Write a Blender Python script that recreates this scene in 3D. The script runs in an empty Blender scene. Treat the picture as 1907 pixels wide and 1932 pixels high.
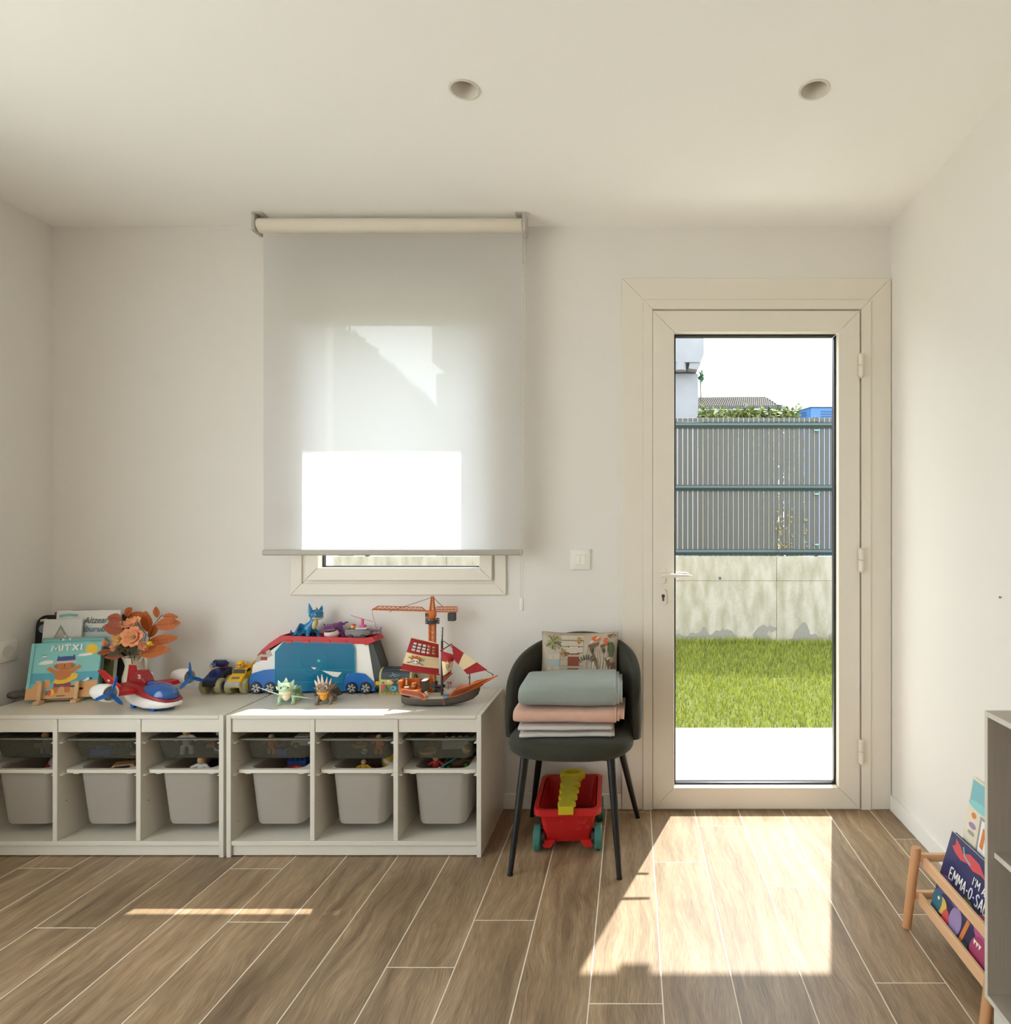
import bpy, bmesh, math, random
import numpy as np
from mathutils import Vector, Matrix, Euler

# ---------------------------------------------------------------- camera, light, exposure
SC = bpy.context.scene
COL = SC.collection
F = 1233.0            # focal length in pixels of the 1907 x 1932 frame
VX, VY = 1193.0, 1003.0
CAMH = 1.27
WALL_Y = 3.0
CEIL = 2.67

cam_d = bpy.data.cameras.new('camera')
cam = bpy.data.objects.new('camera', cam_d)
COL.objects.link(cam)
cam.location = (0, 0, CAMH)
cam.rotation_euler = (math.radians(90), 0, 0)
cam_d.sensor_fit = 'HORIZONTAL'
cam_d.sensor_width = 36
cam_d.lens = 36 * F / 1907
cam_d.shift_x = (953.5 - VX) / 1907
cam_d.shift_y = (VY - 966.0) / 1907
cam_d.clip_start = 0.02
cam_d.clip_end = 300
SC.camera = cam

SKY_STRENGTH = 5.0
SUN_STRENGTH = 10.5
SUN_DIR = Vector((-0.311, -1.0, -1.6))

world = bpy.data.worlds.new('world')
SC.world = world
world.use_nodes = True
wn = world.node_tree
wn.nodes.clear()
wo = wn.nodes.new('ShaderNodeOutputWorld')
wb = wn.nodes.new('ShaderNodeBackground')
wb.inputs['Color'].default_value = (0.86, 0.935, 1.0, 1)
wb.inputs['Strength'].default_value = SKY_STRENGTH
wn.links.new(wb.outputs[0], wo.inputs[0])

sun_d = bpy.data.lights.new('sun_offscreen', 'SUN')
sun_d.energy = SUN_STRENGTH
sun_d.angle = math.radians(0.53)
sun_d.color = (1.0, 0.965, 0.91)
sun = bpy.data.objects.new('sun_offscreen', sun_d)
COL.objects.link(sun)
sun.location = (3, 10, 12)
sun.rotation_euler = SUN_DIR.to_track_quat('-Z', 'Y').to_euler()


REAR_Y = -1.7
SC.view_settings.view_transform = 'Standard'
SC.view_settings.look = 'None'
SC.view_settings.exposure = 0.04
SC.view_settings.gamma = 1.0
SC.view_settings.use_curve_mapping = False
SC.cycles.max_bounces = 12
SC.cycles.diffuse_bounces = 7
SC.cycles.transparent_max_bounces = 24
SC.cycles.caustics_reflective = False
SC.cycles.caustics_refractive = False
SC.cycles.sample_clamp_indirect = 6.0

R = random.Random(7)


# ---------------------------------------------------------------- materials
def lin(c):
    c = c / 255.0
    return c / 12.92 if c <= 0.04045 else ((c + 0.055) / 1.055) ** 2.4


def rgb(c):
    return (lin(c[0]), lin(c[1]), lin(c[2]), 1.0)


MATS = {}


def mat(name, c, rough=0.5, var=0.05, scale=30.0, bump=0.0, metal=0.0, spec=0.5, coat=0.0, sheen=0.0, trans=0.0,
        bscale=None, stretch=None):
    """Principled material whose colour drifts a little through a noise texture."""
    if name in MATS:
        return MATS[name]
    m = bpy.data.materials.new(name)
    MATS[name] = m
    m.use_nodes = True
    nt = m.node_tree
    n, l = nt.nodes, nt.links
    bs = n['Principled BSDF']
    tc = n.new('ShaderNodeTexCoord')
    co = tc.outputs['Object']
    if stretch:
        mp = n.new('ShaderNodeMapping')
        mp.inputs['Scale'].default_value = stretch
        l.new(co, mp.inputs['Vector'])
        co = mp.outputs[0]
    no = n.new('ShaderNodeTexNoise')
    no.inputs['Scale'].default_value = scale
    no.inputs['Detail'].default_value = 3
    l.new(co, no.inputs['Vector'])
    mx = n.new('ShaderNodeMix')
    mx.data_type = 'RGBA'
    a = rgb(c)
    mx.inputs['A'].default_value = tuple(max(0, v * (1 - var)) for v in a[:3]) + (1,)
    mx.inputs['B'].default_value = tuple(min(1, v * (1 + var)) for v in a[:3]) + (1,)
    l.new(no.outputs['Fac'], mx.inputs['Factor'])
    l.new(mx.outputs['Result'], bs.inputs['Base Color'])
    bs.inputs['Roughness'].default_value = rough
    bs.inputs['Metallic'].default_value = metal
    bs.inputs['Specular IOR Level'].default_value = spec
    bs.inputs['Coat Weight'].default_value = coat
    bs.inputs['Sheen Weight'].default_value = sheen
    bs.inputs['Transmission Weight'].default_value = trans
    if bump:
        b = n.new('ShaderNodeBump')
        b.inputs['Strength'].default_value = bump
        b.inputs['Distance'].default_value = 0.01
        n2 = n.new('ShaderNodeTexNoise')
        n2.inputs['Scale'].default_value = bscale or scale * 3
        n2.inputs['Detail'].default_value = 4
        l.new(co, n2.inputs['Vector'])
        l.new(n2.outputs['Fac'], b.inputs['Height'])
        l.new(b.outputs[0], bs.inputs['Normal'])
    return m


def glass_mat(name, tint=(1, 1, 1), gloss=1.0):
    """thin architectural pane: clear with a Fresnel reflection"""
    m = bpy.data.materials.new(name)
    MATS[name] = m
    m.use_nodes = True
    nt = m.node_tree
    n, l = nt.nodes, nt.links
    n.clear()
    o = n.new('ShaderNodeOutputMaterial')
    t = n.new('ShaderNodeBsdfTransparent')
    t.inputs[0].default_value = tuple(tint) + (1,)
    g = n.new('ShaderNodeBsdfGlossy')
    g.inputs['Roughness'].default_value = 0.02
    fr = n.new('ShaderNodeLayerWeight')
    fr.inputs['Blend'].default_value = 0.5
    pw = n.new('ShaderNodeMath')
    pw.operation = 'POWER'
    l.new(fr.outputs['Facing'], pw.inputs[0])
    pw.inputs[1].default_value = 4.0
    no = n.new('ShaderNodeTexNoise')
    no.inputs['Scale'].default_value = 3
    mm = n.new('ShaderNodeMapRange')
    mm.inputs['To Min'].default_value = 0.16 * gloss
    mm.inputs['To Max'].default_value = 0.19 * gloss
    l.new(no.outputs['Fac'], mm.inputs['Value'])
    m2 = n.new('ShaderNodeMath')
    m2.operation = 'MULTIPLY_ADD'
    l.new(pw.outputs[0], m2.inputs[0])
    l.new(mm.outputs[0], m2.inputs[1])
    m2.inputs[2].default_value = 0.008
    mx = n.new('ShaderNodeMixShader')
    l.new(m2.outputs[0], mx.inputs[0])
    l.new(t.outputs[0], mx.inputs[1])
    l.new(g.outputs[0], mx.inputs[2])
    l.new(mx.outputs[0], o.inputs[0])
    return m


def see_through(name, c, clear=0.3, transl=0.4, rough=0.5, weave=0.0, wscale=400.0, tint=None, tcol=None):
    """fabric, frosted plastic or mesh: part clear, part translucent, part solid"""
    m = bpy.data.materials.new(name)
    MATS[name] = m
    m.use_nodes = True
    nt = m.node_tree
    n, l = nt.nodes, nt.links
    bs = n['Principled BSDF']
    out = n['Material Output']
    col = rgb(c)
    tc = n.new('ShaderNodeTexCoord')
    no = n.new('ShaderNodeTexNoise')
    no.inputs['Scale'].default_value = 12
    mp = n.new('ShaderNodeMapping')
    mp.inputs['Scale'].default_value = (1, 1, 14)
    l.new(tc.outputs['Object'], mp.inputs['Vector'])
    l.new(mp.outputs[0], no.inputs['Vector'])
    mx = n.new('ShaderNodeMix')
    mx.data_type = 'RGBA'
    mx.inputs['A'].default_value = tuple(v * 0.96 for v in col[:3]) + (1,)
    mx.inputs['B'].default_value = col
    l.new(no.outputs['Fac'], mx.inputs['Factor'])
    l.new(mx.outputs['Result'], bs.inputs['Base Color'])
    bs.inputs['Roughness'].default_value = rough
    tl = n.new('ShaderNodeBsdfTranslucent')
    if tcol:
        tl.inputs[0].default_value = rgb(tcol)
    else:
        l.new(mx.outputs['Result'], tl.inputs[0])
    s1 = n.new('ShaderNodeMixShader')
    s1.inputs[0].default_value = transl
    l.new(bs.outputs[0], s1.inputs[1])
    l.new(tl.outputs[0], s1.inputs[2])
    tr = n.new('ShaderNodeBsdfTransparent')
    tr.inputs[0].default_value = tuple(tint) + (1,) if tint else (1, 1, 1, 1)
    s2 = n.new('ShaderNodeMixShader')
    s2.inputs[0].default_value = clear
    if weave:
        ck = n.new('ShaderNodeTexVoronoi')
        ck.inputs['Scale'].default_value = wscale
        ck.inputs['Randomness'].default_value = 0.15
        l.new(tc.outputs['Object'], ck.inputs['Vector'])
        rr = n.new('ShaderNodeMapRange')
        rr.inputs['From Min'].default_value = 0.25
        rr.inputs['From Max'].default_value = 0.45
        rr.inputs['To Min'].default_value = min(1, clear + weave)
        rr.inputs['To Max'].default_value = max(0, clear - weave)
        l.new(ck.outputs['Distance'], rr.inputs['Value'])
        l.new(rr.outputs[0], s2.inputs[0])
    l.new(s1.outputs[0], s2.inputs[1])
    l.new(tr.outputs[0], s2.inputs[2])
    l.new(s2.outputs[0], out.inputs[0])
    return m


# ---------------------------------------------------------------- geometry helpers
def PX(px, d):
    return (px - VX) * d / F


def PZ(row, d):
    return CAMH - (row - VY) * d / F


def P(px, row, d):
    return Vector((PX(px, d), d, PZ(row, d)))


SHELF_Z = 0.555


def shelf_y(row):
    return F * (CAMH - SHELF_Z) / (row - VY)


def ell2(cx, cy, rx, ry=None, n=20, a0=0.0, a1=2 * math.pi, rot=0.0):
    ry = rx if ry is None else ry
    full = abs(a1 - a0 - 2 * math.pi) < 1e-6
    k = n if full else n + 1
    c, s = math.cos(rot), math.sin(rot)
    out = []
    for i in range(k):
        t = a0 + (a1 - a0) * i / n
        x, y = rx * math.cos(t), ry * math.sin(t)
        out.append((cx + c * x - s * y, cy + s * x + c * y))
    return out


def rect2(x0, y0, x1, y1):
    return [(x0, y0), (x1, y0), (x1, y1), (x0, y1)]


def rrect2(x0, y0, x1, y1, r, n=4):
    pts = []
    for cx, cy, a in ((x1 - r, y1 - r, 0), (x0 + r, y1 - r, 90), (x0 + r, y0 + r, 180), (x1 - r, y0 + r, 270)):
        for i in range(n + 1):
            t = math.radians(a + 90 * i / n)
            pts.append((cx + r * math.cos(t), cy + r * math.sin(t)))
    return pts


def stroke2(pts, w):
    """a polyline with a width, as a polygon"""
    L, Rr = [], []
    for i, p in enumerate(pts):
        a = Vector(pts[max(0, i - 1)])
        b = Vector(pts[min(len(pts) - 1, i + 1)])
        d = (b - a)
        d = d.normalized() if d.length > 1e-9 else Vector((1, 0))
        nn = Vector((-d.y, d.x)) * w / 2
        L.append((p[0] + nn.x, p[1] + nn.y))
        Rr.append((p[0] - nn.x, p[1] - nn.y))
    return L + Rr[::-1]


class G:
    """collects faces; obj() links them as ONE mesh object"""

    def __init__(self, *mats):
        self.v, self.f, self.mi = [], [], []
        self.mats = list(mats)
        self.m = 0
        self.T = None

    def use(self, m):
        if m not in self.mats:
            self.mats.append(m)
        self.m = self.mats.index(m)
        return self

    def add(self, vs, fs):
        o = len(self.v)
        for p in vs:
            p = Vector(p)
            self.v.append(self.T @ p if self.T else p)
        for f in fs:
            self.f.append([o + i for i in f])
            self.mi.append(self.m)
        return self

    def box(self, x0, y0, z0, x1, y1, z1, b=0.0, seg=1):
        if b <= 0:
            vs = [(x, y, z) for x in (x0, x1) for y in (y0, y1) for z in (z0, z1)]
            fs = [(0, 1, 3, 2), (4, 6, 7, 5), (0, 4, 5, 1), (2, 3, 7, 6), (0, 2, 6, 4), (1, 5, 7, 3)]
            return self.add(vs, fs)
        bm = bmesh.new()
        bmesh.ops.create_cube(bm, size=1)
        for v in bm.verts:
            v.co = Vector(((x0 + x1) / 2 + v.co.x * (x1 - x0), (y0 + y1) / 2 + v.co.y * (y1 - y0),
                           (z0 + z1) / 2 + v.co.z * (z1 - z0)))
        b = min(b, 0.49 * min(abs(x1 - x0), abs(y1 - y0), abs(z1 - z0)))
        bmesh.ops.bevel(bm, geom=list(bm.edges), offset=b, segments=seg, affect='EDGES', profile=0.5)
        return self.bm(bm)

    def bm(self, bm):
        bm.verts.index_update()
        self.add([v.co.copy() for v in bm.verts], [[v.index for v in f.verts] for f in bm.faces])
        bm.free()
        return self

    def ring(self, c, ax, r, n, up=None):
        ax = Vector(ax).normalized()
        u = Vector(up) if up else (Vector((0, 0, 1)) if abs(ax.z) < 0.9 else Vector((1, 0, 0)))
        a = ax.cross(u).normalized()
        b = ax.cross(a).normalized()
        c = Vector(c)
        return [c + a * r * math.cos(2 * math.pi * i / n) + b * r * math.sin(2 * math.pi * i / n) for i in range(n)]

    def loft(self, rings, cap=True, closed=False):
        n = len(rings[0])
        vs = [p for r in rings for p in r]
        fs = []
        k = len(rings)
        for j in range(k if closed else k - 1):
            for i in range(n):
                a, b = j * n + i, j * n + (i + 1) % n
                c, d = ((j + 1) % k) * n + (i + 1) % n, ((j + 1) % k) * n + i
                fs.append((a, b, c, d))
        if cap and not closed:
            fs.append(tuple(range(n))[::-1])
            fs.append(tuple((k - 1) * n + i for i in range(n)))
        return self.add(vs, fs)

    def cyl(self, p0, p1, r0, r1=None, n=16, cap=True):
        r1 = r0 if r1 is None else r1
        d = Vector(p1) - Vector(p0)
        return self.loft([self.ring(p0, d, r0, n), self.ring(p1, d, r1, n)], cap)

    def tube(self, pts, r, n=8, cap=True):
        pts = [Vector(p) for p in pts]
        rs = r if isinstance(r, (list, tuple)) else [r] * len(pts)
        rings = []
        up = None
        for i, p in enumerate(pts):
            d = pts[min(i + 1, len(pts) - 1)] - pts[max(i - 1, 0)]
            if d.length < 1e-9:
                d = Vector((0, 0, 1))
            d.normalize()
            if up is None:
                up = Vector((0, 0, 1)) if abs(d.z) < 0.9 else Vector((1, 0, 0))
            a = d.cross(up)
            if a.length < 1e-6:
                a = d.orthogonal()
            a.normalize()
            b = d.cross(a).normalized()
            up = -b if False else a.cross(d)
            rings.append([p + a * rs[i] * math.cos(2 * math.pi * k / n) + b * rs[i] * math.sin(2 * math.pi * k / n)
                          for k in range(n)])
        return self.loft(rings, cap)

    def lathe(self, prof, n=24, c=(0, 0, 0), axis=(0, 0, 1), cap=True):
        c = Vector(c)
        ax = Vector(axis).normalized()
        return self.loft([self.ring(c + ax * z, ax, max(r, 1e-5), n) for r, z in prof], cap)

    def ell(self, c, r, nu=16, nv=10, rot=None):
        r = (r, r, r) if not isinstance(r, (tuple, list, Vector)) else r
        M_ = rot.to_matrix() if isinstance(rot, Euler) else (Euler(rot).to_matrix() if rot else Matrix.Identity(3))
        vs = [Vector(c) + M_ @ Vector((0, 0, -r[2]))]
        for j in range(1, nv):
            t = math.pi * j / nv - math.pi / 2
            for i in range(nu):
                a = 2 * math.pi * i / nu
                vs.append(Vector(c) + M_ @ Vector((r[0] * math.cos(t) * math.cos(a), r[1] * math.cos(t) * math.sin(a),
                                                   r[2] * math.sin(t))))
        vs.append(Vector(c) + M_ @ Vector((0, 0, r[2])))
        fs = []
        for i in range(nu):
            fs.append((0, 1 + (i + 1) % nu, 1 + i))
            for j in range(nv - 2):
                a = 1 + j * nu + i
                b = 1 + j * nu + (i + 1) % nu
                fs.append((a, b, b + nu, a + nu))
            k = 1 + (nv - 2) * nu
            fs.append((k + i, k + (i + 1) % nu, len(vs) - 1))
        return self.add(vs, fs)

    def prism(self, poly, f0, f1):
        """polygon 2D between two mappings (u,v)->xyz"""
        n = len(poly)
        vs = [f0(*p) for p in poly] + [f1(*p) for p in poly]
        fs = [tuple(range(n))[::-1], tuple(range(n, 2 * n))]
        for i in range(n):
            j = (i + 1) % n
            fs.append((i, j, n + j, n + i))
        return self.add(vs, fs)

    def pxz(self, poly, y0, y1):
        return self.prism(poly, lambda u, v: (u, y0, v), lambda u, v: (u, y1, v))

    def pxy(self, poly, z0, z1):
        return self.prism(poly, lambda u, v: (u, v, z0), lambda u, v: (u, v, z1))

    def pyz(self, poly, x0, x1):
        return self.prism(poly, lambda u, v: (x0, u, v), lambda u, v: (x1, u, v))

    def grid(self, fn, nu, nv, thick=0.0):
        """sheet fn(u,v) with u,v in 0..1; optionally given a thickness along its normal"""
        pts = [[Vector(fn(i / nu, j / nv)) for i in range(nu + 1)] for j in range(nv + 1)]
        W = nu + 1

        def nrm(i, j):
            a = pts[j][min(i + 1, nu)] - pts[j][max(i - 1, 0)]
            b = pts[min(j + 1, nv)][i] - pts[max(j - 1, 0)][i]
            q = a.cross(b)
            return q.normalized() if q.length > 1e-12 else Vector((0, 0, 1))
        if not thick:
            vs = [p for row in pts for p in row]
            fs = [(j * W + i, j * W + i + 1, (j + 1) * W + i + 1, (j + 1) * W + i) for j in range(nv) for i in range(nu)]
            return self.add(vs, fs)
        top = [pts[j][i] + nrm(i, j) * thick / 2 for j in range(nv + 1) for i in range(nu + 1)]
        bot = [pts[j][i] - nrm(i, j) * thick / 2 for j in range(nv + 1) for i in range(nu + 1)]
        N = len(top)
        fs = []
        for j in range(nv):
            for i in range(nu):
                a, b, c, d = j * W + i, j * W + i + 1, (j + 1) * W + i + 1, (j + 1) * W + i
                fs.append((a, b, c, d))
                fs.append((N + d, N + c, N + b, N + a))
        edge = [i for i in range(nu + 1)] + [j * W + nu for j in range(1, nv + 1)] + \
               [nv * W + i for i in range(nu - 1, -1, -1)] + [j * W for j in range(nv - 1, 0, -1)]
        for k in range(len(edge)):
            a, b = edge[k], edge[(k + 1) % len(edge)]
            fs.append((b, a, N + a, N + b))
        return self.add(top + bot, fs)

    def mesh(self, name, smooth=40):
        me = bpy.data.meshes.new(name)
        me.from_pydata([tuple(p) for p in self.v], [], self.f)
        for m in self.mats:
            me.materials.append(m)
        if len(self.mats) > 1:
            me.polygons.foreach_set('material_index', self.mi)
        if smooth:
            me.polygons.foreach_set('use_smooth', [True] * len(me.polygons))
            me.set_sharp_from_angle(angle=math.radians(smooth))
        me.update()
        return me

    def obj(self, name, parent=None, smooth=40, world=False):
        if world and parent is not None:
            Mi = parent.matrix_basis.inverted()
            self.v = [Mi @ p for p in self.v]
        o = bpy.data.objects.new(name, self.mesh(name, smooth))
        COL.objects.link(o)
        if parent is not None:
            o.parent = parent
        return o


def thing(name, label, cat, loc=(0, 0, 0), rz=0.0, group=None, rot=None):
    o = bpy.data.objects.new(name, None)
    o.empty_display_size = 0.05
    COL.objects.link(o)
    o.location = loc
    o.rotation_euler = rot if rot else (0, 0, rz)
    o['label'] = label
    o['category'] = cat
    if group:
        o['group'] = group
    return o


def tag(o, label, cat, group=None):
    o['label'] = label
    o['category'] = cat
    if group:
        o['group'] = group
    return o


def struct(o, label=None):
    o['kind'] = 'structure'
    if label:
        o['label'] = label
    return o


def remesh(o, vox, smooth=2):
    m = o.modifiers.new('remesh', 'REMESH')
    m.mode = 'VOXEL'
    m.voxel_size = vox
    m.use_smooth_shade = True
    if smooth:
        s = o.modifiers.new('smooth', 'SMOOTH')
        s.iterations = smooth
        s.factor = 0.5
    return o


def dup(root, loc=None, rz=None, label=None, group=None):
    r = root.copy()
    COL.objects.link(r)
    if loc is not None:
        r.location = loc
    if rz is not None:
        r.rotation_euler = (0, 0, rz)
    if label:
        r['label'] = label
    if group:
        r['group'] = group
    for ch in list(root.children):
        c = ch.copy()
        COL.objects.link(c)
        c.parent = r
        for g in list(ch.children):
            d = g.copy()
            COL.objects.link(d)
            d.parent = c
    return r


def art(name, parent, shapes, fmap, step=0.0002, world=False):
    """flat print: polygons (u,v) laid one over the other, fmap(u,v,h) -> point"""
    g = G()
    for k, (m, poly) in enumerate(shapes):
        g.use(m)
        n = len(poly)
        g.add([fmap(u, v, step * (k + 1)) for u, v in poly], [tuple(range(n))])
    return g.obj(name, parent, smooth=0, world=world)


def text_art(name, parent, s, m, fmap, u0, v0, w, h, bold=0.0, h0=0.004, shear=0.0, skew=0.0, world=False):
    """lettering fitted into the box u0,v0,w,h of a mapped surface"""
    cu = bpy.data.curves.new('lettering', 'FONT')
    cu.body = s
    cu.size = 1.0
    cu.offset = bold
    cu.resolution_u = 3
    cu.shear = shear
    to = bpy.data.objects.new('lettering', cu)
    me = bpy.data.meshes.new_from_object(to)
    vs = [v.co.copy() for v in me.vertices]
    fs = [list(p.vertices) for p in me.polygons]
    bpy.data.objects.remove(to)
    bpy.data.curves.remove(cu)
    bpy.data.meshes.remove(me)
    x0, x1 = min(v.x for v in vs), max(v.x for v in vs)
    y0, y1 = min(v.y for v in vs), max(v.y for v in vs)
    g = G(m)
    pts = []
    for v in vs:
        a, b = (v.x - x0) / (x1 - x0), (v.y - y0) / (y1 - y0)
        pts.append(fmap(u0 + a * w, v0 + b * h + skew * a, h0))
    g.add(pts, fs)
    return g.obj(name, parent, smooth=0, world=world)
# ---------------------------------------------------------------- room materials
M_WALL = mat('wall_paint', (228, 224, 219), 0.85, 0.012, 6, bump=0.06, bscale=350)
M_CEIL = mat('ceiling_paint', (247, 246, 243), 0.9, 0.01, 4, bump=0.04, bscale=300)
M_TRIM = mat('white_lacquer', (228, 221, 209), 0.38, 0.01, 8)
M_BASE = mat('skirting_paint', (236, 234, 228), 0.4, 0.01, 8)
M_ALU = mat('dark_gasket', (26, 28, 32), 0.35, 0.05, 40)
M_GROUT = mat('grout', (226, 214, 196), 0.8, 0.05, 60)
M_FACADE = mat('facade_render', (236, 222, 196), 0.9, 0.03, 20, bump=0.1)
M_PLASTIC = mat('white_plastic', (232, 229, 222), 0.35, 0.01, 20)
M_GLASS = glass_mat('clear_glass', (0.97, 0.985, 0.98))
M_WHITE = mat('shelf_white', (214, 208, 197), 0.32, 0.012, 12)


def wood_tile():
    m = bpy.data.materials.new('wood_look_tile')
    m.use_nodes = True
    nt = m.node_tree
    n, l = nt.nodes, nt.links
    bs = n['Principled BSDF']
    tc = n.new('ShaderNodeTexCoord')
    oi = n.new('ShaderNodeObjectInfo')
    ad = n.new('ShaderNodeVectorMath')
    ad.operation = 'ADD'
    sc = n.new('ShaderNodeVectorMath')
    sc.operation = 'SCALE'
    cb = n.new('ShaderNodeCombineXYZ')
    for k in ('X', 'Y', 'Z'):
        l.new(oi.outputs['Random'], cb.inputs[k])
    l.new(cb.outputs[0], sc.inputs[0])
    sc.inputs['Scale'].default_value = 37.0
    l.new(tc.outputs['Object'], ad.inputs[0])
    l.new(sc.outputs[0], ad.inputs[1])
    # wandering coordinate so that the grain bends round knots
    warp = n.new('ShaderNodeTexNoise')
    warp.inputs['Scale'].default_value = 2.6
    warp.inputs['Detail'].default_value = 2
    mw = n.new('ShaderNodeMapping')
    mw.inputs['Scale'].default_value = (2.2, 0.9, 1)
    l.new(ad.outputs[0], mw.inputs[0])
    l.new(mw.outputs[0], warp.inputs['Vector'])
    wm = n.new('ShaderNodeVectorMath')
    wm.operation = 'SCALE'
    wm.inputs['Scale'].default_value = 0.10
    l.new(warp.outputs['Color'], wm.inputs[0])
    a2 = n.new('ShaderNodeVectorMath')
    a2.operation = 'ADD'
    l.new(ad.outputs[0], a2.inputs[0])
    l.new(wm.outputs[0], a2.inputs[1])
    m1 = n.new('ShaderNodeMapping')
    m1.inputs['Scale'].default_value = (13, 1.0, 1)
    l.new(a2.outputs[0], m1.inputs[0])
    g1 = n.new('ShaderNodeTexNoise')
    g1.inputs['Scale'].default_value = 2.2
    g1.inputs['Detail'].default_value = 5
    g1.inputs['Roughness'].default_value = 0.6
    l.new(m1.outputs[0], g1.inputs['Vector'])
    m2 = n.new('ShaderNodeMapping')
    m2.inputs['Scale'].default_value = (230, 9, 1)
    l.new(a2.outputs[0], m2.inputs[0])
    g2 = n.new('ShaderNodeTexNoise')
    g2.inputs['Scale'].default_value = 2.0
    g2.inputs['Detail'].default_value = 3
    l.new(m2.outputs[0], g2.inputs['Vector'])
    m3 = n.new('ShaderNodeMapping')
    m3.inputs['Scale'].default_value = (3.0, 1.2, 1)
    l.new(ad.outputs[0], m3.inputs[0])
    g3 = n.new('ShaderNodeTexNoise')
    g3.inputs['Scale'].default_value = 1.5
    g3.inputs['Detail'].default_value = 2
    l.new(m3.outputs[0], g3.inputs['Vector'])
    r1 = n.new('ShaderNodeValToRGB')
    r1.color_ramp.elements[0].position = 0.28
    r1.color_ramp.elements[0].color = rgb((122, 99, 74))
    r1.color_ramp.elements[1].position = 0.72
    r1.color_ramp.elements[1].color = rgb((174, 149, 118))
    e = r1.color_ramp.elements.new(0.5)
    e.color = rgb((151, 126, 97))
    l.new(g1.outputs['Fac'], r1.inputs['Fac'])
    fine = n.new('ShaderNodeMapRange')
    fine.inputs['From Min'].default_value = 0.35
    fine.inputs['From Max'].default_value = 0.65
    fine.inputs['To Min'].default_value = 0.74
    fine.inputs['To Max'].default_value = 1.16
    l.new(g2.outputs['Fac'], fine.inputs['Value'])
    tone = n.new('ShaderNodeMapRange')
    tone.inputs['From Min'].default_value = 0.3
    tone.inputs['From Max'].default_value = 0.7
    tone.inputs['To Min'].default_value = 0.84
    tone.inputs['To Max'].default_value = 1.10
    l.new(g3.outputs['Fac'], tone.inputs['Value'])
    rnd = n.new('ShaderNodeMapRange')
    rnd.inputs['To Min'].default_value = 0.86
    rnd.inputs['To Max'].default_value = 1.10
    l.new(oi.outputs['Random'], rnd.inputs['Value'])
    k1 = n.new('ShaderNodeMath')
    k1.operation = 'MULTIPLY'
    l.new(fine.outputs[0], k1.inputs[0])
    l.new(tone.outputs[0], k1.inputs[1])
    k2 = n.new('ShaderNodeMath')
    k2.operation = 'MULTIPLY'
    l.new(k1.outputs[0], k2.inputs[0])
    l.new(rnd.outputs[0], k2.inputs[1])
    mul = n.new('ShaderNodeVectorMath')
    mul.operation = 'SCALE'
    l.new(r1.outputs[0], mul.inputs[0])
    l.new(k2.outputs[0], mul.inputs['Scale'])
    l.new(mul.outputs[0], bs.inputs['Base Color'])
    bs.inputs['Roughness'].default_value = 0.42
    bs.inputs['Specular IOR Level'].default_value = 0.45
    b = n.new('ShaderNodeBump')
    b.inputs['Strength'].default_value = 0.12
    b.inputs['Distance'].default_value = 0.003
    l.new(g2.outputs['Fac'], b.inputs['Height'])
    l.new(b.outputs[0], bs.inputs['Normal'])
    return m


M_TILE = wood_tile()

XL, XR = -2.66, 1.185       # side walls
OUT_Y = 3.30                # outer face of the garden wall
# openings
DX0, DX1, DZ1 = 0.072, 1.062, 2.30
WX0, WX1, WZ0, WZ1 = -1.512, -0.632, 1.03, 2.315

# ---------------------------------------------------------------- floor of wood-look tiles
g = G(M_GROUT)
g.box(XL - 0.2, REAR_Y - 0.3, -0.06, XR + 0.2, OUT_Y, -0.0007)
floor = struct(g.obj('floor'), 'wood-look tile floor with pale grout lines')
JOINTS = {-1: 1.759, 0: 2.513, 1: 1.62, 2: 2.34, 3: 1.84, 4: 2.169, 5: 1.5, -2: 1.62, -3: 2.136, -4: 1.905, -5: 1.56,
          -6: 1.48, -7: 2.126, -8: 2.462, -9: 1.62, -10: 2.095, -11: 1.7, -12: 2.466, -13: 1.9, -14: 1.6}
for k in range(-14, 6):
    x0, x1 = max(0.082 + 0.2 * k, XL), min(0.282 + 0.2 * k, XR)
    if x1 - x0 < 0.01:
        continue
    y = JOINTS[k] - 1.2 * 4
    while y < WALL_Y + 0.02:
        a, b = max(y, REAR_Y), min(y + 1.2, WALL_Y + 0.02)
        if b - a > 0.01:
            g = G(M_TILE)
            cx, cy = (x0 + x1) / 2, (a + b) / 2
            hw, hl = (x1 - x0) / 2 - 0.0017, (b - a) / 2 - 0.0017
            g.box(-hw, -hl, -0.008, hw, hl, 0, b=0.0009)
            o = g.obj('floor_plank', floor)
            o.location = (cx, cy, 0)
        y += 1.2

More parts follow.
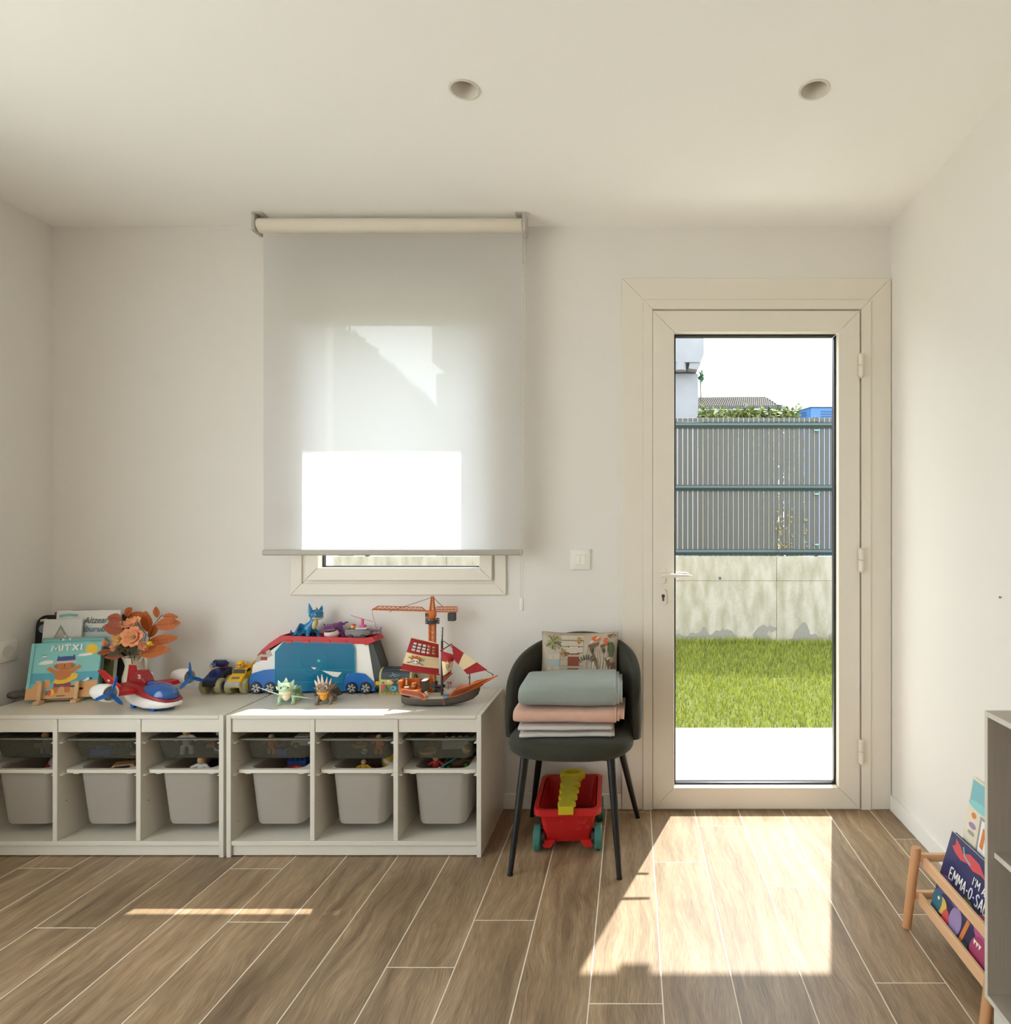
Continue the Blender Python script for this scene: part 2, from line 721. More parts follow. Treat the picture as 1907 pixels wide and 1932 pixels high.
# ---------------------------------------------------------------- walls
def wall_with_holes(g, x0, x1, z0, z1, y0, y1, holes):
    """solid wall between y0 and y1 with rectangular holes (hx0,hx1,hz0,hz1)"""
    xs = sorted({x0, x1} | {h[0] for h in holes} | {h[1] for h in holes})
    zs = sorted({z0, z1} | {h[2] for h in holes} | {h[3] for h in holes})

    def solid(cx, cz):
        return x0 < cx < x1 and z0 < cz < z1 and not any(h[0] < cx < h[1] and h[2] < cz < h[3] for h in holes)
    for i in range(len(xs) - 1):
        for j in range(len(zs) - 1):
            a, b, c, d = xs[i], xs[i + 1], zs[j], zs[j + 1]
            if not solid((a + b) / 2, (c + d) / 2):
                continue
            g.use(M_WALL).add([(a, y0, c), (b, y0, c), (b, y0, d), (a, y0, d)], [(0, 1, 2, 3)])
            g.use(M_FACADE).add([(a, y1, c), (b, y1, c), (b, y1, d), (a, y1, d)], [(3, 2, 1, 0)])
            for (nx, nz, quad) in ((a - 1e-4, (c + d) / 2, [(a, y0, c), (a, y0, d), (a, y1, d), (a, y1, c)]),
                                   (b + 1e-4, (c + d) / 2, [(b, y0, c), (b, y1, c), (b, y1, d), (b, y0, d)]),
                                   ((a + b) / 2, c - 1e-4, [(a, y0, c), (a, y1, c), (b, y1, c), (b, y0, c)]),
                                   ((a + b) / 2, d + 1e-4, [(a, y0, d), (b, y0, d), (b, y1, d), (a, y1, d)])):
                if not solid(nx, nz):
                    g.add(quad, [(0, 1, 2, 3)])


g = G(M_WALL, M_FACADE)
wall_with_holes(g, XL - 0.25, XR + 0.25, -0.06, 3.07, WALL_Y, OUT_Y, [(DX0, DX1, -0.06, DZ1), (WX0, WX1, WZ0, WZ1)])
struct(g.obj('wall_back', smooth=0), 'warm white plastered wall with window and garden door')
g = G(M_WALL, M_FACADE)
SWAP = Matrix(((0, 1, 0, 0), (1, 0, 0, 0), (0, 0, 1, 0), (0, 0, 0, 1)))
g.T = SWAP
wall_with_holes(g, REAR_Y - 0.2, WALL_Y, -0.06, 3.07, XL, XL - 0.25, [(-1.5, 1.9, 0.02, 2.42)])
g.T = None
struct(g.obj('wall_left', smooth=0), 'white side wall beside the toy shelf')
g = G(M_WALL)
g.box(XR, REAR_Y - 0.2, -0.06, XR + 0.25, WALL_Y, 3.07)
struct(g.obj('wall_right'), 'white side wall beside the garden door')
g = G(M_WALL)
g.box(XL, REAR_Y - 0.2, -0.06, XR, REAR_Y, 3.07)
struct(g.obj('wall_rear'), 'plain white wall behind the viewer')
# unseen sliding glass, assumed from the side light and sized to brighten the room
w2 = thing('window_2_unseen', 'wide unseen sliding window assumed in the side wall behind the viewer', 'window', (XL - 0.12, 0.2, 0.02), math.radians(90))
w2.scale = (3.4 / 3.5, 1, 1)
del w2['category']
struct(w2)
for k in range(2):
    g = G(M_TRIM)
    x0, x1 = (-1.75, 0.03) if k == 0 else (-0.03, 1.75)
    yy = -0.02 + 0.04 * k
    for bx in ((x0, 0, x0 + 0.06, 2.4), (x1 - 0.06, 0, x1, 2.4), (x0 + 0.06, 0, x1 - 0.06, 0.06), (x0 + 0.06, 2.34, x1 - 0.06, 2.4)):
        g.box(bx[0], yy - 0.018, bx[1], bx[2], yy + 0.018, bx[3], b=0.003)
    fr = g.obj('sash', w2)
    g = G(M_GLASS)
    g.box(x0 + 0.06, yy - 0.003, 0.06, x1 - 0.06, yy + 0.003, 2.34)
    g.obj('pane', fr)

# ceiling with two round cut-outs for the downlights
SPOTS = [(PX(876, 2.068), 2.068), (PX(1536, 2.07), 2.07)]
HR = 0.042
g = G(M_CEIL)
xs = sorted([XL, XR] + [s[0] + d for s in SPOTS for d in (-0.08, 0.08)])
y0c, y1c = 2.069 - 0.08, 2.069 + 0.08
for (ya, yb) in ((REAR_Y, y0c), (y1c, WALL_Y)):
    g.add([(XL, ya, CEIL), (XR, ya, CEIL), (XR, yb, CEIL), (XL, yb, CEIL)], [(0, 3, 2, 1)])
for i in range(len(xs) - 1):
    a, b = xs[i], xs[i + 1]
    hole = [s for s in SPOTS if a < s[0] < b and b - a < 0.2]
    if not hole:
        g.add([(a, y0c, CEIL), (b, y0c, CEIL), (b, y1c, CEIL), (a, y1c, CEIL)], [(0, 3, 2, 1)])
        continue
    cx, cy = hole[0][0], 2.069
    N = 32
    inner, outer = [], []
    for k in range(N):
        t = 2 * math.pi * (k + 0.5) / N
        c, s = math.cos(t), math.sin(t)
        inner.append((cx + HR * c, cy + HR * s, CEIL))
        q = 0.08 / max(abs(c), abs(s))
        outer.append((cx + q * c, cy + q * s, CEIL))
    corners = [(cx + 0.08 * sx, cy + 0.08 * sy, CEIL) for sx, sy in ((1, 1), (-1, 1), (-1, -1), (1, -1))]
    vs = inner + outer + corners
    fs = []
    for k in range(N):
        j = (k + 1) % N
        fs.append((k, j, N + j, N + k))
    for q, k in enumerate((3, 11, 19, 27)):
        fs.append((N + k, N + k + 1, 2 * N + q))
    g.add(vs, fs)
struct(g.obj('ceiling', smooth=0), 'plain white plaster ceiling')
g = G(M_FACADE)
g.box(XL - 0.9, REAR_Y - 0.5, 3.07, XR + 0.9, 3.80, 3.26)
struct(g.obj('trim_1'), 'overhanging roof slab of the house')
# small lamp bracket under the eave over the door
g = G(mat('bracket_grey', (120, 120, 122), 0.5))
g.box(0.545, 3.765, 3.0, 0.64, 3.80, 3.07, b=0.004)
g.box(0.56, 3.74, 3.02, 0.625, 3.765, 3.06, b=0.004)
tag(g.obj('eave_bracket'), 'small grey bracket under the roof edge above the garden door', 'bracket')

# downlights
M_SPOT = mat('spot_white', (214, 209, 198), 0.5, 0.02, 20)
M_LENS = mat('spot_lens', (222, 219, 210), 0.35, 0.02, 30)
for i, (sx, sy) in enumerate(SPOTS):
    t = thing('downlight', ['round white recessed downlight in the ceiling between blind and doorway side of the room',
                            'round white recessed downlight in the ceiling in front of the garden door'][i], 'downlight',
              (sx, 2.069, CEIL), 0, 'recessed ceiling downlights')
    g = G(M_SPOT)
    g.lathe([(0.041, 0.001), (0.049, 0.0005), (0.0495, -0.0025), (0.046, -0.004), (0.0415, -0.003)], 32, cap=False)
    g.obj('trim_ring', t)
    g = G(M_SPOT)
    g.lathe([(0.0415, -0.003), (0.030, 0.045), (0.030, 0.060), (0.0005, 0.0601)], 32, cap=False)
    g.obj('reflector_cone', t)
    g = G(M_LENS)
    g.lathe([(0.0285, 0.046), (0.0285, 0.043), (0.026, 0.0415), (0.001, 0.041)], 32)
    g.obj('lens', t)

# skirting boards
g = G(M_BASE)
xa, xb = -0.59, -0.05
g.box(xa - 2.0, WALL_Y - 0.012, 0, xb, WALL_Y, 0.07, b=0.002)
struct(g.obj('baseboard_back'), 'low white skirting board below the window wall')
g = G(M_BASE)
g.box(XR - 0.012, REAR_Y, 0, XR, WALL_Y - 0.02, 0.07, b=0.002)
struct(g.obj('baseboard_right'), 'low white skirting board along the side wall by the garden door')
g = G(M_BASE)
g.box(XL, REAR_Y, 0, XL + 0.012, WALL_Y - 0.013, 0.07, b=0.002)
struct(g.obj('baseboard_left'), 'low white skirting board behind the toy shelf end')


# ---------------------------------------------------------------- frames with mitred corners
def mitred(parent, name, m, x0, z0, x1, z1, w, y0, y1, sides='LRTB', b=0.0015):
    """picture-frame members whose ends meet at 45 degrees; (x0..z1) is the outer size"""
    out = []
    wl = w if 'L' in sides else 0
    wr = w if 'R' in sides else 0
    wt = w if 'T' in sides else 0
    wb_ = w if 'B' in sides else 0
    e = 0.0004
    P4 = {
        'L': [(x0, z0 + e), (x0 + w, z0 + wb_ + e), (x0 + w, z1 - wt - e), (x0, z1 - e)],
        'R': [(x1, z0 + e), (x1, z1 - e), (x1 - w, z1 - wt - e), (x1 - w, z0 + wb_ + e)],
        'T': [(x0 + e, z1), (x0 + wl + e, z1 - w), (x1 - wr - e, z1 - w), (x1 - e, z1)],
        'B': [(x0 + e, z0), (x1 - e, z0), (x1 - wr - e, z0 + w), (x0 + wl + e, z0 + w)]}
    for s in sides:
        g = G(m)
        bm = bmesh.new()
        q = P4[s]
        vs = [bm.verts.new((p[0], y0, p[1])) for p in q] + [bm.verts.new((p[0], y1, p[1])) for p in q]
        for f in ((0, 1, 2, 3), (7, 6, 5, 4), (0, 4, 5, 1), (1, 5, 6, 2), (2, 6, 7, 3), (3, 7, 4, 0)):
            bm.faces.new([vs[i] for i in f])
        bmesh.ops.recalc_face_normals(bm, faces=bm.faces)
        bmesh.ops.bevel(bm, geom=[ed for ed in bm.edges], offset=b, segments=1, affect='EDGES')
        g.bm(bm)
        out.append(g.obj(name, parent))
    return out


# ---- garden door
door = thing('door_1', 'cream framed garden door with one tall glass pane', 'door', (0.567, WALL_Y, 0))
del door['category']
struct(door)
cx = 0.567
CXL, CXR, CZT = PX(1173, 3) - cx, 1.182 - cx, PZ(527, 3)
mitred(door, 'casing', M_TRIM, CXL, 0.0, CXR, CZT, 0.098, -0.014, 0.0, 'LRT')
FXL, FXR, FZT = PX(1213, 3) - cx, PX(1640, 3) - cx, PZ(568, 3)
# fixed frame, a narrow step behind the casing lip, running back through the wall
mitred(door, 'door_frame', M_TRIM, FXL, 0.0, FXR, FZT, 0.043, -0.020, 0.09, 'LRT', b=0.001)
LX0, LX1, LZ0, LZ1 = PX(1231.5, 2.985) - cx, PX(1621, 2.985) - cx, 0.006, PZ(587, 2.985)
leaf = G(M_TRIM)
leaf_o = mitred(door, 'leaf_rail', M_TRIM, LX0, LZ0, LX1, LZ1, 0.097, -0.022, 0.05, 'LRTB', b=0.002)
GX0, GX1, GZ0, GZ1 = LX0 + 0.097, LX1 - 0.097, LZ0 + 0.097, LZ1 - 0.097
mitred(door, 'glazing_gasket', M_ALU, GX0, GZ0, GX1, GZ1, 0.009, 0.016, 0.048, 'LRTB', b=0.0008)
g = G(M_GLASS)
g.box(GX0 + 0.002, 0.028, GZ0 + 0.002, GX1 - 0.002, 0.034, GZ1 - 0.002)
g.obj('pane', door)
g = G(M_TRIM)
g.box(FXL, -0.012, 0.0, FXR, 0.1, 0.005)
g.obj('threshold', door)
for row in (689, 1056.5, 1419.5):
    z = PZ(row, 2.96)
    hx = PX(1625, 2.96) - cx
    g = G(M_TRIM)
    for (a, b_) in ((-0.052, -0.0015), (0.0015, 0.052)):
        g.lathe([(0.0085, a), (0.0115, a + 0.003), (0.0115, b_ - 0.003), (0.0085, b_)], 18, (hx, -0.034, z))
    g.lathe([(0.006, -0.056), (0.006, 0.056)], 12, (hx, -0.034, z))
    h = g.obj('hinge', door)
M_HANDLE = mat('handle_white', (226, 221, 211), 0.3, 0.01, 20)
for side in (-1, 1):
    # lever handle on both faces of the leaf
    yf = -0.022 if side < 0 else 0.05
    hx, hz = PX(1250, 2.97) - cx, PZ(1085, 2.97)
    g = G(M_HANDLE)
    g.pxz(rrect2(hx - 0.012, hz - 0.038, hx + 0.012, hz + 0.038, 0.0118, 6), yf, yf + side * 0.008)
    g.cyl((hx, yf, hz), (hx, yf + side * 0.048, hz), 0.0105, n=18)
    pts = [(hx - 0.006 + 0.137 * t, yf + side * (0.048 - 0.003 * t), hz - 0.001 * t) for t in np.linspace(0, 1, 9)]
    rings = []
    for i, p in enumerate(pts):
        t = i / 8
        rz = 0.0105 - 0.004 * t if i < 8 else 0.002
        ry = 0.008
        rings.append([(p[0], p[1] + ry * math.cos(a), p[2] + rz * math.sin(a)) for a in np.linspace(0, 2 * math.pi, 13)[:-1]])
    g.loft(rings)
    g.obj('door_handle', door)
    kx, kz = PX(1251, 2.97) - cx, PZ(1127, 2.97)
    g = G(M_HANDLE)
    g.pxz(rrect2(kx - 0.0145, kz - 0.036, kx + 0.0145, kz + 0.036, 0.013, 6), yf, yf + side * 0.007)
    esc = g.obj('escutcheon', door)
    g = G(mat('lock_steel', (120, 116, 108), 0.3, metal=0.8))
    ys = yf + side * 0.007
    g.cyl((kx, ys - side * 0.002, kz + 0.006), (kx, ys + side * 0.0012, kz + 0.006), 0.0085, n=18)
    g.box(kx - 0.0045, min(ys, ys + side * 0.0012), kz - 0.017, kx + 0.0045, max(ys, ys + side * 0.0012), kz + 0.004)
    cyl_o = g.obj('lock_cylinder', door)
    g = G(M_ALU)
    yk = ys + side * 0.0013
    g.box(kx - 0.001, min(yk, yk + side * 0.0006), kz + 0.001, kx + 0.001, max(yk, yk + side * 0.0006), kz + 0.011)
    g.obj('keyhole', door)

# ---- window
win = thing('window_1', 'small white framed window behind the roller blind', 'window', (-1.07, WALL_Y, 1.0))
del win['category']
struct(win)
wx = -1.07
zz = 1.0
mitred(win, 'casing', M_TRIM, PX(550, 3) - wx, PZ(1122, 3) - zz, PX(955, 3) - wx, PZ(553, 3) - zz, 0.052, -0.012, 0.0, 'LRTB')
mitred(win, 'window_frame', M_TRIM, PX(571, 3) - wx, PZ(1101, 3) - zz, PX(934, 3) - wx, PZ(574, 3) - zz, 0.05, -0.004, 0.07, 'LRTB', b=0.001)
SX0, SX1, SZ0, SZ1 = PX(576, 2.98) - wx, PX(928, 2.98) - wx, PZ(1095, 2.98) - zz, PZ(580, 2.98) - zz
mitred(win, 'sash_rail', M_TRIM, SX0, SZ0, SX1, SZ1, 0.058, -0.024, 0.048, 'LRTB', b=0.002)
mitred(win, 'glazing_gasket', M_ALU, SX0 + 0.058, SZ0 + 0.058, SX1 - 0.058, SZ1 - 0.058, 0.006, 0.022, 0.046, 'LRTB', b=0.0008)
g = G(M_GLASS)
g.box(SX0 + 0.06, 0.03, SZ0 + 0.06, SX1 - 0.06, 0.036, SZ1 - 0.06)
g.obj('pane', win)
g = G(mat('shutter_rail', (92, 94, 96), 0.4))
for x in (WX0 - wx + 0.0, WX1 - wx - 0.03):
    g2 = G(mat('shutter_rail', (92, 94, 96), 0.4))
    g2.box(x, 0.095, WZ0 - zz + 0.001, x + 0.03, 0.135, WZ1 - zz - 0.001, b=0.002)
    g2.box(x + 0.012, 0.09, WZ0 - zz + 0.001, x + 0.018, 0.095, WZ1 - zz - 0.001)
    g2.obj('shutter_rail', win)
g = G(M_HANDLE)
hx, hz = SX0 + 0.03, PZ(985, 2.98) - zz
g.pxz(rrect2(hx - 0.014, hz - 0.035, hx + 0.014, hz + 0.035, 0.012, 6), -0.024, -0.032)
g.cyl((hx, -0.032, hz), (hx, -0.06, hz), 0.010, n=16)
g.box(hx - 0.011, -0.066, hz - 0.006, hx + 0.011, -0.052, hz + 0.115, b=0.005, seg=2)
g.obj('window_handle', win)
g = G(mat('stone_sill', (196, 190, 180), 0.7, 0.08, 40))
g.box(WX0 - wx, 0.07, WZ0 - zz + 0.0005, WX1 - wx, 0.33, WZ0 - zz + 0.02, b=0.003)
g.obj('outer_sill', win)
# ---------------------------------------------------------------- outside
M_CONC = bpy.data.materials.new('stained_concrete')
M_CONC.use_nodes = True


def concrete(m):
    nt = m.node_tree
    n, l = nt.nodes, nt.links
    bs = n['Principled BSDF']
    tc = n.new('ShaderNodeTexCoord')
    a = n.new('ShaderNodeTexNoise')
    a.inputs['Scale'].default_value = 5
    a.inputs['Detail'].default_value = 6
    mp = n.new('ShaderNodeMapping')
    mp.inputs['Scale'].default_value = (1.9, 1, 0.6)
    l.new(tc.outputs['Object'], mp.inputs[0])
    l.new(mp.outputs[0], a.inputs['Vector'])
    r = n.new('ShaderNodeValToRGB')
    r.color_ramp.elements[0].position = 0.36
    r.color_ramp.elements[0].color = rgb((138, 132, 114))
    r.color_ramp.elements[1].position = 0.62
    r.color_ramp.elements[1].color = rgb((162, 155, 143))
    l.new(a.outputs['Fac'], r.inputs['Fac'])
    b = n.new('ShaderNodeTexNoise')
    b.inputs['Scale'].default_value = 40
    b.inputs['Detail'].default_value = 4
    l.new(tc.outputs['Object'], b.inputs['Vector'])
    # damp blotches low on the wall, with edges of their own
    sp = n.new('ShaderNodeSeparateXYZ')
    l.new(tc.outputs['Object'], sp.inputs[0])
    c = n.new('ShaderNodeTexNoise')
    c.inputs['Scale'].default_value = 4.5
    c.inputs['Detail'].default_value = 3
    l.new(tc.outputs['Object'], c.inputs['Vector'])
    mm = n.new('ShaderNodeMath')
    mm.operation = 'MULTIPLY_ADD'
    l.new(c.outputs['Fac'], mm.inputs[0])
    mm.inputs[1].default_value = 0.75
    mm.inputs[2].default_value = -0.17
    gt = n.new('ShaderNodeMath')
    gt.operation = 'GREATER_THAN'
    l.new(mm.outputs[0], gt.inputs[0])
    l.new(sp.outputs['Z'], gt.inputs[1])
    mx = n.new('ShaderNodeMix')
    mx.data_type = 'RGBA'
    l.new(gt.outputs[0], mx.inputs['Factor'])
    l.new(r.outputs[0], mx.inputs['A'])
    mx.inputs['B'].default_value = rgb((124, 120, 113))
    m2 = n.new('ShaderNodeMapRange')
    m2.inputs['To Min'].default_value = 0.85
    m2.inputs['To Max'].default_value = 1.12
    l.new(b.outputs['Fac'], m2.inputs['Value'])
    s = n.new('ShaderNodeVectorMath')
    s.operation = 'SCALE'
    l.new(mx.outputs['Result'], s.inputs[0])
    l.new(m2.outputs[0], s.inputs['Scale'])
    l.new(s.outputs[0], bs.inputs['Base Color'])
    bs.inputs['Roughness'].default_value = 0.9
    bp = n.new('ShaderNodeBump')
    bp.inputs['Strength'].default_value = 0.2
    l.new(b.outputs['Fac'], bp.inputs['Height'])
    l.new(bp.outputs[0], bs.inputs['Normal'])


concrete(M_CONC)
GW = 7.2                       # garden wall
GZB, GZT = PZ(1205, GW), PZ(1050, GW)
FZT = PZ(787, GW)
M_EARTH = mat('soil', (150, 142, 120), 0.95, 0.2, 8)
M_LAWN = mat('lawn_ground', (84, 92, 40), 0.95, 0.25, 25, bump=0.5)
M_TERR = mat('terrace_porcelain', (214, 211, 204), 0.7, 0.04, 10)

g = G(M_EARTH)
g.add([(-40, -40, -0.12), (40, -40, -0.12), (40, 60, -0.12), (-40, 60, -0.12)], [(0, 1, 2, 3)])
tag(g.obj('ground', smooth=0), 'bare ground around the house and behind the garden wall', 'ground')
bpy.data.objects['ground']['kind'] = 'structure'
del bpy.data.objects['ground']['category']
g = G(mat('terrace_base', (150, 148, 142), 0.9))
g.box(-6, OUT_Y, -0.1, 6, 4.30, -0.026)
terr = struct(g.obj('terrace'), 'white porcelain paved terrace outside the garden door')
for i in range(-5, 6):
    for j in range(2):
        g = G(M_TERR)
        g.box(-0.447, -0.247, -0.012, 0.447, 0.247, 0, b=0.0015)
        o = g.obj('paving_slab', terr)
        o.location = (0.62 + 0.9 * i, 3.30 + 0.25 + 0.5 * j, -0.02)
# unseen pale terrace beside the house, added to bounce daylight onto the ceiling
g = G(M_TERR)
g.box(-14, -8, -0.1, XL - 0.25, 3.2, -0.03)
struct(g.obj('terrace_side_bounce'), 'unseen pale terrace added beside the house to bounce light')


def lawn_z(x, y):
    t = (y - 4.30) / (GW - 4.30)
    return -0.045 + (GZB + 0.02) * t + 0.012 * math.sin(x * 2.1 + 1) * t + 0.008 * math.sin(x * 5.3 + y * 2)


g = G(M_LAWN)
g.grid(lambda u, v: (-7 + 14 * u, 4.30 + (GW - 4.30) * v, lawn_z(-7 + 14 * u, 4.30 + (GW - 4.30) * v)), 56, 14)
lawn = struct(g.obj('lawn'), 'grass lawn between terrace and concrete garden wall')

# grass blades where the door shows the lawn
rs = np.random.RandomState(3)
NB = 62000
bx_ = rs.uniform(-1.3, 3.2, NB)
by_ = 4.31 + (GW - 4.36) * rs.uniform(0, 1, NB)
bz_ = np.array([lawn_z(a, b) for a, b in zip(bx_, by_)])
hh = rs.uniform(0.022, 0.055, NB) * (1 + 0.6 * (by_ > GW - 0.25))
ww = rs.uniform(0.002, 0.004, NB) * (0.7 + 0.12 * by_)
an = rs.uniform(0, 2 * np.pi, NB)
le = rs.uniform(0, 0.03, NB)
la = rs.uniform(0, 2 * np.pi, NB)
v0 = np.stack([bx_ - ww * np.cos(an), by_ - ww * np.sin(an), bz_ - 0.004], 1)
v1 = np.stack([bx_ + ww * np.cos(an), by_ + ww * np.sin(an), bz_ - 0.004], 1)
v2 = np.stack([bx_ + le * np.cos(la), by_ + le * np.sin(la), bz_ + hh], 1)
VV = np.empty((NB * 3, 3))
VV[0::3], VV[1::3], VV[2::3] = v0, v1, v2
me = bpy.data.meshes.new('grass')
me.from_pydata(VV.tolist(), [], np.arange(NB * 3).reshape(-1, 3).tolist())
mi = rs.randint(0, 3, NB)
for q, c in enumerate(((132, 138, 46), (160, 164, 66), (100, 112, 42))):
    mg = see_through('grass_blade_%s' % ('mid', 'pale', 'deep')[q], c, clear=0.0, transl=0.35, rough=0.6)
    me.materials.append(mg)
me.polygons.foreach_set('material_index', mi.tolist())
go = bpy.data.objects.new('grass', me)
COL.objects.link(go)
go['kind'] = 'stuff'
tag(go, 'short green grass blades of the garden lawn', 'grass')

# concrete garden wall with formwork joints and tie holes
gw = thing('garden_wall', 'stained pale concrete retaining wall behind the lawn', 'wall', (0, GW, GZB - 0.15))
g = G(M_CONC)
H = GZT - GZB + 0.15
edges = [-7.0, -4.5, -2.05, -0.2, PX(1465, GW), 3.9, 6.4]
rowz = PZ(1096, GW) - (GZB - 0.15)
for i in range(len(edges) - 1):
    for (za, zb) in ((0, rowz), (rowz, H)):
        g = G(M_CONC)
        g.box(edges[i] + 0.002, 0, za + 0.0015, edges[i + 1] - 0.002, 0.2, zb - 0.0015, b=0.002)
        g.obj('concrete_panel', gw)
M_HOLE = mat('tie_plug', (80, 82, 84), 0.9)
for px in (1358, 1572, 1150, 940, 730):
    g = G(M_HOLE)
    x = PX(px, GW)
    z = PZ(1091, GW) - (GZB - 0.15)
    g.cyl((x, -0.002, z), (x, 0.01, z), 0.017, n=14)
    g.obj('tie_plug', gw)

# wire mesh fence with privacy slats
M_SLAT = mat('slat_grey', (66, 66, 66), 0.45, 0.08, 15)
M_WIRE = mat('fence_green', (48, 62, 62), 0.45, 0.05, 30)
fence = thing('garden_fence', 'grey slatted mesh fence on top of the concrete wall', 'fence', (0, GW + 0.06, GZT))
FH = FZT - GZT
pitch = 0.0562
nsl = 162
xs0 = -4.5
sm = wm_ = None
for i in range(nsl):
    x = xs0 + i * pitch
    if sm is None:
        g = G(M_SLAT)
        hw = pitch / 2 - 0.0042
        g.pxy([(-hw, 0.001), (-hw * 0.5, -0.001), (hw * 0.5, -0.001), (hw, 0.001), (hw, 0.0025), (-hw, 0.0025)], 0.012, FH - 0.045)
        o = g.obj('slat', fence, smooth=0)
        sm = o.data
    else:
        o = bpy.data.objects.new('slat', sm)
        COL.objects.link(o)
        o.parent = fence
    o.location = (x + pitch / 2, 0.004 + R.uniform(-0.0012, 0.0012), R.uniform(-0.006, 0.006))
    o.rotation_euler = (0, R.uniform(-0.0012, 0.0012), R.uniform(-0.03, 0.03))
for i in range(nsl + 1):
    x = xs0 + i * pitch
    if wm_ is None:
        g = G(mat('wire_slit_glint', (214, 206, 188), 0.5))  # wires painted pale in place of sunlight glinting in the slat gaps
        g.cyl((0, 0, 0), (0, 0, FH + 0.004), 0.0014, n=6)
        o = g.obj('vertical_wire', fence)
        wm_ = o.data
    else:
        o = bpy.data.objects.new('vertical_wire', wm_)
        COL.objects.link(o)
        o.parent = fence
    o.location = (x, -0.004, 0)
for row in (801, 920, 1042):
    z = PZ(row, GW) - GZT
    g = G(M_WIRE)
    # V-shaped stiffening fold: two wires and the fold between them
    g.pyz([(-0.004, z + 0.03), (-0.026, z), (-0.004, z - 0.03), (-0.001, z - 0.03), (-0.022, z), (-0.001, z + 0.03)][::-1], xs0, xs0 + nsl * pitch)
    g.cyl((xs0, -0.006, z + 0.032), (xs0 + nsl * pitch, -0.006, z + 0.032), 0.0028, n=6)
    g.cyl((xs0, -0.006, z - 0.032), (xs0 + nsl * pitch, -0.006, z - 0.032), 0.0028, n=6)
    g.obj('stiffening_fold', fence)
g = G(mat('fence_cap', (66, 68, 69), 0.5))
g.box(xs0, -0.004, FH - 0.04, xs0 + nsl * pitch, 0.012, FH, b=0.001)
g.obj('top_strip', fence)
for x in (PX(1543, GW), PX(1543, GW) - 2.5, PX(1543, GW) - 5.0):
    g = G(M_WIRE)
    g.box(x - 0.022, 0.012, 0, x + 0.022, 0.06, FH + 0.02, b=0.003)
    po = g.obj('post', fence)
    for row in (811, 932, 1028):
        z = PZ(row, GW) - GZT
        g = G(mat('clip_green', (110, 150, 140), 0.4))
        g.ell((x, -0.02, z), (0.032, 0.012, 0.011), 12, 6)
        g.obj('clip', po)
# dry climber poking through the slats
M_CLIMB = mat('dry_leaf', (130, 116, 70), 0.8, 0.2, 40)
cl = thing('climber_twig', 'dry yellowish climber leaves poking through the grey fence', 'plant', (PX(1487, GW), GW + 0.03, GZT + 0.1))
g = G(M_CLIMB)
for k in range(46):
    x = R.choice([PX(1470, GW), PX(1473, GW), PX(1485, GW), PX(1495, GW), PX(1520, GW)]) + R.gauss(0, 0.014)
    z = R.choice([R.uniform(PZ(985, GW), PZ(960, GW)), R.uniform(PZ(1012, GW), PZ(995, GW)), R.uniform(PZ(1032, GW), PZ(1022, GW))])
    a = R.uniform(0, 6.28)
    s = R.uniform(0.012, 0.024)
    c = Vector((x, GW + 0.035 - R.uniform(0, 0.012), z))
    d = Vector((math.cos(a), -0.3, math.sin(a))) * s
    p = Vector((-math.sin(a), 0.2, math.cos(a))) * s * 0.45
    g.add([c - d, c + p, c + d, c - p], [(0, 1, 2, 3)])
g.obj('leaves', cl, smooth=0, world=True)['kind'] = 'stuff'
g = G(mat('twig_brown', (120, 100, 66), 0.9))
for px in (1472, 1486, 1519):
    g.tube([(PX(px, GW) + 0.008 * math.sin(t * 9), GW + 0.034, GZT + 0.05 + 0.5 * t) for t in np.linspace(0, 1, 10)], 0.002, 5)
g.obj('stem', cl, world=True)

# concrete neighbour with cantilevered slab
ND = 10.5
nb = thing('neighbour_building', 'bare grey concrete neighbouring building with overhanging slab edge', 'building',
           (0, ND, -0.1))
M_CB = mat('raw_concrete', (132, 133, 138), 0.9, 0.22, 3, bump=0.3, bscale=20)
x0, x1 = PX(823, ND), PX(1317, ND)
g = G(M_CB)
g.box(x0, 0, 0, x1, 3.5, PZ(705, ND) + 0.1)
g.obj('wall', nb)
g = G(M_CB)
xs1 = PX(1325, ND)
zb, zt = PZ(690, ND) + 0.1, PZ(612, ND) + 0.1
g.pxz([(x0, zb), (xs1 - 0.07, zb), (xs1, zb + 0.12), (xs1, zt), (x0, zt)], -0.22, 3.7)
g.obj('roof_slab', nb)
g = G(M_CB)
g.pxz([(PX(1299, ND), zb), (PX(1318, ND) + 0.02, zb), (PX(1313, ND), PZ(703, ND) + 0.1), (PX(1297, ND), PZ(701, ND) + 0.1)], -0.2, 0.1)
g.obj('corbel', nb)
g = G(M_CB)
g.cyl((PX(1282, ND), -0.15, zb - 0.12), (PX(1282, ND), -0.15, zb), 0.09, n=16)
g.obj('drain_stub', nb)

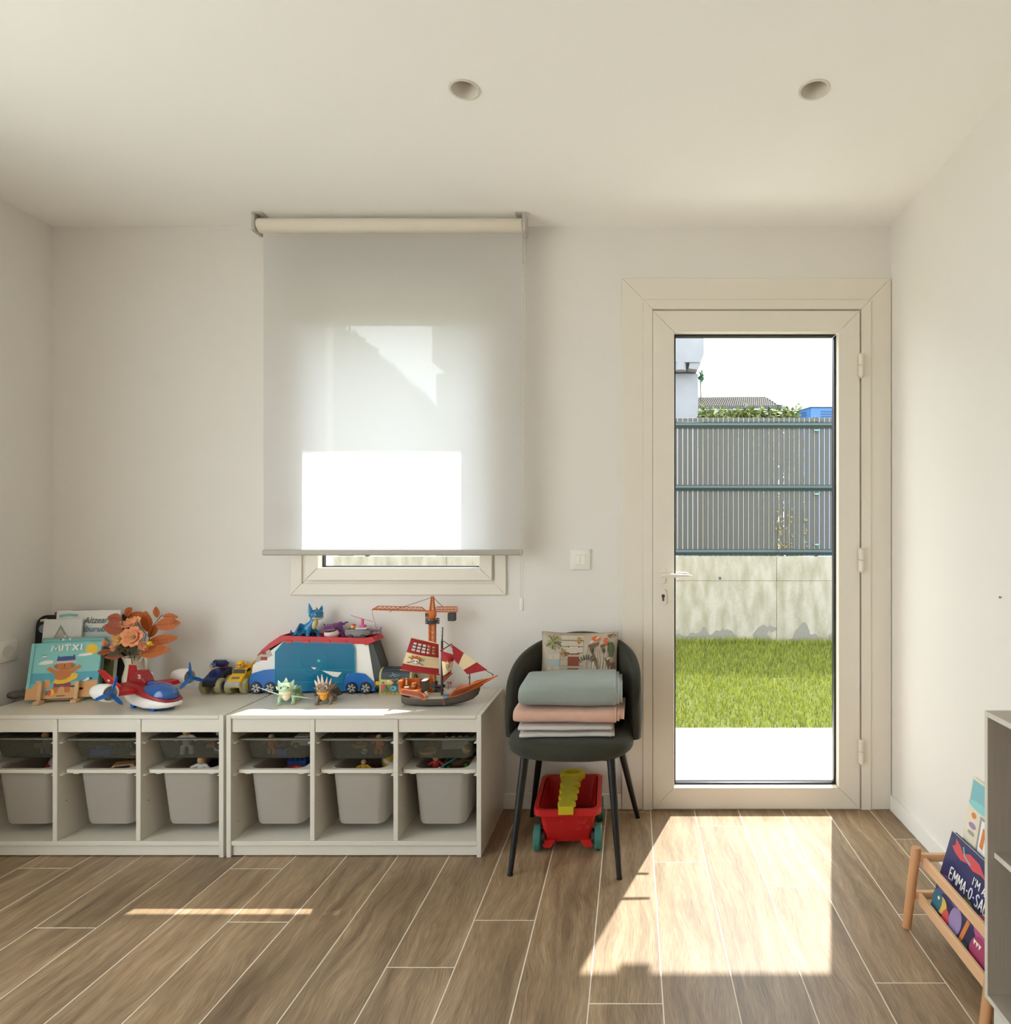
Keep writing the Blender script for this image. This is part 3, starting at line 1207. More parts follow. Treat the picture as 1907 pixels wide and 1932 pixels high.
# house with tiled roof
HD = 24.0
hs = thing('neighbour_house', 'distant house with brown tiled hip roof and dark fascia', 'house', (PX(1400, HD), HD, 0))
lx = lambda px: PX(px, HD) - PX(1400, HD)
M_RT = mat('roof_tile', (104, 96, 90), 0.8, 0.12, 6)
ED = HD - 1.64
lxe = lambda px: PX(px, ED) - PX(1400, HD)
zr, ze = PZ(750, HD), PZ(767, ED)
nrow = 6
for k in range(nrow):
    t0, t1 = k / nrow, (k + 1) / nrow
    za, zb_ = ze + (zr - ze) * t0, ze + (zr - ze) * t1
    ya, yb = -1.6 + 1.6 * t0, -1.6 + 1.6 * t1
    ra, rb = lxe(1472) + (lx(1443) - lxe(1472)) * t0, lxe(1472) + (lx(1443) - lxe(1472)) * t1
    xl = lx(1300)
    g = G(M_RT)
    g.add([(xl, ya - 0.04, za + 0.03), (ra, ya - 0.04, za + 0.03), (rb, yb, zb_), (xl, yb, zb_),
           (xl, ya - 0.04, za - 0.03), (ra, ya - 0.04, za - 0.03)], [(0, 1, 2, 3), (4, 5, 1, 0)])
    # pan-tile ribs running up the slope
    nx = 40
    for i in range(nx):
        x = xl + (ra - xl) * (i + 0.5) / nx
        g.add([(x - 0.03, ya - 0.05, za + 0.03), (x + 0.03, ya - 0.05, za + 0.03), (x + 0.03, yb, zb_ + 0.002), (x - 0.03, yb, zb_ + 0.002),
               (x, ya - 0.05, za + 0.075), (x, yb, zb_ + 0.04)], [(0, 4, 5, 3), (4, 1, 2, 5)])
    g.obj('tile_course', hs, smooth=0)
g = G(mat('fascia_dark', (44, 54, 62), 0.5))
g.box(lx(1300), -1.70, PZ(772, ED), lxe(1474), -1.60, ze)
g.obj('fascia', hs)
g = G(mat('flashing_blue', (70, 84, 92), 0.5))
g.add([(lx(1443) - 0.02, 0, zr + 0.08), (lx(1443) + 0.22, 0, zr + 0.04), (lxe(1476), -1.68, ze + 0.05), (lxe(1466), -1.68, ze + 0.06),
       (lx(1443) + 0.22, 0, zr - 0.08), (lxe(1476), -1.68, ze - 0.12)], [(0, 1, 2, 3), (1, 4, 5, 2)])
g.obj('hip_flashing', hs, smooth=0)
g = G(mat('house_wall', (60, 64, 70), 0.9))
g.box(lx(1300), -1.45, -0.12, lxe(1466), 2.5, PZ(771, ED))
g.obj('wall', hs)

# blue site cabin with white lid
BD = 13.0
cb_ = thing('site_cabin', 'blue louvred portable cabin with rounded white roof', 'cabin', (PX(1545, BD), BD, -0.12))
lx = lambda px: PX(px, BD) - PX(1545, BD)
M_BLUE = mat('cabin_blue', (52, 100, 150), 0.4, 0.05, 10)
zc = PZ(768, BD) + 0.12
g = G(M_BLUE)
g.box(lx(1528), 0, 0, lx(1620), 1.1, zc, b=0.02)
g.add([(lx(1528), 0.01, 0), (lx(1494), 0.5, 0), (lx(1494), 0.5, zc - 0.08), (lx(1528), 0.01, zc)], [(0, 1, 2, 3)])
g.obj('body', cb_)
for k in range(3):
    z = zc - 0.08 - k * 0.05
    g = G(mat('louvre_blue', (34, 72, 116), 0.4))
    g.box(lx(1548), -0.012, z - 0.018, lx(1572), 0.004, z, b=0.003)
    g.obj('louvre', cb_)
    g = G(mat('louvre_blue', (34, 72, 116), 0.4))
    g.add([(lx(1504), 0.33, z - 0.02), (lx(1522), 0.07, z - 0.02), (lx(1522), 0.07, z), (lx(1504), 0.33, z)], [(0, 1, 2, 3)])
    g.obj('louvre', cb_, smooth=0)
g = G(mat('cabin_white', (196, 202, 210), 0.4))
g.loft([[(lx(1490), 0.5, zc - 0.06), (lx(1528), -0.03, zc), (lx(1625), -0.03, zc), (lx(1625), 1.15, zc), (lx(1495), 1.15, zc - 0.02)],
        [(lx(1490), 0.5, zc + 0.02), (lx(1528), -0.03, zc + 0.1), (lx(1625), -0.03, zc + 0.1), (lx(1625), 1.15, zc + 0.1), (lx(1495), 1.15, zc + 0.05)],
        [(lx(1515), 0.6, zc + 0.18), (lx(1540), 0.2, zc + 0.3), (lx(1610), 0.2, zc + 0.3), (lx(1610), 0.9, zc + 0.3), (lx(1530), 0.9, zc + 0.25)]])
g.obj('roof', cb_)

# hedge behind the fence
def leaf_cloud(g, n, fn, size, rr):
    for _ in range(n):
        c = fn()
        a = Vector((rr.gauss(0, 1), rr.gauss(0, 1), rr.gauss(0, 1))).normalized()
        b = a.orthogonal().normalized()
        b = (Matrix.Rotation(rr.uniform(0, 6.28), 3, a) @ b)
        s = rr.uniform(0.6, 1.3) * size
        p = a.cross(b) * s * 0.45
        d = b * s
        g.add([c - d, c + p, c + d, c - p], [(0, 1, 2, 3)])


M_HEDGE = mat('hedge_leaf', (104, 110, 46), 0.6, 0.2, 8)
M_HEDGE2 = mat('hedge_leaf_dark', (70, 86, 40), 0.6, 0.2, 8)
M_BARK = mat('bark', (110, 96, 80), 0.9, 0.2, 30)
hg = thing('hedge', 'yellow-green clipped hedge showing above the grey fence', 'hedge', (PX(1405, 8.4), 8.4, -0.1))
rr = random.Random(5)
for (mm_, nn) in ((M_HEDGE, 2800), (M_HEDGE2, 1500)):
    g = G(mm_)
    leaf_cloud(g, nn, lambda: Vector((rr.uniform(PX(1318, 8.4), PX(1505, 8.4)), 8.4 + rr.uniform(-0.2, 0.2),
                                      PZ(779, 8.4) + rr.gauss(0, 0.045) - abs(rr.gauss(0, 0.22)))), 0.036, rr)
    g.obj('foliage', hg, smooth=0, world=True)['kind'] = 'stuff'
g = G(M_HEDGE2)
leaf_cloud(g, 1500, lambda: Vector((rr.uniform(PX(1430, 8.4), PX(1515, 8.4)), 8.4 + rr.uniform(-0.15, 0.15), rr.uniform(0.4, 2.5))), 0.06, rr)
g.obj('foliage', hg, smooth=0, world=True)['kind'] = 'stuff'
g = G(M_BARK)
for k in range(5):
    x = PX(1325 + 42 * k, 8.4)
    g.tube([(x, 8.4, -0.1), (x + 0.03, 8.42, 1.0), (x - 0.02, 8.4, 2.3)], [0.03, 0.022, 0.01], 7)
g.obj('stem', hg, world=True)
# leafy branch beside the concrete corner
tw = thing('ivy_branch', 'small leafy green branch beside the concrete slab corner', 'plant', (PX(1320, 11.2), 11.2, -0.1))
g = G(mat('ivy_leaf', (86, 128, 96), 0.6, 0.2, 10))
leaf_cloud(g, 60, lambda: Vector((PX(1323, 11.2) + rr.gauss(0, 0.016), 11.2 + rr.gauss(0, 0.04), rr.uniform(PZ(721, 11.2), PZ(700, 11.2)))), 0.05, rr)
g.obj('foliage', tw, smooth=0, world=True)['kind'] = 'stuff'
g = G(M_BARK)
g.tube([(PX(1326, 11.2), 11.2, -0.1), (PX(1325, 11.2), 11.2, 2.5), (PX(1321, 11.2), 11.2, PZ(702, 11.2))], [0.03, 0.02, 0.008], 6)
g.obj('stem', tw, world=True)
# tree behind the window
tr = thing('garden_tree', 'leafy tree beyond the fence seen through the roller blind', 'tree', (PX(640, 12.5), 12.5, -0.1))
g = G(mat('tree_leaf', (52, 70, 44), 0.7, 0.25, 2))


def tree_pt():
    while True:
        u, v = rr.random(), rr.random()
        px = 560 + 280 * u
        top = 625 + 150 * max(0.0, (px - 655) / 165.0) ** 1.1 + 10 * math.sin(px * 0.2)
        row = top + (900 - top) * v
        dd = 12.5 + rr.uniform(-0.9, 0.9)
        return P(px, row, 12.5) + Vector((0, dd - 12.5, 0))


leaf_cloud(g, 9000, tree_pt, 0.11, rr)
g.obj('foliage', tr, smooth=0, world=True)['kind'] = 'stuff'
g = G(M_BARK)
b0 = P(650, 1003, 12.5)
g.tube([(b0.x, 12.5, -0.1), (b0.x + 0.05, 12.5, 1.4), (b0.x - 0.1, 12.5, 2.8), (b0.x, 12.5, 4.2)], [0.16, 0.13, 0.09, 0.03], 10)
for k in range(6):
    g.tube([(b0.x - 0.05, 12.5, 1.8 + 0.3 * k), (b0.x + R.uniform(-0.9, 1.4), 12.5 + R.uniform(-0.5, 0.5), 2.6 + 0.35 * k)], [0.05, 0.015], 7)
g.obj('trunk', tr, world=True)
# ---------------------------------------------------------------- roller blind
BY = 2.89
M_BLIND = see_through('blind_fabric', (218, 213, 204), clear=0.04, transl=0.56, rough=0.9, tcol=(232, 235, 243))
M_BRK = mat('bracket_plastic', (186, 180, 176), 0.4, 0.02, 20)
M_TUBE = mat('roller_cloth', (224, 216, 202), 0.8, 0.02, 30, bump=0.05)
bl = thing('roller_blind', 'white translucent roller blind half covering the window', 'blind', (-1.06, BY, CEIL))
lz = lambda row: PZ(row, BY) - CEIL
RX0, RX1 = PX(484, BY) + 1.06, PX(990, BY) + 1.06
rc = (BY + 0.0, lz(427))
g = G(M_TUBE)
zc = lz(426)
g.lathe([(0.030, RX0 + 0.012), (0.031, RX0 + 0.014), (0.031, RX1 - 0.012), (0.030, RX1 - 0.010)], 28, (0, 0, zc), (1, 0, 0))
g.obj('roller_tube', bl)
FX0, FX1 = PX(497, BY) + 1.06, PX(985, BY) + 1.06
g = G(M_BLIND)
zb_ = lz(1042)
g.grid(lambda u, v: (FX0 + (FX1 - FX0) * u, 0.0305 * 0 + 0.012 * math.exp(-((1 - v) * 40)) , zb_ + (zc - zb_) * v), 4, 40)
g.obj('blind_fabric', bl)
g = G(mat('bottom_bar', (176, 172, 162), 0.5, 0.02, 20))
g.box(FX0 - 0.002, -0.011, lz(1048), FX1 + 0.002, 0.011, lz(1037), b=0.006, seg=3)
g.obj('bottom_bar', bl)
for (x, px) in ((RX0, 1), (RX1, -1)):
    g = G(M_BRK)
    g.box(x - 0.008, -0.03, zc - 0.034, x + 0.008, 0.04, 0.0, b=0.003)
    g.box(min(x, x + px * 0.035) - 0.004, -0.03, -0.006, max(x, x + px * 0.035) + 0.004, 0.055, 0.0, b=0.002)
    b_o = g.obj('bracket', bl)
    g = G(M_BRK)
    g.cyl((x - 0.004, 0, zc), (x + 0.014 * px, 0, zc), 0.026, n=24)
    g.obj('end_cap', b_o)
g = G(mat('chain_white', (214, 208, 198), 0.4))
for dx in (-0.004, 0.006):
    x = PX(989, BY) + 1.06 + dx
    zt_, ze_ = zc, lz(1130)
    n_ = 150
    for k in range(n_):
        z = zt_ + (ze_ - zt_) * k / (n_ - 1)
        g.ell((x - 0.008 * (k / n_), -0.03, z), 0.0023, 6, 4)
    g.tube([(x, -0.03, zt_), (x - 0.008, -0.03, ze_)], 0.0006, 4)
g.obj('bead_chain', bl)
g = G(M_PLASTIC)
x = PX(986.5, BY) + 1.06
g.box(x - 0.009, -0.037, lz(1151), x + 0.009, -0.023, lz(1126), b=0.005, seg=3)
g.obj('chain_weight', bl)

# ---------------------------------------------------------------- switch and socket
sw = thing('light_switch', 'white double rocker light switch beside the garden door', 'switch', (PX(1095, 3), WALL_Y, PZ(1055.5, 3)))
g = G(M_PLASTIC)
g.box(-0.046, -0.009, -0.047, 0.046, 0, 0.047, b=0.004, seg=2)
g.obj('plate', sw)
for s in (-1, 1):
    g = G(mat('rocker_white', (238, 235, 228), 0.3, 0.01, 20))
    x0, x1 = (-0.0215, -0.0008) if s < 0 else (0.0008, 0.0215)
    g.pyz([(-0.009, -0.023), (-0.009, 0.023), (-0.0125, 0.022), (-0.0105, -0.022)], x0, x1)
    g.obj('rocker', sw)
so = thing('wall_socket', 'white round-well power socket on the side wall by the toy shelf', 'socket', (XL, 2.775, PZ(1229, 2.775)))
g = G(M_PLASTIC)
g.box(0, -0.045, -0.045, 0.009, 0.045, 0.045, b=0.004, seg=2)
g.obj('plate', so)
g = G(mat('socket_well', (220, 216, 208), 0.4))
g.lathe([(0.026, 0.0092), (0.024, 0.0105), (0.0225, 0.0094), (0.021, 0.0091), (0.0005, 0.0091)], 28, (0, 0, 0), (1, 0, 0), cap=False)
g.obj('socket_well', so)

# ---------------------------------------------------------------- toy storage units
SY0 = 2.546
SD = 0.44
SW = 0.994
M_RAIL = mat('runner_plastic', (218, 212, 200), 0.4, 0.01, 20)
UNITS = [(-1.589 - SW - 0.004, 'white three-bay toy storage unit against the side wall'),
         (-1.583, 'white three-bay toy storage unit next to the velvet chair')]
PT = 0.0185
BAYW = (SW - 4 * PT) / 3
unit_bays = []
for ux, lab in UNITS:
    u = thing('toy_storage_unit', lab, 'shelf', (ux, SY0, 0), 0, 'white toy storage units')
    g = G(M_WHITE)
    g.box(PT + 0.0006, 0.0, SHELF_Z - 0.0155, SW - PT - 0.0006, SD, SHELF_Z, b=0.0012)
    g.obj('top_panel', u)
    for x in (0, SW - PT):
        g = G(M_WHITE)
        g.box(x, 0.0, 0, x + PT, SD, SHELF_Z, b=0.0012)
        sp_ = g.obj('side_panel', u)
        for zz_ in (0.43, 0.36, 0.12):
            g = G(M_ALU)
            xx = x + (PT if x == 0 else 0)
            g.cyl((xx - 0.0005, 0.05, zz_), (xx + 0.0005, 0.05, zz_), 0.0022, n=8)
            g.obj('peg_hole', sp_)
    for k in (1, 2):
        x = k * (PT + BAYW)
        g = G(M_WHITE)
        g.box(x, 0.003, 0.063, x + PT, SD - 0.004, SHELF_Z - 0.0165, b=0.0012)
        dv = g.obj('divider', u)
        g = G(M_ALU)
        g.cyl((x + PT - 0.0004, 0.045, 0.205), (x + PT + 0.0005, 0.045, 0.205), 0.0024, n=8)
        g.obj('peg_hole', dv)
    g = G(M_WHITE)
    g.box(PT + 0.0006, 0.002, 0.045, SW - PT - 0.0006, SD - 0.004, 0.0625, b=0.001)
    g.obj('bottom_shelf', u)
    g = G(M_WHITE)
    g.box(PT + 0.0006, 0.010, 0.004, SW - PT - 0.0006, 0.026, 0.0445, b=0.001)
    g.obj('plinth', u)
    g = G(M_WHITE)
    g.box(PT + 0.0006, SD - 0.0035, 0.063, SW - PT - 0.0006, SD - 0.0005, SHELF_Z - 0.0165)
    g.obj('back_panel', u)
    for k in range(3):
        x = PT + k * (PT + BAYW)
        g = G(M_WHITE)
        g.box(x + 0.0006, 0.006, SHELF_Z - 0.0165 - 0.052, x + BAYW - 0.0006, 0.022, SHELF_Z - 0.0165, b=0.001)
        g.obj('front_rail', u)
        for zr_ in (0.445, 0.318):
            for s in (0, 1):
                g = G(M_RAIL)
                xa = x + 0.0006 if s == 0 else x + BAYW - 0.0006
                sg = 1 if s == 0 else -1
                # L-shaped runner with a sloping front end
                rings = []
                for (yy, hh_) in ((0.012, 0.003), (0.03, 0.013), (0.40, 0.013)):
                    rings.append([(xa, yy, zr_ - 0.004), (xa + sg * 0.012, yy, zr_ - 0.004), (xa + sg * 0.012, yy, zr_ - 0.001),
                                  (xa + sg * 0.003, yy, zr_ - 0.001), (xa + sg * 0.003, yy, zr_ + hh_), (xa, yy, zr_ + hh_)])
                g.loft(rings)
                g.obj('runner', u)
        unit_bays.append((ux + x, x))

M_BIN = see_through('bin_plastic', (212, 205, 196), clear=0.04, transl=0.46, rough=0.35)
M_MESH = see_through('wire_mesh_black', (76, 75, 64), clear=0.42, transl=0.0, rough=0.6, weave=0.12, wscale=520)
M_MRIM = mat('mesh_rim', (108, 108, 92), 0.5, 0.04, 20)
BAYN = ['bay against the side wall', 'middle bay of the unit by the side wall', 'bay beside the gap between the two units',
        'bay of the chair-side unit next to the gap', 'middle bay of the chair-side unit', 'bay nearest the velvet chair']


def open_box(g, w0, d0, w1, d1, h, t, r=0.03, n=5, single=False):
    """tapered tub: rounded rectangle footprint w0 x d0 at the bottom, w1 x d1 at the top"""
    def ringp(w, d, z, rr_):
        return [(p[0], p[1], z) for p in rrect2(-w / 2, -d / 2, w / 2, d / 2, rr_, n)]
    outer = [ringp(w0 - 0.03, d0 - 0.03, 0, r * 0.7), ringp(w0 - 0.008, d0 - 0.008, 0.005, r), ringp(w0, d0, 0.018, r), ringp(w1, d1, h, r)]
    inner = [ringp(w1 - 2 * t, d1 - 2 * t, h, r), ringp(w0 - 2 * t, d0 - 2 * t, 0.018, r), ringp(w0 - 0.03, d0 - 0.03, t + 0.001, r * 0.7)]
    if single:
        vs0 = len(g.f)
        g.loft(outer)
        g.f.pop()
        g.mi.pop()
        return
    g.loft(outer + inner)


bins, trays = [], []
for i, (bx, lx_) in enumerate(unit_bays):
    cx = bx + BAYW / 2
    yc = SY0 + 0.028 + 0.20
    b_ = thing('storage_bin', 'frosted white plastic storage bin in the ' + BAYN[i], 'bin', (cx, yc, 0.097), 0, 'frosted storage bins')
    g = G(M_BIN)
    open_box(g, 0.188, 0.33, 0.214, 0.37, 0.228, 0.0025)
    g.obj('tub', b_)
    g = G(M_RAIL)
    out_ = rrect2(-BAYW / 2 + 0.006, -0.2, BAYW / 2 - 0.006, 0.2, 0.016)
    inn = rrect2(-0.106, -0.184, 0.106, 0.184, 0.032)
    z0_, z1_ = 0.222, 0.236
    rings = [[(p[0], p[1], z0_) for p in out_], [(p[0], p[1], z1_) for p in out_], [(p[0], p[1], z1_) for p in inn], [(p[0], p[1], z0_) for p in inn]]
    g.loft(rings, closed=True)
    for s in (-1, 1):
        g.box(s * 0.105 - 0.012, -0.196, 0.216, s * 0.105 + 0.012, -0.18, 0.2235, b=0.002)
    g.obj('rim', b_)
    bins.append(b_)
    yo = R.choice([0.0, 0.004, 0.008])
    t_ = thing('mesh_tray', 'shallow black wire mesh tray in the ' + BAYN[i], 'tray', (cx, yc + yo, 0.362), 0, 'black mesh trays')
    g = G(M_MESH)
    open_box(g, 0.235, 0.345, 0.252, 0.375, 0.088, 0.0012, r=0.022, single=True)
    g.obj('basket', t_)
    g = G(M_MRIM)
    out_ = rrect2(-BAYW / 2 + 0.005, -0.2, BAYW / 2 - 0.005, 0.2, 0.02)
    inn = rrect2(-0.125, -0.186, 0.125, 0.186, 0.022)
    rings = [[(p[0], p[1], 0.085) for p in out_], [(p[0], p[1], 0.091) for p in out_], [(p[0], p[1], 0.091) for p in inn], [(p[0], p[1], 0.085) for p in inn]]
    g.loft(rings, closed=True)
    g.obj('rim', t_)
    trays.append(t_)

# ---------------------------------------------------------------- toys inside trays and bins
PAL = {'red': (196, 46, 40), 'orange': (220, 104, 42), 'yellow': (226, 178, 50), 'green': (92, 150, 76), 'blue': (48, 92, 168),
       'white': (228, 224, 216), 'purple': (122, 88, 150), 'teal': (50, 140, 146), 'grey': (138, 138, 138), 'brown': (126, 90, 62),
       'tan': (206, 164, 112), 'pink': (214, 138, 150), 'black': (40, 40, 44)}


def pm(c):
    return mat('toy_' + c, PAL[c], 0.4, 0.04, 40)


def toy_brick(c, loc, rot, s, lab, grp):
    t = thing('toy_brick', lab, 'toy brick', loc, group=grp, rot=rot)
    g = G(pm(c))
    g.box(-0.032 * s, -0.016 * s, 0, 0.032 * s, 0.016 * s, 0.02 * s, b=0.001)
    g.obj('block', t)
    for k in range(4):
        for j in (-1, 1):
            g = G(pm(c))
            g.cyl(((-0.024 + 0.016 * k) * s, j * 0.008 * s, 0.02 * s), ((-0.024 + 0.016 * k) * s, j * 0.008 * s, 0.0245 * s), 0.005 * s, n=10)
            g.obj('stud', t)
    return t


def toy_ball(c, loc, rot, s, lab, grp):
    t = thing('toy_ball', lab, 'ball', loc, group=grp, rot=rot)
    g = G(pm(c))
    g.ell((0, 0, 0.018 * s), 0.018 * s, 18, 12)
    g.obj('ball', t)
    g = G(pm('white' if c != 'white' else 'red'))
    g.lathe([(0.01805 * s, -0.003 * s), (0.0184 * s, 0), (0.01805 * s, 0.003 * s)], 20, (0, 0, 0.018 * s), (0.4, 0.2, 1), cap=False)
    g.obj('stripe', t)
    return t


def toy_car(c, loc, rot, s, lab, grp):
    t = thing('toy_car', lab, 'toy car', loc, group=grp, rot=rot)
    g = G(pm(c))
    g.pxz([(-0.05 * s, 0.012 * s), (0.05 * s, 0.012 * s), (0.052 * s, 0.026 * s), (0.03 * s, 0.03 * s), (0.022 * s, 0.045 * s),
           (-0.035 * s, 0.046 * s), (-0.043 * s, 0.03 * s), (-0.052 * s, 0.028 * s)], -0.022 * s, 0.022 * s)
    g.obj('body', t)
    g = G(pm('black'))
    g.pxz([(0.016 * s, 0.031 * s), (0.011 * s, 0.042 * s), (-0.03 * s, 0.042 * s), (-0.036 * s, 0.031 * s)], -0.0226 * s, 0.0226 * s)
    g.obj('windows', t)
    for x in (-0.03, 0.03):
        for y in (-0.022, 0.022):
            g = G(pm('black'))
            g.cyl((x * s, (y - 0.005) * s, 0.012 * s), (x * s, (y + 0.005) * s, 0.012 * s), 0.0125 * s, n=14)
            w = g.obj('wheel', t)
            g = G(pm('green'))
            g.cyl((x * s, (y - 0.0055) * s, 0.012 * s), (x * s, (y + 0.0055) * s, 0.012 * s), 0.007 * s, n=10)
            g.obj('hub', w)
    return t


def toy_figure(c, loc, rot, s, lab, grp):
    t = thing('toy_figure', lab, 'toy figure', loc, group=grp, rot=rot)
    g = G(pm(c))
    g.tube([(-0.012 * s, 0, 0.0), (-0.011 * s, 0, 0.022 * s), (0, 0, 0.03 * s), (0.011 * s, 0, 0.022 * s), (0.012 * s, 0, 0)], 0.007 * s, 8)
    g.ell((0, 0, 0.042 * s), (0.014 * s, 0.010 * s, 0.017 * s), 12, 8)
    g.tube([(-0.03 * s, -0.004 * s, 0.045 * s), (-0.014 * s, 0, 0.052 * s), (0.014 * s, 0, 0.052 * s), (0.03 * s, -0.006 * s, 0.04 * s)], 0.0055 * s, 8)
    g.obj('body', t)
    g = G(pm('tan' if c != 'tan' else 'white'))
    g.ell((0, 0, 0.068 * s), (0.012 * s, 0.012 * s, 0.013 * s), 12, 8)
    g.obj('head', t)
    return t


def toy_ring(c, loc, rot, s, lab, grp):
    t = thing('stacking_ring', lab, 'toy ring', loc, group=grp, rot=rot)
    g = G(pm(c))
    rings = []
    for k in range(20):
        a = 2 * math.pi * k / 20
        cc = Vector((0.022 * s * math.cos(a), 0.022 * s * math.sin(a), 0.008 * s))
        rr_ = Vector((math.cos(a), math.sin(a), 0))
        rings.append([cc + rr_ * 0.007 * s * math.cos(b) + Vector((0, 0, 0.0075 * s * math.sin(b))) for b in np.linspace(0, 2 * math.pi, 9)[:-1]])
    g.loft(rings, closed=True)
    g.obj('ring', t)
    g = G(pm('white' if c != 'white' else 'yellow'))
    g.lathe([(0.0292 * s, 0.006 * s), (0.0296 * s, 0.008 * s), (0.0292 * s, 0.010 * s)], 20, cap=False)
    g.obj('stripe', t)
    return t


KN = {toy_brick: 'studded toy brick', toy_ball: 'striped toy ball', toy_car: 'toy car', toy_figure: 'toy figure', toy_ring: 'stacking ring'}
TRAYTOYS = [
    [(toy_figure, 'grey', 0.02, 1.1), (toy_brick, 'brown', -0.05, 1.2), (toy_ring, 'grey', 0.080, 1.1)],
    [(toy_brick, 'blue', -0.06, 1.3), (toy_car, 'purple', 0.03, 0.9), (toy_ring, 'tan', 0.08, 0.9), (toy_brick, 'brown', -0.068, 1.0)],
    [(toy_figure, 'white', -0.05, 1.35), (toy_figure, 'white', 0.06, 1.25), (toy_ball, 'purple', 0.082, 1.1), (toy_brick, 'orange', 0.0, 0.7), (toy_brick, 'brown', -0.06, 0.8)],
    [(toy_figure, 'orange', -0.06, 1.0), (toy_car, 'white', 0.045, 1.15), (toy_brick, 'blue', -0.01, 0.9), (toy_brick, 'red', -0.076, 0.8), (toy_ring, 'purple', -0.075, 0.9)],
    [(toy_ball, 'white', -0.005, 0.7), (toy_ball, 'green', 0.088, 1.1), (toy_figure, 'orange', 0.055, 1.0), (toy_ring, 'yellow', -0.06, 1.1),
     (toy_ball, 'grey', -0.085, 0.9), (toy_ring, 'white', 0.032, 0.9), (toy_brick, 'pink', -0.035, 0.9), (toy_brick, 'red', 0.08, 0.8)],
    [(toy_ring, 'yellow', -0.072, 1.2), (toy_brick, 'white', 0.02, 1.7), (toy_ball, 'yellow', 0.085, 1.0), (toy_figure, 'brown', -0.078, 1.0),
     (toy_brick, 'tan', 0.07, 0.9), (toy_brick, 'brown', -0.02, 1.1)]]
BINTOYS = [
    [(toy_ball, 'white', 0.03, 4.2)],
    [(toy_car, 'tan', 0.025, 1.2), (toy_brick, 'brown', -0.04, 1.6)],
    [(toy_figure, 'white', 0.0, 1.4), (toy_ring, 'yellow', 0.05, 1.0), (toy_brick, 'black', -0.04, 1.4)],
    [(toy_ring, 'red', 0.03, 1.3), (toy_brick, 'blue', 0.0, 1.2), (toy_ball, 'black', 0.07, 1.4)],
    [(toy_figure, 'yellow', -0.02, 0.9), (toy_ball, 'yellow', 0.085, 2.0), (toy_ring, 'orange', 0.04, 1.0)],
    [(toy_figure, 'red', -0.06, 1.0), (toy_car, 'brown', 0.02, 1.2), (toy_ring, 'orange', 0.07, 0.9)]]
SHORT = ['side wall', 'second', 'third', 'fourth', 'fifth', 'chair-side']
SHORT = ['side-wall bay', 'side-wall unit middle bay', 'side-wall unit inner bay', 'chair-side unit inner bay', 'chair-side unit middle bay', 'chair-side end bay']
JTOP = [0.09, 0.165, 0.135, 0.18, 0.16, 0.17]
ROWS = [-0.115, -0.03, -0.115, -0.03, 0.05, 0.05, 0.05, 0.12]
for i in range(6):
    tl, bl_ = trays[i].location, bins[i].location
    for k, (fn, c, x, s) in enumerate(TRAYTOYS[i]):
        yy = tl.y + ROWS[k]
        cl_ = c
        if i == 2 and k == 1:
            cl_ = 'smaller white'
        fn(c, (tl.x + x, yy, tl.z + 0.003), (0, 0, R.uniform(-0.4, 0.4)), s, '%s %s in the mesh tray, %s' % (cl_, KN[fn], SHORT[i]),
           'loose toys in the mesh trays')
    for k, (fn, c, x, s) in enumerate(BINTOYS[i]):
        yy = bl_.y - 0.095 + 0.085 * k
        if s > 3:
            yy = bl_.y
        fn(c, (bl_.x + x * 0.75, yy, bl_.z + 0.007 + JTOP[i]), (0, 0, R.uniform(-0.5, 0.5)), s,
           '%s %s on top of the bin, %s' % (c, KN[fn], SHORT[i]), 'loose toys in the bins')
    g = G(pm('black'))
    rj = random.Random(40 + i)
    top = JTOP[i]
    for k in range(90):
        g.use(pm(rj.choice(['black', 'brown', 'black', 'brown', 'grey', 'red', 'blue', 'orange', 'yellow', 'white', 'teal'])))
        e = Euler((rj.uniform(0, 3), rj.uniform(0, 3), rj.uniform(0, 3)))
        sz = rj.uniform(0.012, 0.026)
        lz_ = rj.uniform(sz, top - sz)
        p = Vector((rj.uniform(-0.09 + sz * 1.6, 0.09 - sz * 1.6), rj.uniform(-0.15 + sz, 0.15 - sz), lz_))
        g.T = Matrix.Translation(p) @ e.to_matrix().to_4x4()
        if k % 3:
            g.box(-sz * 0.5, -sz * 0.28, -sz * 0.28, sz * 0.5, sz * 0.28, sz * 0.28, b=sz * 0.05)
        else:
            g.ell((0, 0, 0), (sz * 0.5, sz * 0.36, sz * 0.36), 8, 6)
        g.T = None
    h = g.obj('toy_jumble')
    h.location = (bl_.x, bl_.y, bl_.z + 0.006)
    h['kind'] = 'stuff'
    tag(h, 'dark jumble of small toys filling the %s bin' % SHORT[i], 'toys')
# a long teal stick lying across the bin nearest the chair
bl_ = bins[5].location
t = thing('toy_wand', 'thin teal toy wand lying across the bin nearest the velvet chair', 'toy wand', (bl_.x, bl_.y, bl_.z + 0.2))
g = G(pm('teal'))
g.tube([(-0.01, -0.165, 0.028), (0.055, -0.06, 0.05)], 0.0035, 8)
g.obj('stick', t)
g = G(pm('white'))
g.ell((-0.01, -0.165, 0.028), 0.0052, 10, 8)
g.obj('tip', t)

# ---------------------------------------------------------------- velvet chair
M_VEL = mat('dark_velvet', (56, 55, 47), 0.9, 0.22, 14, bump=0.15, bscale=600, sheen=0.12, spec=0.12)
M_LEG = mat('black_steel', (28, 28, 28), 0.4, 0.05, 30, metal=0.4)
ch = thing('dining_chair', 'dark grey-green velvet shell chair with black steel legs', 'chair', (-0.235, 2.65, 0), math.radians(-3.5))


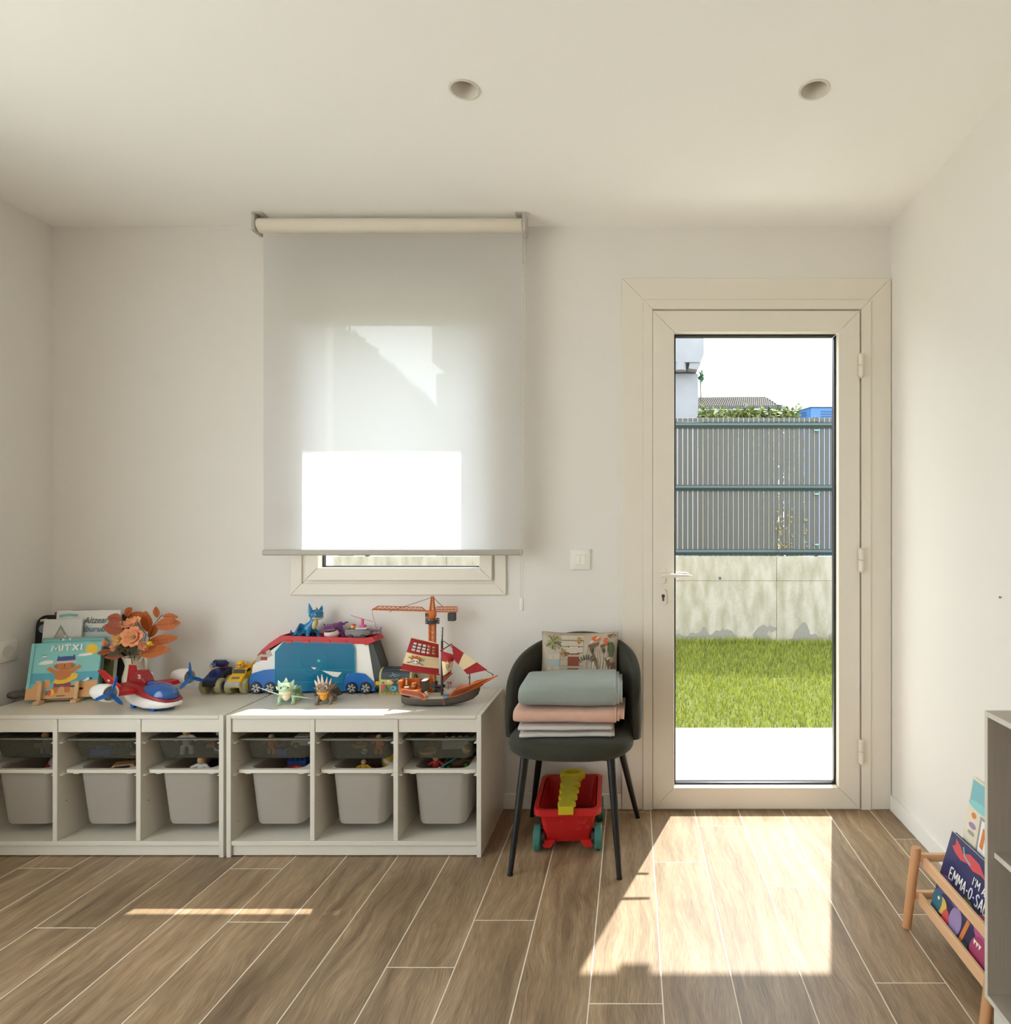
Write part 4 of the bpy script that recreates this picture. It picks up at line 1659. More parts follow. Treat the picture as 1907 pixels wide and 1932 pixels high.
def rseat(z, s):
    # seat outline: rounded front, slightly narrower back
    out = []
    for k in range(48):
        a = 2 * math.pi * k / 48
        c, s_ = math.cos(a), math.sin(a)
        x = 0.245 * abs(c) ** 0.75 * (1 if c > 0 else -1)
        y = 0.235 * abs(s_) ** 0.75 * (1 if s_ > 0 else -1)
        x *= 1.0 + 0.06 * (-s_)
        out.append((x * s, y * s - 0.02, z))
    return out


g = G(M_VEL)
g.loft([rseat(0.428, 0.80), rseat(0.420, 0.93), rseat(0.432, 0.985), rseat(0.452, 1.0), rseat(0.470, 0.985), rseat(0.482, 0.93), rseat(0.487, 0.78),
        rseat(0.487, 0.4)])
g.obj('seat', ch)


def shell(u, v):
    a = math.radians(-104 + 208 * u)            # 0 = straight back
    top = 0.465 + 0.36 * max(0.0, math.cos(a * 0.80)) ** 0.42
    if abs(u - 0.5) > 0.44:
        q = (abs(u - 0.5) - 0.44) / 0.06
        top -= 0.05 * q * q
    bot = 0.425 + 0.03 * (abs(2 * u - 1)) ** 3
    z = bot + (top - bot) * v
    lean = 0.045 * v
    rx, ry = 0.272 - 0.018 * (1 - v) - 0.02 * v * v, 0.245 + lean
    return (rx * math.sin(a) * (1.0 if abs(math.sin(a)) < 1 else 1), -0.02 + ry * math.cos(a), z)


def shell_fn(u, v):
    return shell(u, v)


g = G(M_VEL)
NU, NV, TH = 48, 14, 0.034
# padded shell: rounded at every rim
rows = []
for (v, off) in [(0.0, -0.3), (0.015, -0.5)] + [(0.06 + 0.88 * k / 10, -0.5) for k in range(11)] + [(0.985, -0.4), (1.0, 0.0)] + \
        [(0.985, 0.4)] + [(0.94 - 0.88 * k / 10, 0.5) for k in range(11)] + [(0.015, 0.5), (0.0, 0.3)]:
    row = []
    for i in range(NU + 1):
        u = i / NU
        p = Vector(shell(u, v))
        e = 0.01
        du = Vector(shell(min(1, u + e), v)) - Vector(shell(max(0, u - e), v))
        nn = Vector((du.y, -du.x, 0)).normalized()
        rim = min(1.0, min(u, 1 - u) / 0.05)
        th = TH * (0.35 + 0.65 * math.sqrt(max(0, 1 - (1 - rim) ** 2)))
        row.append(p + nn * th * off)
    rows.append(row)
nr = len(rows)
vs = [p for r_ in rows for p in r_]
fs = []
for j in range(nr):
    for i in range(NU):
        a, b = j * (NU + 1) + i, j * (NU + 1) + i + 1
        c, d = ((j + 1) % nr) * (NU + 1) + i + 1, ((j + 1) % nr) * (NU + 1) + i
        fs.append((a, b, c, d))
fs.append([j * (NU + 1) for j in range(nr)])
fs.append([j * (NU + 1) + NU for j in range(nr)][::-1])
g.add(vs, fs)
o = g.obj('backrest', ch, smooth=70)
g = G(M_LEG)
g.box(-0.17, -0.18, 0.405, 0.17, 0.16, 0.419, b=0.003)
g.obj('under_frame', ch)
Rz = Matrix.Rotation(math.radians(3.5), 3, 'Z')
for (wx_, wy_), (tx, ty) in (((-0.452, 2.415), (-0.165, -0.17)), ((-0.048, 2.39), (0.165, -0.17)), ((-0.448, 2.915), (-0.16, 0.15)), ((0.022, 2.90), (0.16, 0.15))):
    lo = Rz @ (Vector((wx_, wy_, 0)) - Vector((-0.235, 2.65, 0)))
    g = G(M_LEG)
    g.tube([(lo.x, lo.y, 0.004), Vector((lo.x, lo.y, 0.004)).lerp(Vector((tx, ty, 0.41)), 0.5), (tx, ty, 0.41)], [0.0095, 0.0135, 0.0165], 14)
    lg = g.obj('leg', ch)
    g = G(mat('rubber_black', (20, 20, 20), 0.8))
    g.cyl((lo.x, lo.y, 0), (lo.x, lo.y, 0.006), 0.0105, n=14)
    g.obj('foot', lg)


# ---- folded blankets
def blanket(name, label, m, w, d, h, loc, rz, inner=((0.86, 0.010), (0.62, 0.022)), seed=1, edge=None, tilt=0.0):
    """a blanket folded over and over: one big rounded fold outside, the inner folds showing at its open end"""
    t = thing(name, label, 'blanket', loc, rz, 'folded blankets on the chair')
    rb = random.Random(seed)
    ph = rb.uniform(0, 6)

    def ringat(x, tt, q, k):
        wob = 0.004 * math.sin(4 * tt + ph + k) + 0.002 * math.sin(11 * tt + 2 * ph)
        hh_ = h * (1 + 0.05 * math.sin(5 * tt + ph) + tilt * (tt - 0.5))
        ring = []
        for i in range(32):
            a = 2 * math.pi * i / 32
            c, s = math.cos(a), math.sin(a)
            yy = abs(c) ** 0.45 * (1 if c > 0 else -1) * d / 2 * (0.9 + 0.1 * q)
            z = abs(s) ** 0.62 * (1 if s > 0 else -1) * hh_ / 2 * q
            back = max(0.0, c) * 0.25 * h * (1 if s > 0 else 0)
            ring.append((x, yy + wob, h / 2 + z + back * q * 0.4 - (1 - q) * h * 0.05))
        return ring

    def xs_(a0, b0):
        n_ = 26
        return [(a0 + (b0 - a0) * i / n_, i / n_) for i in range(n_ + 1)]
    g = G(m)
    rings = [ringat(-w / 2 - 0.001, 0, 0.55, 0), ringat(-w / 2, 0, 0.8, 0)]
    rings += [ringat(x, tt, 0.93 if i == 0 else 1.0, 0) for i, (x, tt) in enumerate(xs_(-w / 2 + 0.004, w / 2))]
    rings += [ringat(w / 2 + 0.0004, 1, 0.97, 0), ringat(w / 2 - 0.004, 1, 0.9, 0)]
    g.loft(rings)
    g.obj('outer_fold', t, smooth=60)
    for k, (q, ex) in enumerate(inner):
        g = G(m)
        rings = [ringat(w / 2 - 0.03, 1, q, k + 1), ringat(w / 2 + ex - 0.002, 1, q, k + 1), ringat(w / 2 + ex, 1, q * 0.9, k + 1), ringat(w / 2 + ex - 0.003, 1, q * 0.75, k + 1)]
        g.loft(rings)
        g.obj('inner_fold', t, smooth=60)
    if edge:
        g = G(edge)
        for k, (q, ex) in enumerate(((1.0, 0.0),) + tuple(inner)):
            r_ = ringat(w / 2 + ex, 1, q * 0.99, k)
            g.tube(r_[8:26], 0.0014, 5)
            g.obj('hem', t)
            g = G(edge)
    return t


M_B1 = mat('blanket_sage', (142, 150, 144), 0.95, 0.06, 60, bump=0.25, bscale=500, sheen=0.2)
M_B2 = mat('blanket_rose', (206, 164, 144), 0.95, 0.05, 60, bump=0.25, bscale=500, sheen=0.2)
M_B3 = mat('blanket_grey', (198, 190, 184), 0.95, 0.05, 60, bump=0.25, bscale=500, sheen=0.2)
SZ = 0.488
bx0 = PX(1068, 2.5)
blanket('folded_blanket', 'pale grey folded blanket, lowest of the stack on the chair', M_B3, 0.345, 0.27, 0.025,
        (bx0 - 0.004, 2.60, SZ), 0.03, inner=((0.7, 0.012),), seed=2, edge=mat('hem_pale', (214, 208, 200), 0.9))
blanket('folded_blanket', 'pale grey folded sheet lying between the grey and pink blankets', M_B3, 0.35, 0.275, 0.025,
        (bx0 - 0.006, 2.602, SZ + 0.0262), 0.02, inner=((0.7, 0.008),), seed=9, edge=mat('hem_pale', (214, 208, 200), 0.9))
blanket('folded_blanket', 'dusty pink folded blanket in the middle of the chair stack', M_B2, 0.388, 0.268, 0.058,
        (bx0 - 0.002, 2.595, SZ + 0.0535), -0.02, inner=((0.8, 0.012), (0.5, 0.03)), seed=3, edge=mat('hem_rose', (228, 196, 182), 0.9))
blanket('folded_blanket', 'thick sage grey folded blanket on top of the chair stack', M_B1, 0.365, 0.29, 0.092,
        (bx0 + 0.004, 2.61, SZ + 0.113), 0.01, inner=((0.86, 0.014), (0.66, 0.026)), seed=6, edge=mat('hem_sage', (176, 184, 178), 0.9), tilt=0.14)

# ---- printed cushion
cu = thing('cushion', 'beige cushion printed with potted plants, small pictures and shutters', 'cushion', (PX(1092, 2.78), 2.803, 0.60), math.radians(-2), rot=(math.radians(-13), 0, math.radians(-2)))
CW, CHH = 0.327, 0.235


def cush(u, v, side):
    x = (u - 0.5) * CW
    z = v * CHH
    e = max(0.0, (1 - (2 * u - 1) ** 4) * (1 - (2 * v - 1) ** 4))
    pin = 1 - 0.05 * (1 - (2 * abs(u - 0.5)) ** 2) * (abs(2 * v - 1) ** 6)
    z = CHH / 2 + (z - CHH / 2) * pin
    x *= 1 - 0.04 * (1 - (2 * abs(v - 0.5)) ** 2) * (abs(2 * u - 1) ** 6)
    return Vector((x, side * (0.003 + (0.040 if side < 0 else 0.026) * e ** 0.6) - 1.1 * x * x, z))


M_CUSH = mat('cushion_linen', (178, 164, 146), 0.95, 0.07, 25, bump=0.2, bscale=400)
g = G(M_CUSH)
g.grid(lambda u, v: cush(u, v, -1), 24, 18)
g.grid(lambda u, v: cush(1 - u, v, 1), 24, 18)
ncol = 25
edge = [cush(i / 24, 0, -1) for i in range(25)] + [cush(1, j / 18, -1) for j in range(1, 19)] + [cush(1 - i / 24, 1, -1) for i in range(1, 25)] + \
       [cush(0, 1 - j / 18, -1) for j in range(1, 18)]
g.obj('cover', cu, smooth=80)
g = G(mat('cushion_piping', (160, 146, 130), 0.95))
ee = [Vector((p.x, -1.1 * p.x * p.x, p.z)) for p in edge]
g.tube(ee + [ee[0]], 0.0036, 6)
g.obj('piping', cu)
cmats = {k: mat('print_' + k, c, 0.95, 0.06, 60) for k, c in dict(green=(150, 152, 92), dgreen=(92, 96, 70), rust=(126, 66, 48), cream=(208, 200, 180), orange=(198, 98, 58),
         blue=(150, 166, 170), brown=(116, 92, 68), dark=(70, 62, 56), pale=(190, 178, 162), gold=(176, 136, 72), pink=(192, 130, 120)).items()}
sh = []
rr = random.Random(11)
for k in range(9):                                   # timber boards
    v = 0.04 + k * 0.115
    sh.append((cmats['brown'], stroke2([(0.24, v), (0.40, v + 0.003), (0.56, v)], 0.005)))
    if k < 8:
        sh.append((cmats['blue' if k % 2 else 'pale'], rect2(0.09, v, 0.25, v + 0.10)) if k < 5 else (cmats['pale'], rect2(0.26, v + 0.01, 0.55, v + 0.1)))
for x0, lean in ((0.60, 0.02), (0.75, 0.03)):        # shutters
    sh.append((cmats['pale'], [(x0, 0.28), (x0 + 0.14, 0.30), (x0 + 0.14 + lean, 0.82), (x0 + lean, 0.76)]))
    for q in (0.02, 0.06, 0.10, 0.13):
        sh.append((cmats['brown'], stroke2([(x0 + q, 0.31), (x0 + q + lean, 0.76)], 0.006)))
    sh.append((cmats['brown'], stroke2([(x0, 0.28), (x0 + lean, 0.76), (x0 + 0.14 + lean, 0.82), (x0 + 0.14, 0.30), (x0, 0.28)], 0.008)))
    sh.append((cmats['dark'], ell2(x0 + 0.08, 0.66, 0.012, 0.05, 10)))
    sh.append((cmats['dark'], ell2(x0 + 0.08, 0.66, 0.022, 0.014, 10)))
for k in range(3):                                   # three framed pictures
    v = 0.18 + 0.205 * k
    sh.append((cmats['rust'], rect2(0.355, v, 0.50, v + 0.165)))
    sh.append((cmats['cream'], rect2(0.370, v + 0.022, 0.485, v + 0.143)))
    sh.append((cmats['blue'], rect2(0.395, v + 0.05, 0.46, v + 0.115)))
    for q in (0.385, 0.472):
        sh.append((cmats['dark'], ell2(q, v + 0.085, 0.009, 0.03, 8)))
for (cx_, cy_, s, cc, nn) in ((0.16, 0.80, 0.11, 'green', 16), (0.60, 0.16, 0.09, 'green', 12), (0.30, 0.62, 0.06, 'gold', 10), (0.28, 0.17, 0.07, 'gold', 10),
                              (0.94, 0.40, 0.06, 'rust', 9), (0.50, 0.84, 0.05, 'gold', 9), (0.24, 0.14, 0.05, 'pink', 6)):
    for k in range(nn):
        a = 2 * math.pi * k / nn + rr.uniform(-0.2, 0.2)
        r_ = s * rr.uniform(0.7, 1.2)
        p0 = (cx_, cy_)
        p1 = (cx_ + 0.55 * r_ * math.cos(a), cy_ + 0.8 * r_ * math.sin(a) + 0.02)
        p2 = (cx_ + r_ * math.cos(a), cy_ + 1.3 * r_ * math.sin(a))
        sh.append((cmats[cc if k % 3 else ('dgreen' if cc == 'green' else 'brown')], stroke2([p0, p1, p2], 0.018 if k % 2 else 0.012)))
for k in range(7):                                   # lavender spikes
    a = math.radians(50 + 14 * k)
    sh.append((cmats['dark'], stroke2([(0.6 + 0.10 * math.cos(a), 0.30 + 0.20 * math.sin(a)), (0.6 + 0.15 * math.cos(a), 0.30 + 0.29 * math.sin(a))], 0.012)))
    sh.append((cmats['pale'], stroke2([(0.6, 0.25), (0.6 + 0.10 * math.cos(a), 0.30 + 0.20 * math.sin(a))], 0.005)))
sh += [(cmats['orange'], ell2(0.72, 0.88, 0.06, 0.05, 14)), (cmats['orange'], ell2(0.85, 0.83, 0.03, 0.07, 12)), (cmats['cream'], stroke2([(0.64, 0.80), (0.76, 0.92)], 0.03)),
       (cmats['brown'], stroke2([(0.88, 0.92), (0.98, 0.97)], 0.07)), (cmats['pale'], stroke2([(0.87, 0.84), (0.98, 1.0)], 0.02)),
       (cmats['dgreen'], ell2(0.93, 0.68, 0.05, 0.14, 14)), (cmats['cream'], stroke2([(0.87, 0.50), (0.98, 0.62)], 0.025)), (cmats['brown'], stroke2([(0.58, 0.06), (0.95, 0.14)], 0.05))]
art('printed_scene', cu, [(m_, [(min(0.985, max(0.015, a)), min(0.985, max(0.015, b))) for a, b in p_]) for m_, p_ in sh],
    lambda u, v, h: cush(u, v, -1) + Vector((0, -0.0012 - h * 0.12, 0)))

# ---------------------------------------------------------------- red pull wagon
M_RED = see_through('wagon_red', (214, 40, 40), clear=0.0, transl=0.22, rough=0.35)
M_YEL = mat('wagon_yellow', (196, 178, 30), 0.4, 0.03, 30)
M_TEAL = mat('wheel_teal', (58, 116, 106), 0.45, 0.05, 30)
wg = thing('toy_wagon', 'red plastic toy wagon with yellow handle and teal wheels under the chair', 'toy wagon', (-0.262, 2.745, 0), math.radians(2))
wg.scale = (1.1, 1.06, 1.1)
g = G(M_RED)


def wring(z, w, d, r):
    return [(p[0], p[1], z) for p in rrect2(-w / 2, -d / 2, w / 2, d / 2, r, 5)]


g.loft([wring(0.034, 0.155, 0.27, 0.02), wring(0.038, 0.165, 0.28, 0.02), wring(0.15, 0.205, 0.325, 0.025), wring(0.165, 0.208, 0.33, 0.026),
        wring(0.165, 0.200, 0.32, 0.022), wring(0.042, 0.158, 0.272, 0.018)])
wb_o = g.obj('body', wg)
g = G(M_RED)
for w, d, z in ((0.242, 0.362, 0.165),):
    g.loft([wring(z - 0.022, w, d, 0.035), wring(z, w, d, 0.035), wring(z, 0.2, 0.32, 0.022), wring(z - 0.005, 0.2, 0.32, 0.022), wring(z - 0.005, w - 0.008, d - 0.008, 0.03),
            wring(z - 0.022, w - 0.006, d - 0.006, 0.03)], closed=True)
g.obj('rim', wg)
for s in (-1, 1):
    for (ya, yb) in ((-0.15, -0.138), (0.12, 0.132)):
        g = G(M_RED)
        g.pxz([(s * 0.095, 0.045), (s * 0.045, 0.045), (s * 0.06, 0.018), (s * 0.085, 0.018)][::s], ya, yb)
        g.obj('skirt_foot', wg)
# moulded relief on the front wall: flower discs
g = G(M_RED)
for (x, z, r_) in ((0.055, 0.12, 0.013), (0.065, 0.10, 0.013), (0.035, 0.113, 0.009), (0.04, 0.09, 0.009), (-0.03, 0.12, 0.011)):
    yy = -0.14 - (z - 0.038) / 0.112 * 0.0225
    for q in (1.0, 0.5):
        for a in range(16):
            a0, a1 = 2 * math.pi * a / 16, 2 * math.pi * (a + 1) / 16
            g.cyl((x + q * r_ * math.cos(a0), yy, z + q * r_ * math.sin(a0)), (x + q * r_ * math.cos(a1), yy, z + q * r_ * math.sin(a1)), 0.0012, n=5)
g.obj('moulded_flowers', wg)
for (x, y) in ((-0.104, -0.125), (0.104, -0.125), (-0.108, 0.125), (0.108, 0.125)):
    g = G(M_TEAL)
    s = 1 if x > 0 else -1
    g.lathe([(0.030, -0.013), (0.042, -0.0125), (0.0455, -0.009), (0.0455, 0.009), (0.042, 0.0125), (0.030, 0.013), (0.028, 0.008), (0.012, 0.007), (0.010, 0.012), (0.0005, 0.012)],
            30, (x + 0.006 * s, y, 0.0458), (s, 0, 0))
    w = g.obj('wheel', wg)
    g = G(pm('black'))
    g.cyl((x - 0.02 * s, y, 0.0458), (x - 0.006 * s, y, 0.0458), 0.028, n=20)
    g.obj('hub', w)
g = G(M_LEG)
for y in (-0.115, 0.125):
    g.cyl((-0.1, y, 0.0458), (0.1, y, 0.0458), 0.004, n=8)
g.obj('axle', wg)
# zigzag folding handle lying along the top
g = G(M_YEL)
pts, ptsR = [], []
yy0, yy1 = -0.185, 0.125
N = 60
for k in range(N + 1):
    t_ = k / N
    y = yy0 + (yy1 - yy0) * t_
    wv = 0.5 - 0.5 * math.cos(2 * math.pi * t_ * 5)
    pts.append((-0.026 - 0.014 * wv * (0.6 + 0.6 * t_), y))
    ptsR.append((0.012 + 0.026 * wv * (0.6 + 0.6 * t_), y))
g.pxy(pts + ptsR[::-1], 0.168, 0.182)
for k in range(N):
    pass
g.box(-0.031, -0.192, 0.152, 0.023, -0.182, 0.182, b=0.002)
g.obj('handle', wg)
g = G(M_YEL)
rings = []
for k in range(28):
    a = 2 * math.pi * k / 28
    c = Vector((0.002 + 0.042 * math.cos(a), 0.145 + 0.028 * math.sin(a), 0.175))
    rd = Vector((math.cos(a), math.sin(a), 0))
    rings.append([c + rd * 0.009 * sx + Vector((0, 0, 0.012 * sz)) for sx, sz in ((-1, -1), (1, -1), (1, 1), (-1, 1))])
g.loft(rings, closed=True)
g.obj('grip_ring', wg)

# ---------------------------------------------------------------- book rack and cabinet by the side wall
M_BEECH = mat('beech', (224, 180, 138), 0.5, 0.10, 6, stretch=(12, 1.2, 12), bump=0.05)
M_BEECH2 = mat('beech_leg', (204, 150, 104), 0.5, 0.10, 6, stretch=(12, 12, 1.2), bump=0.05)
rk = thing('book_rack', 'low beech wood book rack with splayed round legs by the side wall', 'book rack', (1.0, 1.875, 0))
for y in (0.221, -0.238):
    for (xb, xt) in ((-0.121, -0.09), (0.155, 0.125)):
        g = G(M_BEECH2)
        g.tube([(xb, y, 0.001), ((xb + xt) / 2, y, 0.13), (xt, y, 0.252), (xt + 0.0002, y, 0.258)], [0.0135, 0.0145, 0.015, 0.0125], 18)
        g.obj('leg', rk)
    for z in (0.228, 0.108):
        g = G(M_BEECH)
        x0 = -0.09 - 0.03 * (0.258 - z) / 0.258
        g.box(x0 + 0.012, y - 0.008, z - 0.014, 0.125, y + 0.008, z + 0.010, b=0.002)
        g.obj('cross_rail', rk)
for z, hgt in ((0.213, 0.034), (0.098, 0.036)):
    xf = -0.083 - 0.032 * (0.258 - z) / 0.258
    g = G(M_BEECH)
    g.box(xf + 0.0155, -0.229, z - hgt / 2, xf + 0.0275, 0.212, z + hgt / 2, b=0.002)
    g.obj('front_rail', rk)
    g = G(M_BEECH)
    xr_ = 0.0142 if z > 0.15 else 0.10      # the upper back rail is the one the books lean on
    g.box(xr_, -0.229, z - hgt / 2, xr_ + 0.012, 0.212, z + hgt / 2, b=0.002)
    g.obj('back_rail', rk)
for x in (-0.06, 0.0, 0.06):
    g = G(M_BEECH)
    g.box(x - 0.014, -0.2305, 0.066, x + 0.014, 0.2135, 0.078, b=0.002)
    g.obj('bottom_slat', rk)


def leaning_book(name, label, yfar, length, height, thick, xb, zb, tilt, cover, page, back):
    """book standing on its long edge, leaning towards the side wall; u runs from far to near, v up the cover"""
    t = thing(name, label, 'book', (xb, yfar, zb), rot=(0, tilt, 0))
    g = G(cover)
    g.box(0, -length, 0, 0.0022, 0, height, b=0.0006)
    g.box(thick - 0.0022, -length, 0, thick, 0, height, b=0.0006)
    g.box(0.0022, -length, 0.0, thick - 0.0022, -length + 0.002, height)
    g.obj('cover', t)
    g = G(page)
    g.box(0.0023, -length + 0.003, 0.003, thick - 0.0023, -0.003, height - 0.003)
    g.obj('pages', t)
    return t, (lambda u, v, h: Vector((-0.0003 - h, -u * length, v * height)))


M_PAGE = mat('paper', (232, 226, 212), 0.9, 0.03, 200)
M_NAVY = mat('cover_navy', (38, 44, 96), 0.4, 0.08, 12)
tb, fm = leaning_book('picture_book', 'navy dinosaur picture book leaning in the beech rack', 2.045, 0.33, 0.262, 0.014, 0.926, 0.0822, 0.285,
                      M_NAVY, M_PAGE, M_NAVY)
bm_ = {k: mat('ink_' + k, c, 0.5, 0.05, 30) for k, c in dict(red=(206, 78, 84), pink=(184, 84, 140), purple=(108, 84, 150), green=(96, 124, 70), yellow=(220, 186, 92), white=(238, 236, 230),
      teal=(54, 110, 128), orange=(212, 124, 66), dkblue=(28, 34, 70), lilac=(150, 130, 176), magenta=(160, 60, 96), sky=(120, 180, 190), black=(26, 26, 32), cat=(196, 116, 52), sand=(222, 164, 104),
      sun=(238, 196, 40), sea=(84, 166, 190), aqua=(132, 200, 200), capblue=(52, 74, 136), maroon=(140, 62, 84), grey=(150, 150, 146), green2=(120, 130, 76)).items()}
sh = [(bm_['dkblue'], rect2(0.02, 0.02, 0.98, 0.30)),
      (bm_['red'], [(0.10, 0.97), (0.20, 0.93), (0.26, 0.88), (0.36, 0.94), (0.52, 0.93), (0.68, 0.83), (0.58, 0.84), (0.46, 0.81), (0.36, 0.83), (0.25, 0.80), (0.15, 0.82), (0.07, 0.86), (0.12, 0.90)]),
      (bm_['sky'], stroke2([(0.24, 0.95), (0.29, 0.87), (0.40, 0.84)], 0.02)),
      (bm_['purple'], ell2(0.12, 0.42, 0.12, 0.10, 16, rot=0.6)), (bm_['yellow'], ell2(0.16, 0.20, 0.10, 0.09, 16)), (bm_['teal'], ell2(0.08, 0.20, 0.09, 0.13, 16)),
      (bm_['red'], ell2(0.27, 0.12, 0.06, 0.10, 12)), (bm_['lilac'], ell2(0.42, 0.20, 0.10, 0.15, 18)), (bm_['orange'], stroke2([(0.55, 0.08), (0.60, 0.34)], 0.05)),
      (bm_['green'], ell2(0.52, 0.45, 0.10, 0.07, 16)), (bm_['pink'], ell2(0.80, 0.40, 0.13, 0.14, 18)), (bm_['magenta'], ell2(0.82, 0.16, 0.13, 0.16, 20)),
      (bm_['white'], [(0.72, 0.25), (0.74, 0.20), (0.76, 0.25), (0.78, 0.20), (0.80, 0.25), (0.82, 0.20), (0.84, 0.25)]),
      (bm_['teal'], ell2(0.36, 0.06, 0.05, 0.04, 12)), (bm_['green'], ell2(0.63, 0.07, 0.07, 0.05, 12)), (bm_['white'], ell2(0.10, 0.24, 0.02, 0.02, 10)),
      (bm_['purple'], ell2(0.28, 0.40, 0.14, 0.05, 16, rot=-0.5))]
art('cover_print', tb, sh, fm, step=0.00005)
OV = ell2(0.5, 0.5, 0.42, 0.46, 14)
STROKES = {'E': [[(0.9, 1), (0.12, 1), (0.12, 0), (0.9, 0)], [(0.12, 0.5), (0.75, 0.5)]], 'M': [[(0.04, 0), (0.12, 1), (0.5, 0.35), (0.88, 1), (0.96, 0)]],
           'A': [[(0.02, 0), (0.5, 1), (0.98, 0)], [(0.22, 0.33), (0.78, 0.33)]], '-': [[(0.15, 0.45), (0.85, 0.45)]], 'O': [OV + OV[:2]],
           'S': [[(0.88, 0.85), (0.6, 1), (0.25, 0.93), (0.15, 0.72), (0.45, 0.53), (0.8, 0.38), (0.85, 0.15), (0.55, 0), (0.1, 0.1)]],
           'U': [[(0.1, 1), (0.12, 0.25), (0.3, 0.02), (0.7, 0.02), (0.88, 0.25), (0.9, 1)]], 'R': [[(0.12, 0), (0.12, 1), (0.65, 0.98), (0.82, 0.75), (0.62, 0.5), (0.14, 0.48)], [(0.5, 0.5), (0.92, 0)]],
           'I': [[(0.5, 0), (0.5, 1)]], 'N': [[(0.08, 0), (0.08, 1), (0.9, 0), (0.9, 1)]], "'": [[(0.5, 0.75), (0.5, 1)]], '.': [[(0.4, 0.0), (0.4, 0.12)]]}
WIDTHS = {'I': 0.4, "'": 0.3, '-': 0.55, ' ': 0.5, 'M': 1.2, '.': 0.45}


def stroke_title(parent, txt, m, fmap, u0, v0, w, h, sw, lift=0.0012):
    """hand-lettered capitals made of strokes, one part per letter"""
    tot = sum(WIDTHS.get(c, 0.9) + 0.18 for c in txt)
    u = u0
    for c in txt:
        cw = WIDTHS.get(c, 0.9) * w / tot
        if c != ' ':
            art('title_letter', parent, [(m, stroke2([(u + p[0] * cw, v0 + p[1] * h) for p in st_[i:i + 2]], sw)) for st_ in STROKES[c] for i in range(len(st_) - 1)], lambda a, b, k: fmap(a, b, k * 0.1 + lift))
        u += cw + 0.18 * w / tot


stroke_title(tb, "I'M AN", bm_['white'], fm, 0.50, 0.69, 0.27, 0.085, 0.012)
stroke_title(tb, "EMMA-O-SAURUS", bm_['white'], fm, 0.15, 0.53, 0.84, 0.125, 0.015)
M_CREAM = mat('cover_cream', (222, 212, 190), 0.5, 0.06, 12)
tb2, fm2 = leaning_book('picture_book', 'tall cream and teal picture book leaning behind the navy one', 2.015, 0.34, 0.442, 0.012, 0.9765, 0.0802, 0.165, M_CREAM, M_PAGE, M_CREAM)
sh = [(bm_['sky'], rect2(0.02, 0.84, 0.98, 0.985)), (bm_['aqua'], ell2(0.2, 0.83, 0.2, 0.03, 14)), (bm_['teal'], rect2(0.02, 0.02, 0.98, 0.50)),
      (bm_['sand'], ell2(0.1, 0.5, 0.12, 0.05, 14)), (bm_['grey'], rect2(0.22, 0.54, 0.96, 0.79)), (bm_['white'], rect2(0.25, 0.56, 0.94, 0.77)),
      (bm_['orange'], ell2(0.12, 0.76, 0.04, 0.02, 10)), (bm_['lilac'], ell2(0.12, 0.69, 0.06, 0.02, 10)), (bm_['grey'], ell2(0.12, 0.64, 0.06, 0.015, 10)),
      (bm_['green2'], ell2(0.4, 0.48, 0.14, 0.04, 14))]
art('cover_print', tb2, sh, fm2, step=0.00005)
stroke_title(tb2, 'M.', bm_['orange'], fm2, 0.29, 0.60, 0.36, 0.13, 0.05)

# grey wood cabinet
M_GW = mat('grey_ash', (172, 161, 148), 0.55, 0.10, 5, stretch=(14, 14, 0.7), bump=0.06)
M_GE = mat('grey_ash_edge', (204, 198, 186), 0.5, 0.06, 8, stretch=(10, 10, 1))
cbn = thing('shelf_cabinet', 'grey ash open shelf cabinet with a white drawer against the side wall', 'cabinet', (0.835, 1.55, 0))
CD, CT, CL = 0.336, 0.0125, 0.80
ZB, ZT = 0.168, 0.846


def gpanel(name, x0, y0, z0, x1, y1, z1):
    g = G(M_GW)
    g.box(x0 + 0.0008, y0, z0, x1, y1, z1, b=0.0006)
    o_ = g.obj(name, cbn)
    g = G(M_GE)
    g.box(x0, y0 + 0.0002, z0 + 0.0002, x0 + 0.0008, y1 - 0.0002, z1 - 0.0002)
    g.obj('edge_band', o_)
    return o_


gpanel('side_panel', 0, -CT, ZB, CD, 0, ZT)
gpanel('side_panel', 0, -CL, ZB, CD, -CL + CT, ZT)
gpanel('top_panel', 0, -CL + CT, ZT - CT, CD, -CT, ZT)
gpanel('bottom_panel', 0, -CL + CT, ZB, CD, -CT, ZB + CT)
gpanel('shelf', 0.016, -CL + CT, 0.503, CD, -CT, 0.516)
g = G(M_GW)
g.box(CD - 0.006, -CL + CT, ZB + CT, CD, -CT, ZT - CT)
g.obj('back_panel', cbn)
g = G(M_WHITE)
g.box(0.03, -CL + 0.004, 0.0, CD, -0.02, ZB - 0.002, b=0.002)
g.obj('drawer_box', cbn)
g = G(M_WHITE)
g.box(0.014, -CL + 0.006, 0.02, 0.03, -0.012, ZB - 0.010, b=0.003)
dr = g.obj('drawer_front', cbn)
g = G(M_GE)
g.cyl((0.0145, -0.4, 0.09), (0.0, -0.4, 0.09), 0.012, 0.014, n=18)
g.obj('knob', dr)
